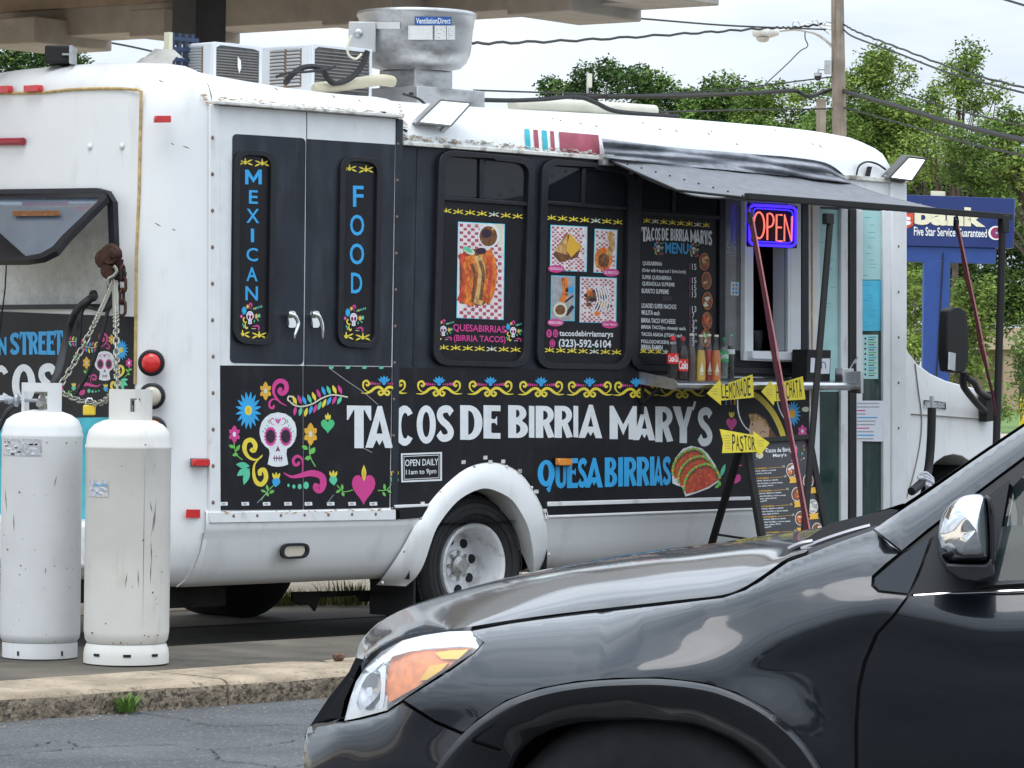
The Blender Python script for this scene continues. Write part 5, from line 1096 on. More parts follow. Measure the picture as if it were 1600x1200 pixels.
# floodlights
lit = mat('led_lens', (.9, 1, .95), .3, emit=1.6, var=.02); lit2 = mat('led_lens_bright', (.85, 1, .95), .3, emit=1.15, var=.02)
def flood(q, d0, lab, seed, dd, lensm):
    # q: lens TL,TR,BR,BL in pixels; right edge dd metres further from the camera
    P = [at(q[0][0], q[0][1], d0), at(q[1][0], q[1][1], d0 + dd), at(q[2][0], q[2][1], d0 + dd - .07), at(q[3][0], q[3][1], d0 - .07)]
    n_ = (P[1] - P[0]).cross(P[3] - P[0]).normalized()
    if n_.dot(CAM - P[0]) < 0: n_ = -n_
    c = sum(P, Vector()) / 4; big_ = [c + (p - c) * 1.16 for p in P]
    t = empty('floodlight', c - n_ * .05 - Vector((0, 0, .15)), lab, 'floodlight', 'floodlights on the truck roof edge')
    k = MB(); k.prism([p - n_ * .006 for p in big_], -n_ * .06); k.prism([c + (p - c) * .8 - n_ * .066 for p in P], -n_ * .02); k.build('housing', mat('lamp_grey', (.12, .12, .12), .5, .3) if seed else mat('lamp_silver', (.4, .4, .4), .45, .4), t, bevel=.004)
    k = MB(); k.prism(big_, -n_ * .012, 0, [[c + (p - c) * 1.02 for p in P]]); k.build('bezel', mat('bezel_grey', (.22, .22, .22), .4) if not seed else mat('bezel_black', (.05, .05, .055), .4), t)
    k = MB(); k.poly([p - n_ * .004 for p in P]); k.build('lens', lensm, t)
    k = MB(); k.bar(P[3] - n_ * .03, P[3] - n_ * .12 - Vector((0, 0, .05)), .03, .02); k.bar(P[2] - n_ * .03, P[2] - n_ * .12 - Vector((0, 0, .05)), .03, .02); k.build('bracket', steel, t)
dS = (on_y(690, 190, -.05) - CAM).dot(FW)
flood([(690, 158), (734, 162), (704, 195), (657, 190)], dS, 'silver floodlight with white lens on the roof edge over the rear windows', 0, .1, lit2)
dS = (on_y(1420, 270, -.1) - CAM).dot(FW)
flood([(1421, 247), (1446, 250), (1425, 281), (1393, 277)], dS, 'black floodlight, lit, at the front end of the awning', 1, .1, lit)
cable('lamp_wire', [on_y(x, y, -.02) for x, y in [(1338, 275), (1342, 260), (1354, 253), (1370, 256), (1384, 265)]], .006, rubber, 'thin black wire arching to the front floodlight')
k = MB(); k.obox(on_y(1357, 268, -.02), (.012, 0, 0), (0, .01, 0), (.01, 0, .03)); k.build('wire_plug', matte, label='small black plug hanging from the front lamp wire', cat='plug')

# ================================================================ awning
AW = empty('awning', on_y(1170, 300, -.5) - Vector((0, 0, .1)), 'grey tarpaulin awning on a black frame along the truck side', 'awning')
tarp = mat('silver_tarp', (.17, .176, .19), .75, var=.12, scale=14, bump=.4, bscale=45, dirt=(.14, .14, .15, .6), dscale=(9, 9, 9), dpos=(.55, .75)); tarp2 = mat('tarp_roll', (.22, .23, .255), .55, var=.25, scale=16, bump=.3, bscale=40)
YA = -1.09
OL, ORt = on_y(1172, 307, YA), on_y(1579, 339, YA); AL, AR_ = on_y(948, 246, -.035), on_y(1330, 287, -.035)
k = MB(); n, m_ = 40, 18; rr = random.Random(3); rows = []
for i in range(n + 1):
    u = i / n; A0 = AL.lerp(AR_, u); B0 = OL.lerp(ORt, u); row = []
    for j in range(m_ + 1):
        v = j / m_; p = A0.lerp(B0, v); p.z -= .055 * math.sin(math.pi * v) * (1 + .25 * math.sin(u * 9)) * (.75 + .5 * (1 - u)) * (1.15 if u < .05 else 1)
        p.z += .006 * math.sin(u * 43 + v * 6) * math.sin(math.pi * v); row.append(p)
    rows.append(row)
k.grid(rows); k.build('tarp', tarp, AW, smooth='all', solid=.006, fix=False)
k = MB(); rows = []
fx = [(940, 216), (1000, 224), (1060, 231), (1120, 236), (1180, 241), (1240, 246), (1292, 255), (1322, 276)]; bx_ = [(946, 246), (1000, 252), (1060, 259), (1120, 264), (1180, 270), (1240, 276), (1290, 281), (1330, 287)]
ft = smoothpath([(x, y, 0) for x, y in fx], 6); fb = smoothpath([(x, y, 0) for x, y in bx_], 6)
for i, (p, q) in enumerate(zip(ft, fb)):
    row = []
    for j in range(17):
        v = j / 16; x = lerp(p.x, q.x, v); y = lerp(p.y, q.y, v); s0 = shoulder(x, min(y, 245 + .0 * x), 0) if j in (0, 16) else None
        yy = lerp(.0, -.05, v) - (.035 + .018 * math.sin(i * .21 + 1)) * abs(math.sin(v * (6.4 + 1.4 * math.sin(i * .09)) + .9 * math.sin(i * .12 + .5))) - .016 * math.sin(i * .37 + v * 7) - .008 * math.sin(i * 1.1 + v * 3)
        row.append(on_y(x, y, yy))
    rows.append(row)
k.grid(rows); k.build('rolled_tarp', tarp2, AW, smooth='all', fix=False)
k = MB(); k.bar(OL - Vector((.03, 0, 0)), ORt, .035, .035); k.build('front_bar', matte, AW, bevel=.004)
k = MB(); k.tube([AL + Vector((0, -.02, -.02)), OL.lerp(AL, .5) + Vector((0, 0, -.075)), OL + Vector((0, 0, -.01))], .008, 6); k.build('edge_cord', matte, AW)
k = MB(); p = on_y(947, 250, -.04); k.obox(p, (.045, 0, 0), (0, .02, 0), (0, 0, .03)); k.obox(on_y(986, 266, -.05), (.006, 0, 0), (0, .01, 0), (0, 0, .02)); k.obox(on_y(989, 261, -.05), (.014, 0, 0), (0, .01, 0), (0, 0, .006)); k.build('wall_bracket', alu, AW)
def post(name, pts, w): k = MB(); k.tube(pts, w, 8); return k.build(name, matte, AW, smooth=True)
b0 = on_y(1298, 336, YA); b1 = on_y(1256, 835, YA - .1); b2 = b0 + (b1 - b0) * (b0.z / (b0.z - b1.z)); post('awning_post', [b0, b2], .02)
b0 = on_y(1567, 342, YA); b1 = on_y(1557, 685, YA); b2 = b0 + (b1 - b0) * (b0.z / (b0.z - b1.z)); post('awning_post', [b0, b2], .022)
k = MB(); p = on_y(1294, 342, YA); k.obox(p, (.03, 0, 0), (0, .02, 0), (0, 0, .03)); k.build('post_clamp', matte, AW, bevel=.005); k = MB(); p = on_y(1568, 350, YA); k.obox(p, (.028, 0, 0), (0, .022, 0), (0, 0, .05)); k.build('post_clamp', matte, AW, bevel=.005)
k = MB()
for i in range(9): p = AL.lerp(OL, .15 + i * .1) + Vector((0, 0, -.01)); k.lathe(p, (0, 0, 1), [(.006, 0), (.006, .008), (0, .008)], 6)
k.build('eyelet', matte, AW, kind='stuff')
# maroon tie-down straps
mar = mat('maroon_strap', (.07, .012, .02), .7, var=.25, scale=60)
def strap(p0, p1, w, label, tail=None):
    t = empty('tie_down_strap', (p1.x, p1.y, 0), label, 'strap', 'maroon straps tying down the awning')
    d = (p1 - p0).normalized(); sx = d.cross(FW).normalized()
    k = MB(); rows = []
    for i in range(13): p = p0.lerp(p1, i / 12); q = p + sx * .006 * math.sin(i * 1.1); rows.append([q - sx * w / 2, q - FW * .004, q + sx * w / 2])
    k.grid(rows); k.build('webbing', mar, t, solid=.003)
    k = MB()
    for q_ in (1,): k.tube([p0 + sx * (w * .5 + .001) * q_ - FW * .006, p1 + sx * (w * .5 + .001) * q_ - FW * .006], .0045, 5)
    k.build('pink_edge', mat('pink_edge', (.5, .2, .22), .7), t)
    k = MB(); k.tube([p0 + Vector((.016 * math.sin(g_), 0, .05 + .022 * math.cos(g_) - .02)) for g_ in (k_ * math.pi / 8 for k_ in range(0, 15))], .005, 6); k.obox(p0, (.014, 0, 0), (0, .01, 0), (0, 0, .03)); k.build('hook', matte, t)
    return t
s0 = on_y(1172, 340, YA - .03); s1 = on_y(1262, 835, YA - .25); s1 = s0 + (s1 - s0) * (s0.z / (s0.z - s1.z)); strap(s0, s1, .027, 'maroon strap running from the awning corner past the neon sign to the ground')
s0 = on_y(1494, 352, YA + .02); s1 = on_y(1541, 575, YA - .02); st = strap(s0, s1, .022, 'maroon strap under the awning end in front of the blue bank sign')
k = MB(); k.tube([s1, on_y(1552, 620, YA), on_y(1557, 660, YA), on_y(1563, 700, YA)], .009, 6); k.build('strap_tail', mar, st)
# dark foam-wrapped post with tied rag by the cab
WP = empty('wrapped_post', on_z(1446, 860, 0) if False else Vector((on_y(1446, 760, -.35).x, -.35, 0)), 'black foam-wrapped post with a white rag tied round it beside the cab', 'post')
k = MB(); k.tube(smoothpath([on_y(1456, 637, -.35), on_y(1455, 680, -.35), on_y(1452, 722, -.35), on_y(1447, 745, -.37), on_y(1434, 760, -.4), on_y(1424, 768, -.42)], 4), .026, 10); k.build('foam_sleeve', rubber, WP, smooth=True)
k = MB(); k.tube([on_y(1456, 619, -.35), on_y(1456, 638, -.35)], .014, 8); k.tube([on_y(1450, 745, -.35), Vector((on_y(1446, 760, -.35).x, -.35, 0))], .014, 8); k.build('steel_tip', steel, WP)
k = MB(); r = random.Random(5)
for i in range(5): k.tube(smoothpath([on_y(1436 + r.uniform(-2, 2), 742 + i * 2, -.38), on_y(1446, 738 + i * 5 + r.uniform(-2, 2), -.4), on_y(1455 + r.uniform(-3, 3), 748 + i * 3, -.38)], 4), .012, 6)
k.build('rag', mat('white_rag', (.6, .6, .66), .8, var=.3, scale=30), WP, smooth=True)

# ================================================================ serving shelf and what stands on it
SZ = on_y(997, 588, -.004).z; YS = -.30
sx0 = on_y(997, 588, -.004).x; sx1 = on_y(1338, 605, YS).x
zt_s = 1.425
SH = empty('serving_shelf', ((sx0 + sx1) / 2, -.15, 1.36), 'stainless steel serving shelf with rounded front edge below the hatch', 'shelf')
k = MB(); prof_ = [(-.008, 1.40), (-.008, 1.428), (-.02, 1.408), (YS + .03, 1.392), (YS + .008, 1.388), (YS - .004, 1.372), (YS, 1.35), (YS + .02, 1.342), (YS + .04, 1.35), (-.03, 1.385)]
k.prism([(sx0, y, z) for y, z in prof_], (sx1 - sx0, 0, 0)); k.build('shelf_top', steel, SH, bevel=.003)
k = MB(); k.prism([(sx0 - .003, y, z) for y, z in [(-.006, 1.44), (YS + .02, 1.4), (YS - .006, 1.372), (YS + .01, 1.338), (-.006, 1.37)]], (.003, 0, 0)); k.build('end_plate', alu, SH)
k = MB(); k.bar((sx0 + .02, -.01, 1.25), (sx0 + .02, -.16, 1.355), .02, .012); k.bar((sx0 + .02, -.015, 1.2), (sx0 + .02, -.015, 1.38), .02, .02); k.bar((sx1 - .3, -.01, 1.25), (sx1 - .3, -.16, 1.355), .02, .012); k.build('bracket', matte, SH)
k = MB(); k.obox((sx1 - .05, YS + .05, 1.425), (.05, 0, 0), (0, .03, 0), (0, 0, .045)); k.obox((sx1 + .005, YS + .0, 1.39), (.012, 0, 0), (0, .04, 0), (0, 0, .065)); k.tube([(sx1 - .02, YS + .04, 1.46), (sx1 + .02, YS + .03, 1.52), (sx1 + .05, YS + .03, 1.54), (sx1 + .02, YS + .03, 1.5)], .005, 6); k.build('hinge_latch', steel, SH, bevel=.005)
def bottle(px, pyt, pyb, yy, w, kind, label, capm, liq, lab1=None, txt=None, clear=None):
    """a drink bottle standing on the shelf: lathe body, liquid, cap and printed label"""
    p = on_y(px, pyb, yy); zb = interp([(YS, 1.3895), (-.02, 1.4085)], yy); h = on_y(px, pyt, yy).z - zb; rad = w / 2
    t = empty('drink_bottle', (p.x, yy, zb), label, 'bottle', 'drink bottles on the serving shelf'); c = (p.x, yy, zb)
    if kind == 'pet': pr = [(0, .004), (rad * .55, 0), (rad * .92, .02 * h), (rad, .08 * h), (rad * .93, .2 * h), (rad * .95, .3 * h), (rad, .33 * h), (rad, .56 * h), (rad * .96, .6 * h), (rad * .8, .7 * h), (rad * .5, .82 * h), (rad * .34, .88 * h), (rad * .34, .92 * h)]
    elif kind == 'jar': pr = [(0, .003), (rad * .95, 0), (rad, .03 * h), (rad, .45 * h), (rad * .92, .52 * h), (rad * .84, .56 * h), (rad * .82, .6 * h), (rad * .62, .72 * h), (rad * .42, .85 * h), (rad * .4, .96 * h)]
    else: pr = [(0, .003), (rad * .95, 0), (rad, .04 * h), (rad * .9, .3 * h), (rad * .98, .48 * h), (rad * .8, .62 * h), (rad * .48, .8 * h), (rad * .38, .96 * h)]
    gm = clear or mat('bottle_glass', (.55, .57, .55), .04, var=.02, spec=.6, alpha=.1)
    k = MB(); k.lathe(c, (0, 0, 1), pr, 20); k.build('bottle_glass', gm, t, smooth=True)
    lv = .78 if kind == 'pet' else .66 if kind == 'jar' else .74
    k = MB(); lp = [(r_ * .94, z_) for r_, z_ in pr if z_ < lv * h]; r_l = interp([(z_, r_) for r_, z_ in pr], lv * h) * .94; k.lathe(c, (0, 0, 1), lp + [(r_l, lv * h), (0, lv * h)], 20); k.build('drink', liq, t, smooth=True)
    k = MB(); cr_ = rad * (.42 if kind == 'pet' else .47); k.lathe(c, (0, 0, 1), [(cr_, .9 * h if kind == 'pet' else .955 * h), (cr_, .985 * h), (cr_ * .85, h), (0, h)], 16); k.build('cap', capm, t, smooth=True)
    if lab1:
        z0, z1, m_ = lab1; k = MB(); k.lathe(c, (0, 0, 1), [(rad * 1.012, z0 * h), (rad * 1.015, z1 * h)], 24); lb = k.build('label_band', m_, t, smooth=True)
        if txt:
            s_, m2 = txt; vs, fs = glyphs(s_, .03); x0 = min(v[0] for v in vs); x1 = max(v[0] for v in vs); y0 = min(v[1] for v in vs); y1 = max(v[1] for v in vs); k = MB(); a0 = math.atan2(-1, -1.0)
            k.add([(p.x + (rad * 1.03) * math.cos(a0 + ((v[0] - x0) / (x1 - x0) - .42) * 1.9), yy + (rad * 1.03) * math.sin(a0 + ((v[0] - x0) / (x1 - x0) - .42) * 1.9), zb + h * lerp(z0 + .04, z1 - .04, (v[1] - y0) / (y1 - y0))) for v in vs], fs); k.build('lettering', m2, lb, fix=False)
    if kind == 'jar':     # pale printed triangle and bars on the glass
        k = MB(); a0 = math.atan2(-1, -.7)
        def q(u, v): g_ = a0 + u; return (p.x + rad * 1.02 * math.cos(g_), yy + rad * 1.02 * math.sin(g_), zb + v * h)
        k.add([q(-.45, .17), q(0, .17), q(.45, .17), q(.2, .3), q(.05, .4), q(-.15, .3)], [(0, 1, 5), (1, 2, 3), (1, 3, 5), (3, 4, 5)])
        for v in (.12, .145): k.add([q(-.35, v - .008), q(.35, v - .008), q(.35, v + .006), q(-.35, v + .006)], [(0, 1, 2, 3)])
        k.build('printed_label', A_cream, t, fix=False)
    return t
cola = mat('cola', (.012, .006, .004), .15, var=.1); red_l = mat('label_red', (.62, .02, .025), .4); colag = mat('clear_pet', (.3, .3, .3), .05, var=.02, alpha=.08)
bottle(1051, 525, 592, -.17, .068, 'pet', 'dark cola bottle with bright red cap and label, leftmost of the bottles on the shelf', mat('cap_red', (.7, .02, .03), .4), cola, (.36, .6, red_l), ('Coca-Cola', A_white), colag)
bottle(1066.5, 526, 590, -.2, .062, 'pet', 'dark cola bottle with dull maroon cap, second from the left on the shelf', mat('cap_maroon', (.35, .02, .04), .4), cola, (.2, .48, red_l), ('Coke', A_white), colag)
bottle(1080, 521, 596, -.2, .056, 'cola', 'tall glass bottle of dark brown soda standing left of the yellow one', A_cream, mat('brown_soda', (.06, .03, .025), .15))
bottle(1094.5, 523, 597, -.22, .058, 'jar', 'glass bottle of yellow soda with pale printed triangle', A_cream, mat('yellow_soda', (.52, .34, .03), .2))
bottle(1107, 522, 597, -.18, .056, 'jar', 'glass bottle of red soda between the yellow and orange ones', A_cream, mat('red_soda', (.42, .02, .02), .2))
bottle(1118.5, 523, 598, -.22, .056, 'jar', 'glass bottle of orange soda right of the red one', A_cream, mat('orange_soda', (.62, .16, .015), .2))
bottle(1130.5, 527, 597, -.19, .054, 'pet', 'clear soda bottle with green cap and green label', mat('cap_green', (.02, .2, .1), .4), mat('clear_soda', (.3, .36, .34), .08, alpha=.5), (.42, .68, mat('label_green', (.03, .4, .12), .4)), ('Sprite', A_white), colag)
bottle(1141, 522, 588, -.08, .05, 'cola', 'dark beer-shaped bottle with pale green neck, rightmost of the bottles', mat('cap_mint', (.2, .45, .33), .4), cola, (.55, .66, A_white))
# black dispenser with taped notes at the end of the shelf
t = empty('napkin_dispenser', on_y(1281, 612, -.16), 'black box with taped white notes at the right end of the shelf', 'dispenser'); 
q = [on_y(*p, -.2) for p in [(1262, 546), (1299, 547), (1297, 602), (1260, 600)]]
k = MB(); k.prism(q, (0, .12, 0)); k.build('case', matte, t, bevel=.006)
a = Art(lambda px, py, l=0: on_y(px, py, -.203 - l)); a.poly([(1279, 560), (1297, 560), (1296, 584), (1278, 584)], paper, 0); a.poly([(1267, 559), (1274, 559.5), (1273, 582), (1266, 582)], paper, 0); a.ribbon([(1284, 576), (1284, 567), (1289, 567), (1290, 576)], 1.2, A_dark, .5, taper=False); a.build('taped_note', t)
# arrow signs
yel = mat('arrow_yellow', (.82, .68, .05), .55, var=.06, scale=20)
ink = mat('marker_ink', (.012, .012, .02), .6); pencil = mat('pencil_grey', (.5, .44, .12), .7)
def arrow(pts, y, word, wq, label, small, hang):
    t = empty('arrow_sign', on_y(sum(p[0] for p in pts) / len(pts), max(p[1] for p in pts), y), label, 'sign', 'yellow handwritten arrow signs')
    k = MB(); k.prism([on_y(*p, y) for p in pts], (0, .004, 0)); k.build('card', yel, t)
    a = Art(lambda px, py, l=0: on_y(px, py, y - .0012 - l)); n = len(word); r = random.Random(word)
    for i, ch in enumerate(word):
        u0, u1 = i / n + .01, (i + .86) / n; j = r.uniform(-1.2, 1.2); lp = lambda p, q_, u: (p[0] + (q_[0] - p[0]) * u, p[1] + (q_[1] - p[1]) * u)
        tl, tr, br, bl = lp(wq[0], wq[1], u0), lp(wq[0], wq[1], u1), lp(wq[3], wq[2], u1), lp(wq[3], wq[2], u0)
        sc_ = r.uniform(-1, 1.5); a.text(ch, [(tl[0], tl[1] + j), (tr[0], tr[1] + j), (br[0], br[1] + j + sc_), (bl[0], bl[1] + j + sc_)], ink, .3, .0)
    for x, y0_, y1_ in small: a.quad(x - 5, y0_, x + 5, y0_ + 1, pencil, .2); a.quad(x - 6, y0_ + 4, x + 4, y0_ + 5, pencil, .2); a.quad(x - 4, y0_ + 8, x + 5, y0_ + 9, pencil, .2)
    a.build('lettering', t)
    if hang: k = MB(); k.tube(smoothpath([on_y(*p, y + .012) for p in hang], 5), .004, 5); k.build('wire_stem', mat('white_wire', (.7, .7, .72), .4), t, smooth=True)
arrow([(1105, 615), (1125.5, 593), (1127, 603), (1176, 585), (1178, 621), (1126.5, 626), (1127, 633)], -.34, 'LEMONADE', [(1126.5, 602), (1173, 590), (1174, 618), (1127.5, 623.5)], 'yellow arrow sign reading LEMONADE pointing left below the bottles', [(1117, 607, 0)], [(1152.5, 622), (1153, 640), (1157, 655), (1164, 667), (1172, 674)])
arrow([(1190, 612), (1205, 595), (1207, 602), (1254.5, 588), (1258.5, 624), (1210, 627), (1209, 633.5)], -.34, 'HORCHATA', [(1212, 600), (1252, 592), (1254.5, 620), (1213.5, 624)], 'yellow arrow sign reading HORCHATA pointing left, crossed by the strap', [(1202, 608, 0)], [(1214, 626), (1218, 640), (1224, 652), (1232, 662)])
YP = -.78
arrow([(1125, 670.5), (1178, 680), (1177.5, 674), (1202.5, 692), (1188, 711), (1182, 706), (1129, 708), (1130.5, 692)], YP, 'PASTOR', [(1143.5, 678), (1180, 683), (1182, 703), (1144, 703)], 'yellow arrow sign reading PASTOR pointing right on top of the menu board', [(1136, 680, 0), (1137, 692, 0), (1189, 688, 0)], None)
# ================================================================ A-frame menu board
def zplane(P, n): return lambda px, py, l=0: on_plane(px, py, P - n * 0, n) + n * l
Pt_ = Vector((0, -.70, 1.12)); Pb_ = Vector((0, -.88, 0)); nb = Vector((0, -(Pt_.z - Pb_.z), (Pb_.y - Pt_.y) * -1)).normalized(); nb = Vector((0, -1.12, .18)).normalized()
bm_ = zplane(Pt_, nb)
bq = [(1165, 690), (1263, 683), (1292, 842), (1192, 850)]
c0, c1 = bm_(*bq[3]), bm_(*bq[2]); up_l = (bm_(*bq[0]) - c0); up_r = (bm_(*bq[1]) - c1)
bl = c0 - up_l * (c0.z - .07) / up_l.z; br = c1 - up_r * (c1.z - .07) / up_r.z; tl, tr = bm_(*bq[0]), bm_(*bq[1])
BD = empty('menu_board', ((bl.x + br.x) / 2, -.6, 0), 'black A-frame menu board with printed dishes standing before the truck', 'sandwich board')
bmat = mat('board_black', (.042, .042, .047), .5, var=.15)
k = MB(); k.prism([bl, br, tr, tl], -nb * .012); face = k.build('board_face', bmat, BD)
fm = matte
k = MB()
for p, q in ((bl, tl), (br, tr)): d = (q - p).normalized(); k.bar(p - d * (p.z / max(d.z, .1)), q, .045, .03, up=nb)
k.bar(tl, tr, .03, .04, up=nb); k.bar(bl, br, .03, .04, up=nb); k.build('front_frame', fm, BD, bevel=.003)
rl_t = tl + Vector((0, .03, -.01)); rr_t = tr + Vector((0, .03, -.01)); rl_b = on_y(1112, 850, -.16); rl_b = rl_t + (rl_b - rl_t) * (rl_t.z / (rl_t.z - rl_b.z)); rr_b = rl_b + (rr_t - rl_t)
for p, q in ((rl_t, rl_b), (rr_t, rr_b)): k = MB(); k.bar(p, q, .045, .03, up=(0, 1, 0)); k.build('rear_leg', fm, BD, bevel=.003)
k = MB(); k.bar(rl_t.lerp(rl_b, .72), rr_t.lerp(rr_b, .72), .035, .035); k.build('rear_rung', fm, BD)
k = MB(); k.bar(rl_t.lerp(rl_b, .5), tl.lerp(bl, .55), .012, .012); k.build('spreader', fm, BD)
c5b = lambda x, y: (1100 + x / 4, 560 + y / 4)
a = Art(lambda px, py, l=0: bm_(*c5b(px, py), .002 + l))
a.text('Tacos de Birria', [(382, 562), (545, 556), (548, 582), (386, 590)], A_white, .2, .02); a.text('Mary\'s', [(428, 596), (512, 592), (514, 618), (430, 624)], A_white, .2, .02)
for x0, y0, x1, n_ in [(290, 684, 500, 2), (302, 745, 510, 3), (322, 824, 524, 4), (336, 920, 548, 3), (350, 986, 560, 4), (368, 1084, 575, 2)]:
    a.text('Tacos de Quesabirria', [(x0, y0), (x0 + 100, y0 - 5), (x0 + 102, y0 + 8), (x0 + 2, y0 + 13)], A_gold, .2, .02); a.poly([(x0 + 108, y0 + 1), (x1 - 16, y0 - 6), (x1 - 16, y0 - 4), (x0 + 108, y0 + 3)], A_gold, .2); a.text('15', [(x1 - 12, y0 - 14), (x1 + 2, y0 - 15), (x1 + 3, y0 - 2), (x1 - 11, y0 - 1)], A_cream, .2, .02)
    for j in range(n_):
        w = [150, 178, 120, 60][j % 4] if n_ > 2 else [150, 120][j]; yy = y0 + 20 + j * 17 - 4
        a.text(['consome, cilantro y cebolla', 'queso fundido y carne asada', 'crema, salsa y limon', 'guacamole'][j % 4], [(x0 + 8 + j * 3, yy), (x0 + 8 + w, yy - 7), (x0 + 10 + w, yy + 4), (x0 + 10 + j * 3, yy + 12)], A_white, .2, .025)
a.build('menu_lettering', face)
for cx, cy, m1, flag in [(545, 700, A_orange, (526, 745)), (650, 765, A_tan, (645, 810)), (578, 850, A_red, (556, 896)), (678, 925, A_cream, (652, 972)), (600, 1000, A_orange, (575, 1060)), (705, 1072, A_tan, None)]:
    a = Art(lambda px, py, l=0: bm_(*c5b(px, py), .002 + l)); a.ell(cx, cy, 33, 45, A_pale, .2, n=24); a.ell(cx, cy, 29, 40, A_brown if m1 is not A_cream else A_grey, .5, n=24); r = random.Random(cx)
    for j in range(6): a.ell(cx + r.uniform(-15, 15), cy + r.uniform(-22, 22), r.uniform(6, 13), r.uniform(6, 14), r.choice([m1, A_pale, A_orange, m1]), .8 + j * .2, r.uniform(0, 3), n=8)
    if flag: x, y = flag; a.poly([(x, y), (x + 60, y - 6), (x + 54, y + 12), (x + 64, y + 30), (x + 3, y + 36), (x + 9, y + 16)], A_gold, 2.5)
    a.build('dish_photo', face)
a = Art(lambda px, py, l=0: bm_(*c5b(px, py), .002 + l)); a.ell(560, 575, 22, 40, A_pink, .2); a.ell(345, 605, 24, 22, A_cream, .2); a.ell(560, 580, 10, 20, A_cream, .6)
r = random.Random(3)
for j in range(26): a.ell(r.choice([r.uniform(315, 395), r.uniform(530, 625)]), r.uniform(540, 645), r.uniform(3, 7), r.uniform(3, 7), r.choice([A_blue, A_mag, A_cream, A_gold, A_mint]), 1, n=6)
a.build('skull_decal', face)
# ================================================================ neon sign
tN = empty('neon_sign', on_y(1208, 388, -.1), 'neon OPEN sign with red letters inside a blue glowing outline', 'neon sign')
yn = -.075
k = MB(); k.prism([on_y(*p, yn + .02) for p in [(1170, 318), (1246, 322), (1245, 388), (1169, 385)]], (0, .012, 0)); k.build('backing', matte, tN)
blue = mat('neon_blue', (.05, .02, 1.0), .3, emit=1.7, var=.0); redn = mat('neon_red', (1.0, .2, .15), .3, emit=1.05, var=.0); blu2 = mat('neon_core', (.06, .03, 1.0), .3, emit=1.2, var=0)
def ntube(name, pts, r, m, closed=False): 
    k = MB(); P = [on_y(*p, yn) for p in pts]
    if closed: P = P + [P[0], P[1]]
    k.tube(P, r, 8); return k.build(name, m, tN, smooth=True)
ntube('outline_tube', rquad([(1172, 320), (1244, 324), (1243, 385), (1171, 382)], 9), .0085, blue, True); ntube('outline_tube', rquad([(1177, 325), (1239, 329), (1238, 380), (1176, 377)], 8), .0045, blu2, True)
ntube('letter_tube', [(1186 + 8.3 * math.cos(g_), 352 + 20.5 * math.sin(g_) + .06 * 8 * math.cos(g_)) for g_ in (2 * math.pi * i / 22 for i in range(22))], .0052, redn, True)
ntube('letter_tube', [(1199, 375), (1199, 334)] + [(1203 + 6 * math.cos(R(q_)), 344 + 10.5 * math.sin(R(q_))) for q_ in range(-90, 91, 30)] + [(1199, 355)], .0052, redn)
ntube('letter_tube', [(1222, 336), (1213.5, 335.5), (1213, 376), (1222, 377)], .0052, redn); ntube('letter_tube', [(1213, 355), (1221, 355.5)], .0052, redn)
ntube('letter_tube', [(1225.5, 377), (1226, 336), (1236.5, 377), (1237.5, 338)], .0052, redn)
k = MB(); k.tube([on_y(1170, 318, yn), on_y(1167, 300, -.05)], .004, 5); k.build('hanging_wire', matte, tN)

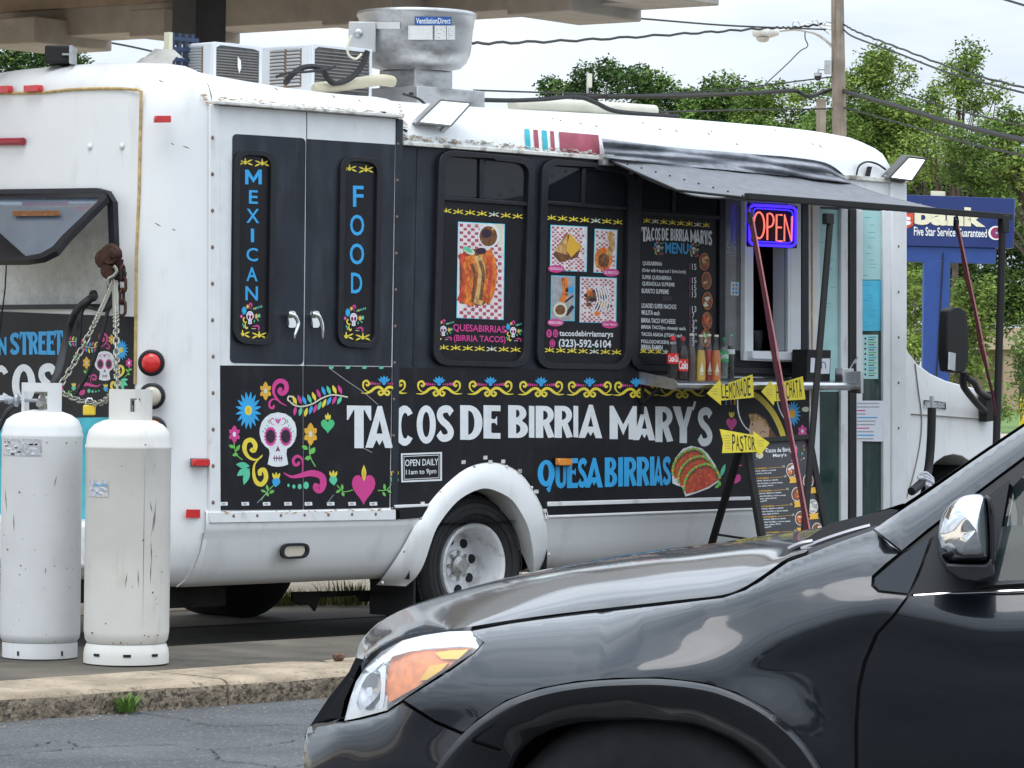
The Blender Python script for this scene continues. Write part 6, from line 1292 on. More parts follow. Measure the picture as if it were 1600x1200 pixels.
# ================================================================ gas cylinders on the kerb
tank_m = mat('tank_white', (.66, .645, .6), .42, var=.07, scale=4, dirt=(.32, .29, .25, .55), dscale=(9, 9, 2.2), dpos=(.55, .78)); tank_m2 = mat('tank_white_clean', (.67, .675, .67), .42, var=.06, scale=4, dirt=(.36, .34, .3, .5), dscale=(9, 9, 2.2), dpos=(.57, .8))
scr = mat('scratch_dark', (.08, .07, .065), .8); foil = mat('worn_label', (.5, .5, .52), .4, .3, var=.35, scale=60)
def tank(cx_px, cy_px, zb, body_px, ringpx, right, label, m):
    c = on_z(cx_px, cy_px, zb); d = (c - CAM).dot(FW); s = d / FPX; hor = 575 + ROLL * (cx_px - 800); Z = lambda py: 1.45 - (py - hor) * s
    t = empty('gas_cylinder', (c.x, c.y, zb), label, 'gas cylinder', 'tall white propane cylinders on the kerb'); R0 = body_px / 2 * s; base = (c.x, c.y, 0)
    if right:
        pr = [(R0 * .9, Z(1005)), (R0 * .97, Z(998)), (R0 * 1.0, Z(985)), (R0, Z(702)), (R0 * 1.02, Z(700)), (R0 * 1.02, Z(697)), (R0 * .995, Z(693)), (R0 * .985, Z(684)), (R0 * .93, Z(672)), (R0 * .8, Z(663)), (R0 * .6, Z(657)), (R0 * .3, Z(653)), (0, Z(652))]
        fr_ = [(R0 * .93, Z(1004)), (R0 * .985, Z(1013)), (R0 * 1.0, Z(1022)), (R0 * 1.0, zb + .004), (R0 * .97, zb + .001), (R0 * .94, zb + .004), (R0 * .92, Z(1008))]; cz0, cz1 = Z(658), Z(608); cr = 36 * s
    else:
        pr = [(R0 * .9, Z(1003)), (R0 * .98, Z(996)), (R0 * 1.0, Z(988)), (R0, Z(686)), (R0 * 1.018, Z(682)), (R0 * 1.018, Z(679)), (R0 * .995, Z(676)), (R0 * .98, Z(668)), (R0 * .9, Z(656)), (R0 * .72, Z(648)), (R0 * .5, Z(643)), (R0 * .25, Z(640)), (0, Z(640))]
        fr_ = [(R0 * .93, Z(1002)), (R0 * .935, Z(1004)), (R0 * .935, zb + .004), (R0 * .91, zb + .001), (R0 * .89, Z(1006))]; cz0, cz1 = Z(647), Z(598); cr = 33 * s
    k = MB(); k.lathe(base, (0, 0, 1), pr, 64); b = k.build('tank_body', m, t, smooth=True)
    k = MB(); k.lathe(base, (0, 0, 1), fr_, 64); fo = k.build('foot_ring', m, t, smooth=True)
    cam_a = math.atan2(CAM.y - c.y, CAM.x - c.x)     # side turned to the camera
    k = MB()
    for off in ((-.75, .02, .72) if right else (-.6, .62)):
        g_ = cam_a + off; rr = R0 * (1.003 if right else .938); z0 = lerp(zb, Z(1010), .62); w = .09 if right else .03
        for i in range(5): pass
        k.grid([[(c.x + (rr + .002) * math.cos(g_ + w * u), c.y + (rr + .002) * math.sin(g_ + w * u), z0 + v) for u in (-1, -.5, 0, .5, 1)] for v in ((-.006, .006) if right else (-.012, .008))])
    k.build('slot', dark, fo, fix=False)
    # collar: open ring guard with cut-outs, thick sheet
    k = MB(); a0, a1 = cam_a + (2.25 if right else -2.4), cam_a + (-1.05 if right else 1.1)
    n = 36; rows = []
    def colp(u, v, rr): g_ = lerp(a0, a1, u); return (c.x + rr * math.cos(g_), c.y + rr * math.sin(g_), lerp(cz0, cz1, v))
    for i in range(n):
        u0, u1 = i / n, (i + 1) / n
        cut = (.52 < (u0 + u1) / 2 < .66) if right else (.36 < (u0 + u1) / 2 < .74)
        for v0, v1 in ([(0, .3), (.3, .72), (.72, 1)]):
            if cut and v0 == .3: continue
            if cut and not right and v0 == 0: continue
            k.hexa([colp(u0, v0, cr), colp(u1, v0, cr), colp(u1, v0, cr - .005), colp(u0, v0, cr - .005), colp(u0, v1, cr), colp(u1, v1, cr), colp(u1, v1, cr - .005), colp(u0, v1, cr - .005)])
    k.build('collar', m, t)
    k = MB(); k.tube([(c.x, c.y, cz0 - .01), (c.x, c.y, cz0 + .07)], .018, 10); k.tube([(c.x, c.y, cz0 + .045), (c.x - .06, c.y - .05, cz0 + .045)], .014, 8); k.lathe((c.x, c.y, cz0 + .07), (0, 0, 1), [(.012, 0), (.012, .02), (.034, .022), (.036, .034), (0, .04)], 12); k.build('valve', mat('brass_grey', (.36, .35, .32), .4, .7), t)
    if not right: k = MB(); k.tube([Vector((c.x, c.y, cz0 + .06)), Vector((c.x, c.y, cz0 + .06)) - RT * .2], .008, 8); k.lathe(Vector((c.x, c.y, cz0 + .06)) - RT * .1, -RT, [(.016, 0), (.03, .01), (.03, .02), (.012, .03), (.02, .05), (.014, .07), (0, .07)], 12); k.build('regulator', mat('regulator_grey', (.3, .32, .35), .4, .5), t)
    # scratches and stencilled band label
    r = random.Random(4 if right else 5); k = MB()
    def onb(px, py, o=.002): g_ = math.asin(max(-1, min(1, (px - cx_px) / (body_px / 2)))); v = -FW * math.cos(g_) + RT * math.sin(g_); return Vector((c.x, c.y, 0)) + v * (R0 + o) + Vector((0, 0, Z(py)))
    if right: L_ = [(236, 780, 240, 800), (238, 840, 240, 880), (246, 775, 238, 840), (245, 795, 241, 830), (220, 885, 221, 915), (239, 870, 238, 910), (204, 890, 201, 915), (228, 700, 228, 990), (240, 906, 256, 907), (150, 905, 190, 908), (252, 890, 256, 892)]
    else: L_ = [(26, 800, 27, 830), (77, 882, 77, 894), (88, 880, 92, 882), (105, 885, 118, 887), (46, 885, 47, 887), (10, 760, 14, 800), (92, 740, 88, 760), (60, 855, 61, 857)]
    for x0, y0, x1, y1 in L_:
        p, q = onb(x0, y0), onb(x1, y1); d_ = (q - p); sd = d_.cross(FW).normalized() * (.0018 if abs(y1 - y0) < 200 else .001); k.add([p, p.lerp(q, .5) + sd, q, p.lerp(q, .5) - sd], [(0, 1, 2, 3)])
    for i in range(24): p = onb(cx_px + r.uniform(-.9, .9) * body_px / 2, r.uniform(700, 990)); w_ = r.uniform(.0006, .0022); k.add([p - RT * w_, p + Vector((0, 0, w_)), p + RT * w_, p - Vector((0, 0, w_ * 2))], [(0, 1, 2, 3)])
    k.build('scratch', scr, b, fix=False, kind='stuff'); k = MB()
    for i in range(18):
        py_ = r.choice([r.gauss(1001, 4), r.gauss(697 if right else 681, 3), r.gauss(985, 10), r.uniform(720, 980)]); p = onb(cx_px + r.uniform(-.93, .93) * body_px / 2, min(max(py_, 690), 1000), .0025); w_ = r.uniform(.001, .005); k.add([p - RT * w_ * 1.5, p + Vector((0, 0, w_ * .6)), p + RT * w_, p - Vector((0, 0, w_ * r.uniform(.5, 2)))], [(0, 1, 2, 3)])
    k.build('rust_speck', mat('rust_speck', (.2, .09, .04), .9, var=.4, scale=60), b, fix=False, kind='stuff')
    x0, x1, y0, y1 = (140, 173, 750, 775) if right else (6, 69, 685, 711)
    k = MB(); k.grid([[onb(lerp(x0, x1, i / 8), y, .0025) for i in range(9)] for y in (y0, y1)]); lb = k.build('worn_sticker', foil, b, fix=False)
    a = Art(lambda px, py, l=0: onb(px, py, .0035 + l)); rr = random.Random(6)
    for i in range(22): x = rr.uniform(x0, x1 - 6); y = rr.uniform(y0 + 1, y1 - 3); a.quad(x, y, x + rr.uniform(2, 7), y + rr.uniform(1, 3), rr.choice([A_grey, A_white, A_white, A_dark]) if not right else rr.choice([A_white, A_grey, A_blue]), .2)
    a.build('faded_print', lb)
    return t, c
TL_, cL = tank(62, 1027, .152, 125, 120, False, 'left tall white gas cylinder with hose and regulator at the photo edge', tank_m2)
TR_, cR = tank(197, 1036, .152, 133, 128, True, 'right tall white gas cylinder with flared foot ring and scratches', tank_m)
# chains: shared link mesh, one object per link
silver = mat('zinc_chain', (.34, .33, .28), .4, .8, var=.2, scale=40); rusty = mat('rusty_iron', (.06, .027, .018), .85, .2, var=.5, scale=40, bump=.5)
def linkmesh(name, L_, w, r, m):
    k = MB(); pts = []
    for i in range(16): g_ = 2 * math.pi * i / 16; pts.append((math.cos(g_) * w / 2, 0, math.sin(g_) * w / 2 + (L_ - w) / 2 * (1 if math.sin(g_) > 0 else -1)))
    k.tube(pts + [pts[0], pts[1]], r, 6, caps=False)
    me = bpy.data.meshes.new(name); me.from_pydata(k.v, [], k.f); me.materials.append(m); me.shade_smooth(); return me
def chain(name, pts, me, pitch, label, group=None):
    P = smoothpath(pts, 16); ln = [0]
    for a_, b_ in zip(P, P[1:]): ln.append(ln[-1] + (b_ - a_).length)
    t = empty(name, P[-1], label, 'chain', group); n = int(ln[-1] / pitch); lk = 0
    for i in range(n + 1):
        s_ = i * pitch; j = max(q_ for q_ in range(len(ln)) if ln[q_] <= s_ + 1e-9); j = min(j, len(P) - 2); p = P[j].lerp(P[j + 1], (s_ - ln[j]) / max(ln[j + 1] - ln[j], 1e-6)); d = (P[j + 1] - P[j]).normalized()
        o = bpy.data.objects.new('link', me); COL.objects.link(o); o.parent = t
        rot = d.to_track_quat('Z', 'Y').to_matrix().to_4x4() @ Matrix.Rotation(R(20 + 90 * (i % 2)), 4, 'Z')
        o.matrix_local = Matrix.Translation(p - P[-1]) @ rot
    return t
lm = linkmesh('chain_link', .042, .024, .0036, silver); lr = linkmesh('rusty_link', .075, .04, .008, rusty)
HK = on_x(182, 432, -2.33)
colL = cL + Vector((0, 0, 1.33)) ; 
chain('chain', [on_x(178, 438, -2.33), at(150, 500, 16.9), at(122, 556, 16.7), at(92, 606, 16.55)], lm, .034, 'zinc chain slanting from the rusty hook down to the left gas cylinder', 'zinc chains holding the gas cylinders')
chain('chain', [on_x(179, 438, -2.33), at(181, 490, 16.4), at(182, 560, 16.0), at(184, 612, 15.75)], lm, .034, 'zinc chain hanging straight from the rusty hook to the right gas cylinder', 'zinc chains holding the gas cylinders')
chain('chain', [at(93, 611, 16.3), at(114, 622, 16.2), at(138, 629, 16.1), at(158, 629, 16.0), at(178, 614, 15.8)], lm, .034, 'short zinc chain sagging between both gas cylinders with a padlock', 'zinc chains holding the gas cylinders')
t = empty('padlock', at(140, 650, 16.08), 'yellow padlock closing the chain between the gas cylinders', 'padlock'); pc = at(139.5, 641, 16.08)
k = MB(); k.obox(pc, RT * .027, FW * .01, Vector((0, 0, .022))); k.build('lock_body', mat('padlock_yellow', (.78, .55, .04), .4), t, bevel=.005)
k = MB(); k.tube([pc + RT * (-.015) + Vector((0, 0, .02)), pc + RT * (-.015) + Vector((0, 0, .04)), pc + RT * (-.008) + Vector((0, 0, .052)), pc + RT * .008 + Vector((0, 0, .052)), pc + RT * .015 + Vector((0, 0, .04)), pc + RT * .015 + Vector((0, 0, .02))], .004, 7); k.build('shackle', chrome, t, smooth=True)
# rusty hoist at the window corner
HO = empty('chain_hoist', on_x(186, 445, -2.3), 'rusty chain hoist block with silver hook on the rear window corner', 'hoist'); h0 = on_x(187, 405, -2.30)
k = MB(); r = random.Random(1); ax = Vector((-.8, -.6, 0))
for dy, dz, rad in ((0, .02, .055), (.05, .0, .05), (-.03, .03, .03), (.02, -.06, .04)): k.lathe(h0 + Vector((-.05, dy, dz)), ax, [(0, 0), (rad, 0), (rad * 1.05, .015), (rad * .8, .03), (rad * .85, .045), (rad * .3, .05), (0, .05)], 12)
k.obox(h0 + Vector((-.02, 0, -.05)), (.02, 0, 0), (0, .03, 0), (0, 0, .05)); k.build('gear_block', rusty, HO, smooth=True)
k = MB(); k.tube(smoothpath([h0 + RT * a_ - FW * .08 + Vector((0, 0, b_)) for a_, b_ in [(-.02, -.035), (-.005, -.06), (-.02, -.085), (-.045, -.1), (-.048, -.125), (-.03, -.14), (-.008, -.135), (.003, -.115)]], 5), .009, 8); k.build('hook', silver, HO, smooth=True)
k = MB(); k.lathe(h0 + RT * .045 + Vector((-.05, 0, -.075)), ax, [(0, 0), (.028, 0), (.034, .01), (.028, .02), (0, .02)], 14); k.lathe(h0 - RT * .045 - FW * .06 + Vector((0, 0, .01)), ax, [(.012, 0), (.02, .004), (.012, .008)], 12); k.build('sheave', matte, HO, smooth=True)
chain('rusty_chain', [h0 + RT * .02 - FW * .05 + Vector((0, 0, -.07)), h0 + RT * .018 - FW * .05 + Vector((0, 0, -.28))], lr, .058, 'short rusty chain hanging below the hoist block')
# hoses
hose = rubber
cable('gas_hose', [on_x(148, 463, -2.24), on_x(138, 468, -2.4), on_x(118, 488, -2.45), on_x(104, 525, -2.5), at(92, 575, 16.8), at(80, 610, 16.6)], .018, hose, 'thick black hose curving from the truck to the left gas cylinder', 'hose', n=10)
cable('gas_hose', [on_x(149, 464, -2.26), on_x(128, 485, -2.36), on_x(124, 520, -2.4), on_x(122, 560, -2.4)], .012, hose, 'thinner black hose hanging just right of the thick one', 'hose', n=8)
cable('gas_hose', [on_x(178, 462, -2.26), on_x(170, 480, -2.3), on_x(158, 483, -2.3), on_x(138, 478, -2.26)], .014, hose, 'black hose looping below the rear window corner', 'hose', n=8)
cable('gas_hose', [on_x(172, 470, -2.29), on_x(160, 520, -2.33), on_x(144, 570, -2.36), on_x(116, 622, -2.4)], .010, hose, 'thin black hose slanting across the painted skull at the rear', 'hose', n=8)
cable('gas_hose', [at(30, 630, 16.35), at(14, 640, 16.3), at(2, 662, 16.3), at(-12, 690, 16.3)], .012, hose, 'black hose leaving the left gas cylinder at the photo edge', 'hose', n=8)
k = MB(); k.lathe(on_x(147, 462, -2.235), (-1, 0, 0), [(.03, 0), (.028, .012), (.016, .014), (.016, 0)], 14); k.build('hose_grommet', rubber, truck)
# ================================================================ petrol-station canopy behind the truck
stucco = mat('canopy_stucco', (.37, .335, .295), .9, var=.12, scale=6, bump=.35, bscale=40); soff = mat('canopy_soffit', (.32, .26, .2), .9, var=.15, scale=8)
colm = mat('dark_column', (.035, .035, .04), .55, var=.3, scale=5)
P0c = on_x(1124, 9, 4.2); d0c = (P0c - CAM).dot(FW); ZB = P0c.z
P1c = at(0, 74, d0c * (PY0 + ROLL * 324 - 9) / (PY0 - ROLL * 800 - 74)); UC = (P1c - P0c); UC.z = 0; UC.normalize(); NC = Vector((-UC.y, UC.x, 0))
if NC.x > 0: NC = -NC             # NC points from the far edge back over the forecourt, UC runs away along the edge
CN = empty('station_canopy', (0, 7, 0), 'large brown station canopy with boxed brackets on a dark column behind the truck', 'canopy')
P0c = Vector((P0c.x, P0c.y, 0))
def cbox(u0, u1, n0, n1, z0, z1, k=None): k = k or MB(); c = P0c + UC * (u0 + u1) / 2 + NC * (n0 + n1) / 2 + Vector((0, 0, (z0 + z1) / 2)); return k.obox(c, UC * (u1 - u0) / 2, NC * (n1 - n0) / 2, Vector((0, 0, (z1 - z0) / 2)))
cbox(0, 13, 0, .45, ZB, ZB + 1.0).build('fascia_beam', stucco, CN, bevel=.01)
cbox(0, .45, .452, 8.5, ZB, ZB + 1.0).build('fascia_beam', stucco, CN, bevel=.01)
cbox(.45, 13, .453, 8.5, ZB + .5, ZB + .7).build('soffit', soff, CN)
cbox(.45, 13, .452, .52, ZB + .2, ZB + .3).build('drip_ledge', soff, CN)
def ualong(px, n): # distance along the edge where a pixel column crosses the line n metres back from the edge
    r = ray(px, 40); A_ = P0c + NC * n; det = UC.x * -r.y + UC.y * r.x; w = CAM - A_; return (w.x * -r.y + w.y * r.x) / det
for x0, x1, nm in [(-40, 70, 0), (216, 272, 0), (503, 628, 0), (805, 905, 0)]:
    u0, u1 = ualong(x1, .7), ualong(x0, .7); u1 = min(u1, u0 + .62)
    cbox(u0, u1, -.03, .8, ZB - .075, ZB + .12).build('bracket', stucco, CN, bevel=.012)
pc0 = at(311, 30, 24.5); hw = 41 * 24.5 / FPX * .74
k = MB(); k.box(pc0.x - hw, pc0.x + hw, pc0.y - hw, pc0.y + hw, .0, ZB + .6); k.build('column', colm, CN, bevel=.01)
# ================================================================ pole, lamp and wires
wood = mat('pole_wood', (.26, .22, .18), .9, var=.3, scale=3, bump=.6, bscale=50, dirt=(.09, .075, .06, .8), dscale=(25, 25, 1.2), dpos=(.5, .7))
DP = 55.
def at2(px, py, d=DP): return at(px, py, d)
PL = empty('utility_pole', at2(1314, 300) * 1.0, 'weathered wooden utility pole carrying a street lamp arm and wires', 'utility pole'); 
pb, pt = at2(1312, 240), at2(1308, -30); b0_ = pt + (pb - pt) * (pt.z / (pt.z - pb.z)); PL.location = b0_; OFF[PL.name] = b0_.copy()
k = MB(); k.tube([b0_, pb, pt], [.125, .112, .095], 14); k.build('pole_shaft', wood, PL, smooth=True)
k = MB(); k.tube(smoothpath([at2(1300, 73), at2(1290, 63), at2(1275, 53), at2(1258, 48), at2(1240, 46), at2(1218, 48)], 5), .022, 8); k.build('lamp_arm', alu, PL, smooth=True)
k = MB(); c = at2(1196, 51); k.lathe(c, RT, [(0, -.2), (.06, -.19), (.09, -.1), (.085, .05), (.06, .14), (.035, .2), (0, .2)], 16); hd_ = k.build('lamp_head', mat('lamp_white', (.55, .55, .52), .5), PL, smooth=True)
k = MB(); k.lathe(c - Vector((0, 0, .088)) - RT * .04, (0, 0, -1), [(.1, -.01), (.09, .03), (.05, .055), (0, .06)], 16); k.build('lamp_glass', mat('lamp_glass', (.45, .45, .42), .2), hd_, smooth=True)
k = MB(); k.obox(at2(1293, 105), RT * .045, FW * .05, Vector((0, 0, .1))); k.obox(at2(1300, 105), RT * .012, FW * .02, Vector((0, 0, .16))); k.build('equipment_box', alu, PL)
k = MB(); k.tube([at2(1288, 108), at2(1279, 108), at2(1278, 113)], .018, 8); k.lathe(at2(1278, 116), (0, 0, -1), [(0, -.03), (.06, -.02), (.06, .03)], 14); cmn = k.build('security_camera', alu, PL, smooth=True)
k = MB(); k.lathe(at2(1278, 119), (0, 0, -1), [(.055, 0), (.05, .04), (.03, .065), (0, .07)], 14); k.build('camera_dome', matte, cmn, smooth=True)
k = MB()
for a_, b_ in [((1290, 33), (1300, 36)), ((1285, 38), (1300, 40)), ((1290, 44), (1300, 46)), ((1298, 36), (1320, 38))]: k.tube([at2(*a_), at2(*b_)], .015, 6)
k.tube(smoothpath([at2(x, y) for x, y in [(1238, 40), (1240, 33), (1246, 33), (1252, 40), (1260, 36), (1268, 36), (1270, 31), (1276, 32), (1280, 40), (1286, 46), (1294, 52), (1300, 52)]], 4), .009, 5); k.build('insulator_bracket', steel, PL)
p2 = [at(1283, 210, 60), at(1283, 155, 60)]; b2 = p2[1] + (p2[0] - p2[1]) * (p2[1].z / (p2[1].z - p2[0].z)); k = MB(); k.tube([b2, p2[1]], .08, 12); k.build('utility_pole', wood, smooth=True, label='short cut-off wooden pole standing left of the tall utility pole', cat='utility pole')
def wire(pts, r, label, ds=None, wob=0):
    P = [at(x, y, d) for x, y, d in pts]; P = smoothpath(P, 14); rr = random.Random(len(label))
    if wob: P = [p + Vector((0, 0, wob * math.sin(i * 1.7))) for i, p in enumerate(P)]
    k = MB(); k.tube(P, r, 5); return k.build('overhead_wire', matte, label=label, cat='wire', group='overhead wires on the utility pole', smooth=True, fix=False)
wire([(738, 68, 40), (900, 63, 45), (1080, 52, 50), (1200, 44, 54), (1240, 43, 55), (1290, 37, 55)], .017, 'twisted wire crossing the sky from the fan to the tall pole', wob=.012)
wire([(880, 20, 44), (1000, 29, 47), (1140, 40, 51), (1290, 46, 55)], .013, 'straight wire from the canopy corner to the street lamp arm')
wire([(1318, 38, 55), (1340, 50, 53), (1400, 73, 50), (1500, 110, 46), (1620, 142, 42)], .014, 'upper wire sagging right from the tall pole', wob=.006)
wire([(1318, 46, 55), (1335, 58, 53), (1400, 82, 50), (1490, 116, 46), (1620, 150, 42)], .014, 'second wire sagging right just below the upper one')
wire([(1318, 142, 55), (1400, 165, 50), (1500, 195, 46), (1620, 223, 42)], .035, 'thick black cable running down right from the tall pole')
wire([(915, 151, 46), (1050, 150, 48), (1180, 145, 52), (1240, 142, 54), (1262, 151, 54), (1285, 145, 55), (1303, 139, 55)], .032, 'thick black cable left of the tall pole with a kink')
wire([(740, 141, 42), (900, 146, 45), (1000, 148, 48), (1150, 138, 52), (1300, 120, 55)], .011, 'thin wire low over the roof rising to the pole')
wire([(1318, 168, 55), (1420, 196, 50), (1500, 220, 46), (1620, 248, 42)], .014, 'thin wire before the trees below the thick cable')
wire([(1030, 175, 46), (1150, 172, 50), (1300, 170, 55)], .012, 'thin wire passing just above the truck roof to the pole')
wire([(1190, 137, 50), (1230, 100, 53), (1250, 80, 54), (1262, 72, 55), (1258, 60, 55), (1258, 48, 55)], .009, 'thin broken line slanting up to the street lamp arm')
wire([(1400, 142, 52), (1470, 165, 50), (1560, 188, 47), (1620, 200, 45)], .01, 'faint wire across the treetop right of the pole')
wire([(1553, -6, 40), (1620, 14, 38)], .014, 'wire cutting the top right corner of the sky')
wire([(168, 66, 40), (205, 73, 41), (245, 82, 42)], .012, 'short wire seen between canopy and roof at the left')
mp_ = at(919, 150, 50); k = MB(); t = empty('antenna_post', Vector((mp_.x, mp_.y, 0)), 'thin pale post with a slim white antenna box behind the roof', 'antenna')
k.tube([Vector((mp_.x, mp_.y, 0)), at(918.5, 113, 50)], .017, 8); k.build('mast', alu, t); k = MB(); k.obox(at(921.5, 126, 50), RT * .032, FW * .03, Vector((0, 0, .095))); k.build('antenna_box', mat('cream_plastic', (.6, .6, .52), .5), t, bevel=.008)
# ================================================================ bank sign
nav = mat('sign_blue', (.008, .026, .14), .35, var=.06, scale=3, coat=.3); nav2 = mat('post_blue', (.016, .055, .23), .45, var=.1, scale=3)
DB = 62.; sd = DB / FPX
BS = empty('bank_sign', at(1465, 600, DB), 'blue bank sign on a blue post with white lettering beyond the truck', 'sign'); pz = at(1465, 600, DB); BS.location.z = 0; OFF[BS.name] = Vector((pz.x, pz.y, 0))
q = [(1180, 296), (1587, 310), (1584, 388), (1180, 378)]
k = MB(); k.prism([at(*p, DB) for p in q], FW * .35); bd = k.build('sign_board', nav, BS, bevel=.02)
k = MB(); k.prism([at(*p, DB + .06) for p in [(1230, 380), (1557, 388), (1556, 412), (1230, 405)]], FW * .24); k.build('cross_beam', nav2, BS, bevel=.01)
pA, pB = at(1444, 405, DB + .05), at(1485, 407, DB + .05); k = MB(); k.prism([Vector((pA.x, pA.y, 0)), Vector((pB.x, pB.y, 0)), pB, pA], FW * .25); po_ = k.build('sign_post', nav2, BS, bevel=.01)
k = MB(); k.tube([at(1474, 395, DB + .03), at(1463, 592, DB + .03)], .012, 5); k.build('post_cable', matte, po_)
sg = lambda px, py, l=0: at(px, py, DB - .012 - l * 8)
a = Art(sg)
a.poly([(1350, 330), (1428, 333), (1427, 352), (1418, 357), (1398, 361), (1372, 357), (1350, 350)], A_red, .2); a.text('us', [(1356, 336), (1424, 338), (1424, 353), (1356, 351)], A_white, .8, .04)
a.text('bank', [(1429, 318), (1540, 326), (1540, 355), (1429, 351)], A_cream, .4, .05)
a.text('Five Star Service Guaranteed', [(1428, 354), (1542, 358), (1542, 371), (1428, 368)], A_white, .8, .012)
a.ell(1556, 364, 12, 11, A_white, .3); a.ell(1557, 364, 9.5, 9, mat('sign_maroon', (.3, .02, .06), .4), .6); a.flower(1557, 364, 7, 7, 5, A_purp, A_grey, .9)
a.build('lettering', bd)
k = MB(); k.prism([at(*p, DB + .1) for p in [(1455, 298), (1477, 299), (1477, 306), (1455, 306)]], FW * .1); k.build('top_tag', A_cream, BS)
# ================================================================ far building, bollard
pinkw = mat('pink_stucco', (.52, .38, .28), .85, var=.06, scale=1); pinkw2 = mat('tan_wall', (.42, .29, .2), .85, var=.08, scale=1)
DBd = 140.; sb = DBd / FPX
FB = empty('bank_building', at(1560, 652, DBd), 'tan stucco building with a flat overhanging roof at the right edge', 'building'); FB.location.z = 0; pz = at(1560, 652, DBd); OFF[FB.name] = Vector((pz.x, pz.y, 0))
def gz(p): return Vector((p.x, p.y, 0))
pa, pb_ = at(1520, 560, DBd), at(1900, 560, DBd)
k = MB(); k.prism([gz(pa), gz(pb_), at(1900, 545, DBd), at(1520, 545, DBd)], FW * 12); k.build('wall', pinkw, FB)
k = MB(); k.prism([at(1470, 546, DBd - 2.5), at(1900, 546, DBd - 2.5), at(1900, 512, DBd - 2.5), at(1470, 512, DBd - 2.5)], FW * 15); k.build('roof_band', pinkw, FB)
k = MB(); k.prism([gz(at(1568, 600, DBd - 2.3)), gz(at(1592, 600, DBd - 2.3)), at(1592, 546, DBd - 2.3), at(1568, 546, DBd - 2.3)], FW * .6); k.build('pier', pinkw2, FB)
k = MB(); k.prism([at(1594, 556, DBd - .02), at(1700, 556, DBd - .02), gz(at(1700, 600, DBd - .02)), gz(at(1594, 600, DBd - .02))], -FW * .02); k.build('window', glass, FB)
bp_ = at(1598, 640, 100); k = MB(); k.lathe(gz(bp_), (0, 0, 1), [(0.09, 0), (.09, .78), (.07, .84), (0, .86)], 14); k.build('bollard', mat('bollard_yellow', (.75, .55, .03), .45), smooth=True, label='yellow bollard on the grass at the right edge', cat='bollard')
# ================================================================ trees
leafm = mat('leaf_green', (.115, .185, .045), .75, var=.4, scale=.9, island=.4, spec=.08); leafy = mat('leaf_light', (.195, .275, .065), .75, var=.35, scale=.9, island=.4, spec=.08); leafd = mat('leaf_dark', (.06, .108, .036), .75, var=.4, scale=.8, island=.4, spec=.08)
for m_ in (leafm, leafy, leafd):
    m_.node_tree.nodes['Principled BSDF'].inputs['Transmission Weight'].default_value = 0
    m_.node_tree.nodes['Principled BSDF'].inputs['Subsurface Weight'].default_value = 0
bark = mat('bark', (.09, .07, .055), .95, var=.35, scale=8, bump=.6, bscale=20)
def foliage(name, clumps, per, size, m, parent, seed, droop=.3):
    """clumps: (centre, radius); leaf-sized quads spread through each clump, denser near its shell"""
    rs = np.random.RandomState(seed); C_ = []
    for c, r in clumps:
        n = int(per * 1.5 * (r / .5) ** 1.6) + 8
        d = rs.normal(size=(n, 3)); d /= np.linalg.norm(d, axis=1)[:, None]; rad = r * (rs.uniform(.25, 1.0, n) ** .6) * rs.uniform(.75, 1.15, n)
        C_.append(np.array(c)[None] + d * rad[:, None] * np.array([1, 1, .8]))
    P = np.concatenate(C_); n = len(P)
    u = rs.normal(size=(n, 3)); u /= np.linalg.norm(u, axis=1)[:, None]; u[:, 2] = u[:, 2] * .6 - droop * .5
    w = np.cross(u, rs.normal(size=(n, 3))); w /= np.linalg.norm(w, axis=1)[:, None] + 1e-9
    L_ = size * .82 * rs.uniform(.6, 1.5, n)[:, None]; W_ = L_ * .42
    V = np.stack([P - u * L_ * .5, P + w * W_ * .5, P + u * L_ * .5, P - w * W_ * .5], 1).reshape(-1, 3)
    org = np.array(OFF[parent.name]); V = V - org
    me = bpy.data.meshes.new(name); me.vertices.add(4 * n); me.vertices.foreach_set('co', V.astype(np.float32).ravel())
    me.loops.add(4 * n); me.loops.foreach_set('vertex_index', np.arange(4 * n, dtype=np.int32)); me.polygons.add(n)
    me.polygons.foreach_set('loop_start', np.arange(0, 4 * n, 4, dtype=np.int32)); me.update(calc_edges=True); me.materials.append(m)
    o = bpy.data.objects.new(name, me); COL.objects.link(o); o.parent = parent; OFF[o.name] = OFF[parent.name]; return o
NL = [0]
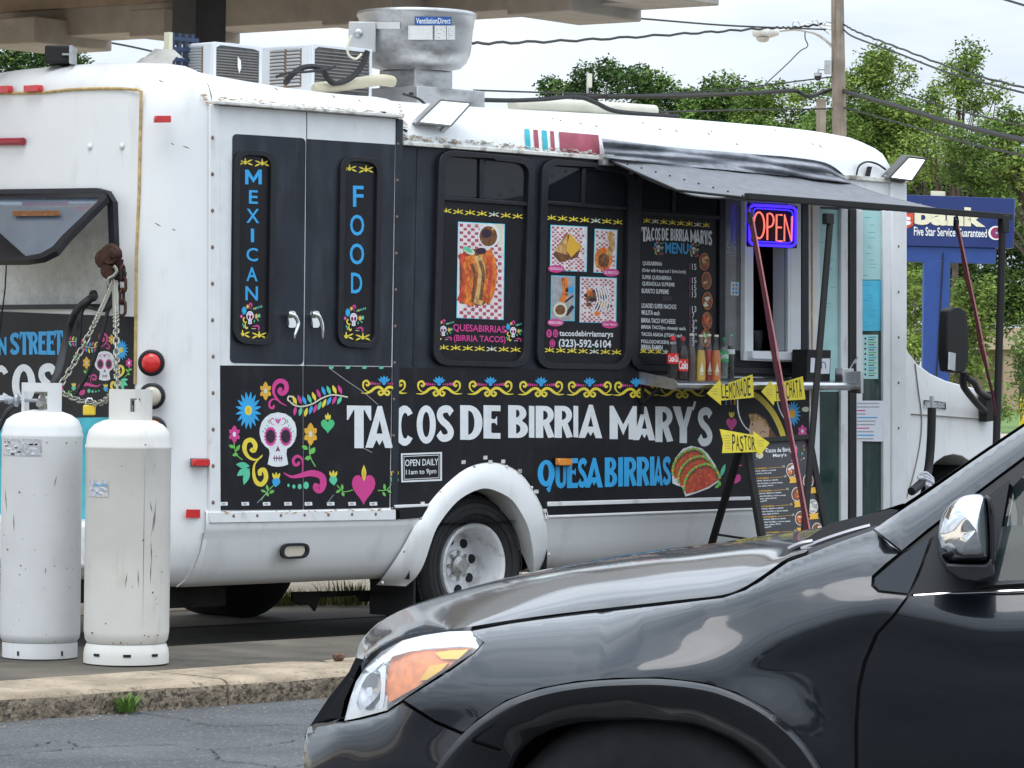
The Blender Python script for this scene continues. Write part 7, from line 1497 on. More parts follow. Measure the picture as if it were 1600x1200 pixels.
def tree(px, d, outline, label, m, seed, m2=None, leaf=.105, clump=.5, per=260, trunk_r=.16, depth=1.8, lean=0, cat='tree', group='trees behind the truck', fork=.45, name='leafy_tree'):
    """outline: (px,py,radius px) discs the crown fills at distance d"""
    s = d / FPX; rs = random.Random(seed); base = at(px, 640, d); base.z = 0; t = empty(name, base, label, cat, group); cl = []
    if cat == 'tree' and px < 1420: outline = list(outline) + [(px + dx, y, 46) for y in (225, 285, 345, 405) for dx in (-42, 0, 42)]     # lower crown behind the truck
    for ox, oy, r in outline:
        n = max(3, int((r * s / clump) ** 2 * 4.6))
        for i in range(n):
            a_ = rs.uniform(0, 6.28); q_ = r * math.sqrt(rs.random()); dd = d + rs.uniform(-1, 1) * min(depth, r * s * 1.1)
            c = at(ox + q_ * math.cos(a_), oy + q_ * math.sin(a_), dd); 
            if c.z > .25: cl.append((c, clump * rs.uniform(.45, 1.1)))
    k = MB(); top = at(outline[0][0], outline[0][1], d); mid = base.lerp(top, .5) + RT * rs.uniform(-.2, .2)
    k.tube(smoothpath([base, base.lerp(mid, .6) + RT * .08, mid, top], 5), [trunk_r * (1 - .05 * i) for i in range(16)], 9)
    for c, r in cl[::max(1, len(cl) // 16)]:
        st = base.lerp(top, min(.95, max(fork, (c.z - base.z) / max(top.z - base.z, .1) * .6))); st = base.lerp(mid, .5) if c.z < 1 else st
        md = st.lerp(c, .5) + Vector((rs.uniform(-.2, .2), rs.uniform(-.2, .2), .15)); k.tube(smoothpath([st, md, c], 4), [trunk_r * .26 * (1 - .095 * i) for i in range(9)], 5)
    k.build('trunk', bark, t, smooth=True, fix=False)
    if m2:
        h = [c for i, c in enumerate(cl) if i % 3 == 0]; foliage('crown', [c for i, c in enumerate(cl) if i % 3], per, leaf, m, t, seed); foliage('crown', h, per, leaf, m2, t, seed + 1)
    else: foliage('crown', cl, per, leaf, m, t, seed)
    NL[0] += 1; return t
tree(940, 95, [(930, 128, 26), (895, 142, 22), (870, 135, 12), (960, 135, 28), (985, 122, 22), (945, 112, 16), (1000, 148, 26), (930, 160, 40), (985, 170, 40)], 'dark rounded tree left of the white antenna post', leafd, 11, leafm, leaf=.14, clump=.55, per=260)
tree(1050, 95, [(1030, 140, 16), (1060, 150, 24), (1045, 165, 30), (1015, 165, 20), (1080, 168, 26)], 'low dark green tree right of the antenna post', leafm, 12, leafd, leaf=.14, clump=.55, per=260)
tree(1125, 92, [(1110, 140, 20), (1128, 148, 18), (1100, 160, 26), (1145, 165, 26), (1080, 178, 30), (1120, 180, 30)], 'dark green tree with a narrow top in the middle of the far row', leafm, 13, leafd, leaf=.14, clump=.55, per=260)
tree(1210, 88, [(1180, 150, 18), (1205, 152, 22), (1235, 150, 24), (1265, 160, 30), (1190, 175, 34), (1240, 185, 34), (1160, 178, 28), (1283, 172, 26)], 'mixed green tree directly left of the utility pole', leafm, 14, leafy, leaf=.13, clump=.55, per=260)
tree(1370, 78, [(1362, 115, 28), (1345, 130, 26), (1385, 140, 28), (1350, 165, 36), (1330, 200, 34), (1390, 185, 40), (1360, 225, 45), (1410, 230, 40), (1450, 200, 36), (1330, 135, 16), (1372, 100, 10)], 'bright green tree standing just right of the utility pole', leafy, 15, leafm, leaf=.115, clump=.5, per=330)
tree(1460, 76, [(1500, 100, 20), (1515, 88, 10), (1510, 118, 30), (1490, 140, 26), (1525, 138, 24), (1545, 148, 16), (1470, 150, 18), (1462, 172, 16), (1440, 250, 40), (1480, 220, 30), (1520, 160, 14)], 'tall airy tree with a lone leafy top against the sky', leafy, 16, leafm, leaf=.105, clump=.42, per=260, trunk_r=.12, fork=.5)
tree(1720, 74, [(1570, 200, 28), (1595, 195, 22), (1550, 225, 34), (1600, 235, 40), (1570, 270, 50), (1620, 270, 50), (1540, 265, 36), (1500, 250, 34)], 'broad green tree at the right edge of the photo', leafm, 17, leafy, leaf=.115, clump=.5, per=330)
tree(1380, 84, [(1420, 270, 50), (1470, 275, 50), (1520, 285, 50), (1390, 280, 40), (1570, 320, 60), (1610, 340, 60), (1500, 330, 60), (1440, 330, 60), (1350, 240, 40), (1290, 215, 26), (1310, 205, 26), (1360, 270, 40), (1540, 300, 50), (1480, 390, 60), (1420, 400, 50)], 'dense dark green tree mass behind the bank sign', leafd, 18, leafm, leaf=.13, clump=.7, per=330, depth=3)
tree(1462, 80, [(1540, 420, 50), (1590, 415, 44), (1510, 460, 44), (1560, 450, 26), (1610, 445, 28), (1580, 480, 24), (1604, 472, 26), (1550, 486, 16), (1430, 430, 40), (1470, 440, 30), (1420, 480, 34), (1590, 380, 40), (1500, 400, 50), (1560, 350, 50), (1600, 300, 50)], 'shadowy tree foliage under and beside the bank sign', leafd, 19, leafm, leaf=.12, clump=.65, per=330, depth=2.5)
tree(1425, 66, [(1420, 450, 26), (1432, 490, 24), (1418, 530, 26), (1436, 545, 22), (1428, 575, 24), (1410, 500, 22), (1430, 600, 20)], 'light green shrub between the truck and the sign post', leafy, 20, leafm, leaf=.12, clump=.4, per=170, trunk_r=.035, cat='shrub', group='shrubs around the bank sign', name='shrub')
tree(1500, 64, [(1505, 480, 24), (1520, 470, 22), (1532, 485, 18), (1508, 510, 24), (1525, 525, 18), (1500, 545, 24), (1518, 560, 20), (1510, 590, 24), (1500, 460, 16), (1538, 460, 12)], 'light green shrub right of the blue sign post', leafy, 21, leafm, leaf=.12, clump=.38, per=150, trunk_r=.035, cat='shrub', group='shrubs around the bank sign', name='shrub')
tree(1590, 60, [(1600, 590, 13), (1606, 560, 12), (1603, 620, 14), (1608, 535, 9)], 'dark narrow conifer-like bush at the right photo edge', leafm, 22, leafd, leaf=.1, clump=.35, per=170, trunk_r=.035, cat='shrub', group='shrubs around the bank sign', name='shrub')
tree(1540, 70, [(1530, 640, 16), (1555, 640, 18), (1570, 648, 14), (1515, 630, 16), (1548, 610, 14)], 'low bush under the wing mirror by the tan building', leafm, 23, leafy, leaf=.1, clump=.35, per=150, trunk_r=.035, cat='shrub', group='shrubs around the bank sign', name='shrub')
tree(30, 90, [(10, 92, 14), (40, 90, 16), (64, 86, 14), (55, 100, 20), (122, 94, 9), (0, 104, 24), (90, 105, 22)], 'dark tree peeping over the rear roof under the canopy', leafd, 24, leafm, leaf=.15, clump=.5, per=150)

# unseen wood added behind the camera to darken the black car's reflections
WD = empty('added_tree_line', (-26, -32, 0)); OFF['added_tree_line'] = Vector((0, 0, 0)); WD.location = (0, 0, 0)
rs = random.Random(9); cl = []
for i in range(170):
    u = rs.uniform(-55, 55); c = CAM - FW * (34 + rs.uniform(0, 8)) + RT * u; c.z = rs.uniform(.5, 6.5 + 1.5 * math.sin(u * .31)); cl.append((c, rs.uniform(1.2, 2.2)))
o = foliage('added_tree_line', cl, 14, .8, leafd, WD, 77); bpy.data.objects.remove(WD); o.name = 'added_tree_line'; o['kind'] = 'stuff'
# ================================================================ black SUV in the foreground
D0 = 7.6; DM = 8.52       # near-side reference distance, centre plane
LAT = (FW + RT * .15).normalized(); CRT = (RT - LAT * RT.dot(LAT)).normalized(); PV = at(1012, 1300, D0)     # the car stands turned a few degrees, nose away
def atn(px, py, d): return on_plane(px, py, PV + LAT * (d - D0), LAT)
paint = mat('black_metallic', (.012, .0145, .02), .3, .65, var=.06, scale=3, coat=1.0)
paint.node_tree.nodes['Principled BSDF'].inputs['Coat Roughness'].default_value = .055
paint.node_tree.nodes['Principled BSDF'].inputs['Coat IOR'].default_value = 1.48
trim = mat('satin_black_trim', (.015, .015, .017), .35, var=.1)
cgl = mat('car_glass', (.02, .04, .042), .04, var=.05, alpha=.6, spec=.5)
PX = 675. * 7.6 / 7.6
PM = FPX / D0
CARO = atn(1700, 1600, DM); GZ = 0.045
CARO.z = GZ
car = empty('black_suv', CARO, 'black sport utility vehicle in the foreground facing left with chrome mirror', 'car')
Ttab = [(440, 1120), (500, 1075), (540, 1035), (600, 1001), (720, 983), (800, 971), (900, 958), (1060, 940), (1165, 917), (1262, 880), (1365, 850), (1450, 862), (1550, 880), (1700, 872), (2400, 850), (3900, 830)]
TA = [(720, .17), (900, .2), (940, .19), (1000, .11), (1100, .06), (1200, .055), (1290, .08), (1365, .11), (1430, .06)]; TK = [(720, .05), (900, .05), (940, .048), (1000, .034), (1100, .023), (1200, .023), (1290, .03), (1365, .038), (1430, .03)]
def S(px, py):
    t = (py - cinterp(Ttab, px)) / PM
    tt = max(t, -.05)
    A_, k_ = interp(TA, px), interp(TK, px)
    s = A_ * math.exp(-max(tt, 0) / k_) + .045 * math.exp(-max(tt, 0) / .16)
    if t < 0: s += -t * 1.6
    if t > .17: s += .42 * (t - .17) ** 2 + .04 * (t - .17)
    s -= .014 * math.exp(-((t - .135) / .05) ** 2)
    n = max(0., (770 - px) / PM); s += 1.9 * n ** 2.0
    if px > 3300: s += 1.2 * ((px - 3300) / PM) ** 2
    for wx in (1012, 2950):
        r = math.hypot((px - wx), (py - 1395)) / PM
        if r < .62: s -= .035 * math.exp(-((r - .42) / .09) ** 2)
    return s
def P3(px, py, e=0.): return atn(px, py, D0 + S(px, py) + e)
def mirror_pts(pts): return [p + LAT * (2 * (DM - D0 - (p - PV).dot(LAT))) for p in pts]
def inpoly(p, poly):
    x, y = p; c = False; j = len(poly) - 1
    for i in range(len(poly)):
        xi, yi = poly[i]; xj, yj = poly[j]
        if (yi > y) != (yj > y) and x < (xj - xi) * (y - yi) / (yj - yi) + xi: c = not c
        j = i
    return c
def panel(name, outline, m, step=14, e=0., f=None, far=True, parent=None, lip=.03, smoothn=3, label=None):
    f = f or P3
    O = [(q.x, q.y) for q in smoothpath([(x, y, 0) for x, y in outline] + [(*outline[0], 0)], smoothn)][:-1] if smoothn else list(outline)
    R_ = []
    for i in range(len(O)):
        a_, b_ = O[i], O[(i + 1) % len(O)]; L_ = math.hypot(b_[0] - a_[0], b_[1] - a_[1]); n = max(1, int(L_ / step))
        for q in range(n): R_.append((lerp(a_[0], b_[0], q / n), lerp(a_[1], b_[1], q / n)))
    xs = [p[0] for p in R_]; ys = [p[1] for p in R_]; pts = list(R_); nb_ = len(R_)
    import bisect
    y = min(ys) + step / 2; row = 0
    while y < max(ys):
        x = min(xs) + step / 2 + (step / 2 if row % 2 else 0)
        while x < max(xs):
            if inpoly((x, y), R_) and min((x - p[0]) ** 2 + (y - p[1]) ** 2 for p in R_) > (step * .55) ** 2: pts.append((x, y))
            x += step
        y += step * .87; row += 1
    res = delaunay_2d_cdt([Vector(p) for p in pts], [(i, (i + 1) % nb_) for i in range(nb_)], [], 1, .01)
    vs, fs = res[0], res[2]
    W_ = [f(v.x, v.y) for v in vs]
    if e: W_ = [w + LAT * e for w in W_]
    out_o = None
    for side_ in ((0, 1) if far else (0,)):
        k = MB(); ww = W_ if side_ == 0 else mirror_pts(W_); k.add(ww, [tuple(x) for x in fs])
        # folded-back edge
        rim = [f(*p) + LAT * e for p in R_]; cxp = sum(p[0] for p in R_) / nb_; cyp = sum(p[1] for p in R_) / nb_
        rb = [p + LAT * lip for p in rim]
        if side_: rim, rb = mirror_pts(rim), mirror_pts(rb)
        k.grid([rim, rb], closed=True)
        o = k.build(name, m, parent or car, smooth=True, label=label if not side_ else None)
        if side_ == 0: out_o = o
    return out_o
# ---- side panels
fender = [(737, 986), (800, 974), (900, 961), (1060, 943), (1130, 934.5), (1165, 922.5), (1197, 902), (1232, 878), (1263, 867), (1300, 852), (1364, 829), (1406, 862.5), (1384, 880), (1362, 900), (1361, 916), (1372, 926), (1417, 931), (1394, 961), (1367, 990), (1348, 1034), (1339, 1075), (1335, 1130), (1335, 1310), (1330, 1310), (1308, 1245), (1283, 1197), (1250, 1150), (1200, 1107), (1150, 1081), (1100, 1066), (1033, 1058), (960, 1059), (900, 1064), (842, 1075), (790, 1094), (745, 1124), (727, 1142), (722, 1143), (680, 1125), (631, 1094), (655, 1079), (705, 1048), (742, 1021), (757, 1004)]
panel('front_fender', fender, paint, 8, smoothn=0)
door = [(1452, 846), (1436, 890), (1421, 932), (1398, 964), (1373, 991), (1354, 1036), (1345, 1076), (1341, 1130), (1341, 1340), (1360, 1420), (2085, 1420), (2085, 910), (1900, 913), (1600, 923), (1486, 927), (1560, 890), (1535, 800)]
door = [(1421, 932), (1398, 964), (1373, 991), (1354, 1036), (1345, 1076), (1341, 1130), (1341, 1340), (1360, 1420), (2085, 1420), (2085, 912), (1900, 916), (1600, 924), (1490, 928)]
FD = panel('front_door', door, paint, 16, smoothn=0)
panel('rear_door', [(2092, 912), (2092, 1420), (2600, 1420), (2640, 1300), (2700, 1180), (2800, 1090), (2860, 1060), (2860, 905), (2500, 905)], paint, 30, smoothn=0)
panel('rear_quarter', [(2867, 905), (2867, 1060), (3000, 1060), (3120, 1110), (3210, 1200), (3250, 1350), (3850, 1350), (3880, 1100), (3840, 905), (3600, 890), (3300, 900)], paint, 40, smoothn=0)
k = MB(); k.prism([atn(1341, 1425, D0 + .12), atn(2640, 1425, D0 + .12), atn(2640, 1480, D0 + .16), atn(1341, 1480, D0 + .16)], LAT * 1.4); k.build('sill', trim, car)
# sail panel (triangle ahead of the mirror) and pillar
def P3p(px, py): return atn(px, py, D0 + .045 + .085 * max(0, (930 - py)) / 250.)
panel('corner_panel', [(1410, 866), (1453, 840), (1437, 886), (1419, 927), (1374, 922), (1366, 914), (1367, 903)], paint, 10, f=P3p, smoothn=0, e=-.0)
panel('mirror_base', [(1459, 838), (1500, 808), (1528, 786), (1578, 748), (1560, 850), (1549, 905), (1545, 921), (1424, 928), (1441, 888)], trim, 12, f=P3p, smoothn=0, e=-.002)
def P3a(px, py):        # A-pillar: round section climbing back and inwards
    yt = interp([(1365, 825), (1450, 770), (1520, 721), (1600, 667), (1750, 580), (1950, 490), (2100, 450)], px); yb = interp([(1365, 832), (1408, 863), (1450, 829), (1520, 776), (1600, 716), (1750, 625), (1950, 530), (2100, 500)], px)
    v = min(max((py - yt) / max(yb - yt, 4), 0), 1); base = .085 + .33 * max(0, (870 - py)) / 420
    return atn(px, py, D0 + base + .075 * (1 - v) ** 1.8)
panel('windscreen_pillar', [(1366, 826), (1450, 770), (1520, 721), (1600, 667), (1750, 580), (1950, 490), (2100, 450), (2100, 490), (1950, 527), (1750, 622), (1600, 713), (1520, 773), (1450, 826), (1409, 860)], paint, 10, f=P3a, smoothn=0)
# black seal between pillar and glass, door glass, belt line
def P3g(px, py): return atn(px, py, D0 + .07 + .32 * max(0, (930 - py)) / 430)
panel('window_seal', [(1411, 863), (1450, 832), (1520, 778), (1600, 719), (1750, 630), (1950, 535), (2100, 500), (2100, 520), (1950, 558), (1750, 655), (1600, 742), (1583, 760), (1575, 752), (1520, 792), (1455, 840)], rubber, 16, f=P3g, e=-.02, smoothn=0, lip=.01)
panel('side_glass', [(1583, 752), (1600, 738), (1750, 650), (1950, 556), (2085, 520), (2085, 912), (1600, 912), (1553, 914), (1560, 860)], cgl, 24, f=P3g, e=.02, smoothn=0, lip=.004)
panel('rear_side_glass', [(2110, 516), (2500, 495), (2850, 520), (2850, 905), (2110, 908)], cgl, 60, f=P3g, e=.02, smoothn=0, lip=.004)
panel('roof_rail', [(2095, 448), (2600, 425), (3200, 445), (3640, 505), (3360, 590), (2880, 522), (2500, 492), (2110, 516)], paint, 50, f=P3g, smoothn=0)
panel('quarter_glass', [(2885, 528), (3350, 598), (3425, 900), (2885, 903)], cgl, 60, f=P3g, e=.02, smoothn=0, lip=.004)
panel('tail_pillar', [(3360, 590), (3640, 505), (3865, 895), (3440, 903)], paint, 50, f=P3g, smoothn=0)
panel('door_pillar', [(2080, 512), (2116, 508), (2116, 912), (2080, 914)], trim, 40, f=P3g, e=.028, smoothn=0, lip=.004)
panel('door_pillar', [(2848, 518), (2888, 524), (2888, 906), (2848, 906)], trim, 40, f=P3g, e=.028, smoothn=0, lip=.004)
k = MB(); k.grid([[atn(x, y0 + (y1 - y0) * v, D0 + .035 - .012 * math.sin(v * 3.1)) for x, y0, y1 in [(1524, 911, 921), (1600, 905.5, 917), (1800, 899, 911), (2090, 894, 907)]] for v in (0, .25, .5, .75, 1)]); k.build('belt_moulding', trim, FD, smooth=True)
k = MB(); k.tube([atn(x, y, D0 + .03) for x, y in [(1428, 930.5), (1490, 926.5), (1600, 922.5), (1800, 915), (2090, 911)]], .0025, 6); k.build('bright_strip', chrome, FD)
# roof, far glass, windscreen, tail
def mk(px, py, d): return atn(px, py, d)
k = MB(); n = 10; rows = []
for px, py in [(1900, 512), (2000, 470), (2150, 440), (2600, 420), (3200, 440), (3650, 500)]:
    rows.append([atn(px, py + (-0 if v in (0, 1) else -55 * math.sin(math.pi * v) ** .7), lerp(D0 + .5, 2 * DM - D0 - .5, v)) for v in [i / n for i in range(n + 1)]])
    zz = rows[-1][0].z; rows[-1] = [Vector((p.x, p.y, zz + .09 * math.sin(math.pi * i / n) ** .7)) for i, p in enumerate(rows[-1])]
k.grid(rows); k.build('roof', paint, car, smooth=True)
pA1, pA2, pR1, pR2 = atn(1372, 838, D0 + .24), atn(1980, 490, D0 + .5), None, None
far_ = lambda p: p + LAT * (2 * (DM - D0 - (p - PV).dot(LAT)))
k = MB(); rows = []
for v in [i / 8 for i in range(9)]:
    b_ = pA1.lerp(far_(pA1), v) - CRT * .0 + CRT * (-.02 * math.sin(math.pi * v)); t_ = pA2.lerp(far_(pA2), v); b_.z = pA1.z - .005; t_.z = pA2.z + .05 * math.sin(math.pi * v); rows.append([b_, b_.lerp(t_, .5), t_])
k.grid(rows); k.build('windscreen', cgl, car, smooth=True)
k = MB(); r1, r2 = atn(3640, 500, D0 + .5), atn(3870, 900, D0 + .25); r3 = atn(3880, 1350, D0 + .3); k.grid([[p.lerp(far_(p), v) for v in (0, .5, 1)] for p in (r1, r2, r3)]); k.build('tailgate', paint, car, smooth=True)
# ---- bonnet
seam = [(564, 1038), (577, 1024), (600, 1008), (630, 995), (660, 987.5), (718, 981.5), (800, 968.5), (900, 955.5), (1060, 937.5), (1128, 929.5), (1162, 917.5), (1193, 898), (1228, 873.5), (1258, 863)]
cen = [(556, 1020), (560, 1010), (567, 998), (580, 983), (598, 969), (640, 947), (720, 922), (820, 899), (980, 871), (1080, 859), (1160, 848), (1230, 840.5), (1290, 835), (1340, 830)]
sm_ = smoothpath([(a_, b_, 0) for a_, b_ in seam], 5); cm_ = smoothpath([(a_, b_, 0) for a_, b_ in cen], 5); rows = []
nv = 22
for a_, b_ in zip(sm_, cm_):
    p = P3(a_.x, a_.y); q = atn(b_.x, b_.y, DM - .12); row = []; 
    for j in range(nv + 1):
        v = j / nv; e_ = math.sin(v * math.pi / 2) ** .62
        # ridge line near the outer edge, then a nearly flat crown
        x = p.lerp(q, v); x.z = lerp(p.z, q.z, .78 * (1 - (1 - v) ** 2.4) + .22 * (1 - math.exp(-v / .05)) )
        row.append(x)
    rows.append(row)
for side_ in (0, 1):
    rr_ = rows if side_ == 0 else [mirror_pts(r) for r in rows]
    if side_ == 0: rr_ = [r + mirror_pts(r)[-2::-1] for r in rows]; k = MB(); k.grid(rr_); edge = [r[0] for r in rows]; k.grid([edge, [p + Vector((0, 0, -.03)) + LAT * .02 for p in edge]]); k.build('bonnet', paint, car, smooth=True)
# underskin that shows as the dark shut line
def under(name, pts, m, e, f=None): return panel(name, pts, m, 40, e=e, f=f, smoothn=0, lip=.005)
under('shut_line_backing', [(745, 1012), (728, 976), (900, 950), (1060, 932), (1150, 922), (1262, 858), (1368, 822), (1415, 858), (1470, 830), (1440, 880), (1426, 930), (1380, 1000), (1360, 1060), (1352, 1420), (1322, 1300), (1325, 1150), (1250, 1120), (1000, 1040), (780, 1085), (705, 1122), (640, 1092), (700, 1055)], rubber, .028)
# cowl and wipers
k = MB(); cw = [(1228, 862), (1242, 850), (1300, 836), (1352, 824), (1368, 826), (1330, 850), (1262, 866)]
k.prism([atn(x, y + 3, D0 + .3) for x, y in cw], LAT * 1.2); k.build('cowl', mat('cowl_plastic', (.01, .01, .011), .85, spec=.08), car, bevel=.004)
k = MB()
for pts in ([(1252, 858), (1290, 843), (1330, 830), (1360, 822)], [(1262, 862), (1300, 849), (1335, 838)], [(1232, 858), (1250, 850), (1270, 846)]): k.tube(smoothpath([atn(x, y, D0 + .28) for x, y in pts], 4), .006, 6)
k.build('wiper_arm', mat('wiper_grey', (.25, .25, .27), .25, .5), car, smooth=True)
k = MB(); r = random.Random(3)
for i in range(10): x = 1262 + i * 9.5; k.obox(atn(x, 862 - i * 3.6 + r.uniform(-2, 2), D0 + .3), CRT * .012 + Vector((0, 0, .006)), LAT * .02, Vector((0, 0, .006)))
k.build('cowl_leaf_grille', mat('cowl_grey', (.2, .2, .22), .35, .3), car)
# ---- bumper with grille corner
bump = [(628, 1099), (680, 1131), (722, 1149), (742, 1157), (725, 1167), (702, 1198), (688, 1240), (680, 1330), (478, 1330), (474, 1215), (476, 1160), (481, 1137), (490, 1132), (520, 1129), (540, 1130), (562, 1126), (602, 1115)]
def Pb3(px, py):
    n = max(0., (760 - px) / PM); z = max(0, (py - 1200) / PM)
    lf = min(1, max(0, (650 - px) / 90)); lf = lf * lf * (3 - 2 * lf)
    return atn(px, py, D0 + .003 + S(px, min(py, 1210)) + .09 * lf * math.exp(-max(0, py - 1110) / 22.) + z * .08)
panel('bumper', bump, paint, 12, f=Pb3, smoothn=0)
k = MB(); k.tube([Pb3(x, y) - LAT * .016 for x, y in [(741, 1156), (760, 1162), (784, 1170)]], .004, 5); k.build('flare_seam', mat('seam_black', (.004, .004, .004), 1, spec=0), car)
def Pn(px, py): return atn(px, py, D0 + .48 + (540 - px) / PM * 1.2)
k = MB(); nose = [(474, 1150), (485, 1133), (512, 1092), (545, 1050), (556, 1027), (566, 1030), (552, 1062), (536, 1098), (530, 1124), (500, 1132), (480, 1140)]
k.prism([atn(x, y, D0 + .42) for x, y in nose], LAT * 1.0); k.build('front_grille_edge', paint, car, bevel=.015)
k = MB(); k.prism([atn(x, y, D0 + .4) for x, y in [(505, 1122), (522, 1095), (545, 1060), (552, 1064), (538, 1095), (532, 1123)]], LAT * .02); k.build('grille_opening', dark, car)
k = MB(); k.prism([atn(x, y, D0 + .405) for x, y in [(476, 1150), (500, 1145), (512, 1180), (512, 1330), (478, 1330)]], LAT * 1.0); k.build('lower_grille', dark, car)
k = MB(); k.lathe(atn(503, 1185, D0 + .36), -LAT, [(0, .02), (.02, .02), (.035, 0), (.04, -.01)], 16); k.build('fog_lamp', chrome, car, smooth=True)
# ---- headlight: bowl, reflectors, amber indicator, clear cover
def Ph(e): return lambda px, py: atn(px, py, D0 + .07 + 1.9 * max(0., (770 - px) / PM) ** 2 + e + .1 * math.exp(-max(0, py - cinterp(Ttab, px)) / PM / .05))
lampo = [(538, 1126), (547, 1092), (556, 1066), (571, 1042), (596, 1018), (628, 1001), (660, 993), (700, 987), (734, 986), (748, 994), (754, 1004), (741, 1019), (700, 1046), (652, 1077), (604, 1110), (562, 1121)]
silverl = mat('lamp_reflector', (.78, .8, .82), .22, .9, var=.05); orl = mat('indicator_orange', (.78, .22, .03), .3, var=.25, scale=50, coat=.5); yll = mat('indicator_yellow', (.85, .5, .03), .3, var=.1, coat=.5)
HL = panel('headlight', lampo, silverl, 12, f=Ph(.045), smoothn=0, far=True, lip=.03)
panel('lamp_edge', [(p[0], p[1]) for p in lampo] , trim, 14, f=Ph(.06), smoothn=0, far=False, lip=.02) if False else None
panel('turn_signal', [(612, 1026), (640, 1018), (690, 1013.5), (736, 1012), (700, 1043), (650, 1074), (608, 1098), (603, 1078), (606, 1050)], orl, 10, f=Ph(.03), smoothn=0, far=False, parent=HL, lip=.01)
panel('turn_signal_bulb', [(680, 1020), (700, 1016.5), (732, 1015), (716, 1030), (690, 1030)], yll, 8, f=Ph(.022), smoothn=0, far=False, parent=HL, lip=.006)
panel('turn_signal_bulb', [(655, 1064), (672, 1040), (700, 1036), (690, 1047), (668, 1062)], yll, 8, f=Ph(.022), smoothn=0, far=False, parent=HL, lip=.006)
bowl = [(557, 1098), (566, 1068), (580, 1050), (590, 1056), (598, 1068), (592, 1085), (576, 1102), (562, 1110)]
panel('lamp_bowl', bowl, mat('lamp_bowl', (.42, .43, .46), .12, .9, var=.2, scale=30), 8, f=lambda x, y: Ph(.02 + .035 * (1 - min(1, math.hypot((x - 577) / 20, (y - 1080) / 30))))(x, y), smoothn=2, far=False, parent=HL, lip=.01)
panel('lamp_divider', [(588, 1030), (603, 1042), (601, 1090), (598, 1106), (592, 1108), (596, 1070), (594, 1050), (582, 1042)], mat('lamp_white_rib', (.75, .77, .8), .3, .3), 8, f=Ph(.018), smoothn=0, far=False, parent=HL, lip=.01)
panel('lamp_trim_bar', [(570, 1046), (600, 1022), (650, 1004), (710, 998), (735, 999), (730, 1006), (650, 1011), (604, 1030), (580, 1052)], silverl, 8, f=Ph(.012), smoothn=0, far=False, parent=HL, lip=.01)
hgl = mat('lamp_cover', (.9, .92, .95), .03, var=.01, alpha=.16, spec=.7)
panel('lamp_cover', lampo, hgl, 12, f=Ph(.0), smoothn=0, far=False, parent=HL, lip=.012)
# ---- wheel-arch flare: gloss black band, arch void, wheels
oa = [(640, 1330), (660, 1250), (683, 1197), (704, 1168), (725, 1145), (748, 1125), (790, 1097), (842, 1078), (900, 1067), (960, 1062), (1033, 1061), (1100, 1069), (1150, 1084), (1200, 1110), (1250, 1153), (1283, 1200), (1306, 1245), (1328, 1310), (1332, 1340)]
ia = [(770, 1340), (782, 1270), (793, 1215), (806, 1183), (826, 1160), (850, 1145), (880, 1134), (920, 1127), (960, 1125), (1000, 1124), (1040, 1127), (1083, 1132), (1120, 1145), (1155, 1163), (1185, 1188), (1215, 1225), (1240, 1270), (1258, 1320), (1262, 1345)]
Oa = smoothpath([(a_, b_, 0) for a_, b_ in oa], 4); Ia = smoothpath([(a_, b_, 0) for a_, b_ in ia], 4); rows = []
gloss = mat('gloss_black_flare', (.012, .013, .015), .18, .0, var=.05, coat=.6)
for a_, b_ in zip(Oa, Ia):
    row = []; d0 = D0 + S(a_.x, min(a_.y, 1210))
    for j in range(15):
        v = j / 14; q_ = a_.lerp(b_, v); base = D0 - .02
        dd = d0 - .012 - .016 * min(1, v * 5) * (2 - min(1, v * 5)) + .1 * max(0, v - .16) ** 1.25
        row.append(atn(q_.x, q_.y, dd))
    row.append(row[-1] + LAT * .08 + (atn(1015, 1400, D0) - row[-1]) * .0); rows.append(row)
for s_ in (0, 1):
    k = MB(); k.grid(rows if s_ == 0 else [mirror_pts(r) for r in rows]); k.build('wheel_arch_flare', gloss, car, smooth=True)
    k = MB(); ww = [atn(x, y, D0 + .05) for x, y in [(640, 1500), (640, 1250), (760, 1110), (900, 1080), (1100, 1080), (1230, 1130), (1310, 1260), (1330, 1500)]]; wb = [p + LAT * .45 for p in ww]
    if s_: ww, wb = mirror_pts(ww), mirror_pts(wb)
    k.grid([ww, wb]); k.poly(wb); k.build('wheel_housing', matte, car)
def carwheel(px):
    for s_ in (0, 1):
        d = D0 + .1; c = atn(px, 1412, d); c.z = GZ + .345; ax = -LAT
        if s_: c = far_(c); ax = LAT
        k = MB(); k.lathe(c, ax, [(.215, .0), (.25, .012), (.31, .01), (.338, -.02), (.345, -.06), (.345, -.17), (.33, -.21), (.22, -.22)], 40); w = k.build('wheel', tyre_m, car, smooth=True)
        k = MB(); k.lathe(c, ax, [(.218, .004), (.2, -.01), (.19, -.06), (.05, -.05), (.045, .0), (0, .0)], 40)
        u_ = CRT; v_ = Vector((0, 0, 1))
        for i in range(5):
            g_ = 2 * math.pi * i / 5 + .3; e_ = u_ * math.cos(g_) + v_ * math.sin(g_); k.bar(c + e_ * .04 + ax * -.01, c + e_ * .205 + ax * -.015, .05, .03, up=ax)
        k.build('rim', alu, w)
carwheel(1012); carwheel(2950)
k = MB(); k.prism([atn(480, 1330, D0 + .35), atn(3850, 1350, D0 + .35), atn(3850, 1480, D0 + .35), atn(520, 1450, D0 + .35)], LAT * 1.1); k.build('underbody', matte, car)
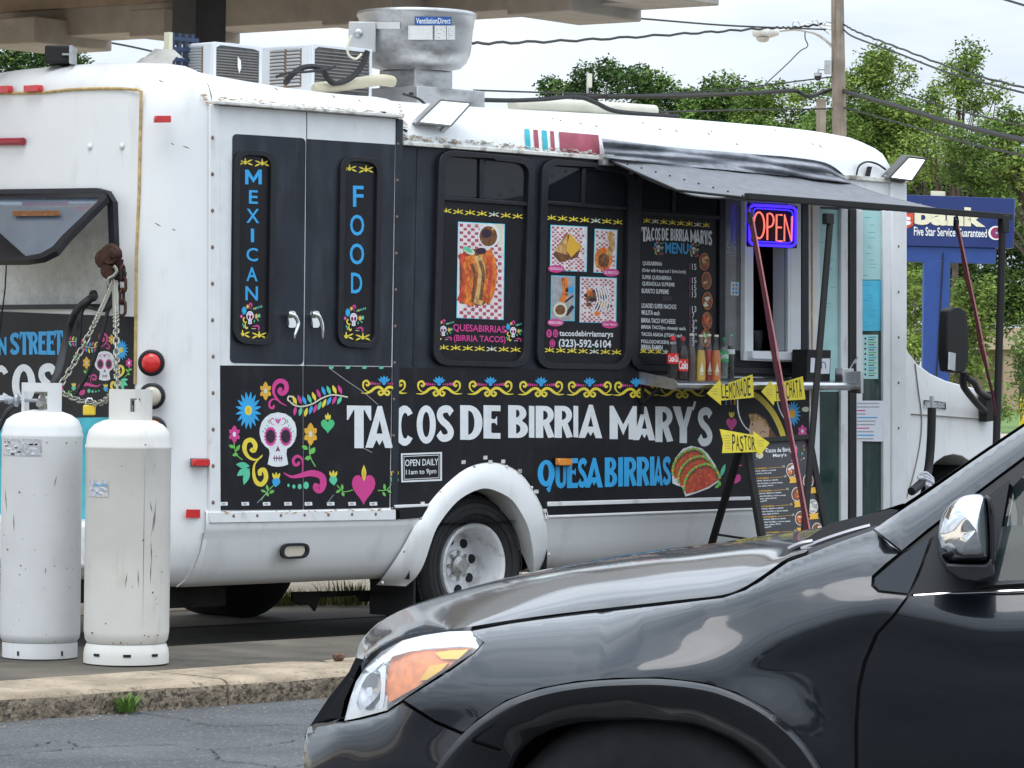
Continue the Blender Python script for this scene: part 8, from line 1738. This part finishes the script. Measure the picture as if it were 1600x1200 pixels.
# ---- door mirror
MR = empty('door_mirror', (0, 0, 0)); bpy.data.objects.remove(MR)
mo = [(1466, 862), (1464, 838), (1471, 808), (1485, 787), (1505, 775), (1524, 771.5), (1537, 774), (1543, 786), (1546, 820), (1547, 868), (1541, 880), (1512, 881.5), (1480, 880)]
md = lambda px, py: D0 - .115
k = MB(); cpx, cpy = 1507, 828; rows = []
mo_s = smoothpath([(x, y, 0) for x, y in mo] + [(*mo[0], 0)], 4)[:-1]
for t_, dd in ((1.0, .10), (1.0, .05), (.985, .02), (.95, -.006), (.87, -.028), (.72, -.05), (.5, -.066), (.25, -.074), (.02, -.076)):
    cx_ = cpx + 18 * (1 - t_); rows.append([atn(cx_ + (q.x - cx_) * t_ if t_ < 1 else q.x, cpy + (q.y - cpy) * t_, D0 - .09 + dd + .05 * max(0, (1500 - q.x) / 45.) * t_) for q in mo_s])
k.grid(rows, closed=True); MIR = k.build('door_mirror', mat('mirror_chrome', (.86, .87, .89), .045, 1, var=.02), car, smooth=True, label='chrome door mirror cap')
k = MB(); lo_ = [(1468, 866), (1480, 881), (1540, 882), (1549, 872), (1553, 902), (1530, 909), (1495, 904), (1478, 893)]
k.prism([atn(x, y, D0 - .12) for x, y in lo_], LAT * .17); k.build('mirror_foot', trim, MIR, bevel=.02, seg=3)
k = MB(); k.prism([atn(x, y, D0 - .1) for x, y in [(1538, 774), (1548, 780), (1553, 800), (1555, 880), (1546, 886), (1546, 830), (1543, 786)]], LAT * .1); k.build('mirror_rim', trim, MIR, bevel=.006)
# ---- cabin interior
ci = mat('cabin_grey', (.05, .052, .055), .7, var=.2); 
k = MB(); k.prism([atn(1420, 870, D0 + .3), atn(1640, 850, D0 + .3), atn(1660, 930, D0 + .3), atn(1430, 960, D0 + .3)], LAT * 1.2); k.build('dashboard', ci, car, bevel=.03)
k = MB(); c = atn(1640, 880, D0 + .5); a1 = Vector((0, 0, 1)) * .9 + CRT * -.35; a1.normalize(); k.tube([c + (LAT * math.cos(g_) + a1 * math.sin(g_)) * .185 for g_ in (2 * math.pi * i / 28 for i in range(30))], .016, 8); k.build('steering_wheel', matte, car, smooth=True)
for dd in (.35, 1.0):
    k = MB(); k.prism([atn(x, y, D0 + dd) for x, y in [(1850, 960), (2140, 980), (2230, 620), (2170, 600), (2120, 640), (2060, 860), (1860, 890)]], LAT * .5); k.build('seat', ci, car, bevel=.04)
k = MB(); k.prism([atn(x, 1000 + 0 * x, D0 + .12) for x in (1430, 3800)] + [atn(x, 1300, D0 + .12) for x in (3800, 1430)], LAT * 1.6); k.build('cabin_floor', matte, car)
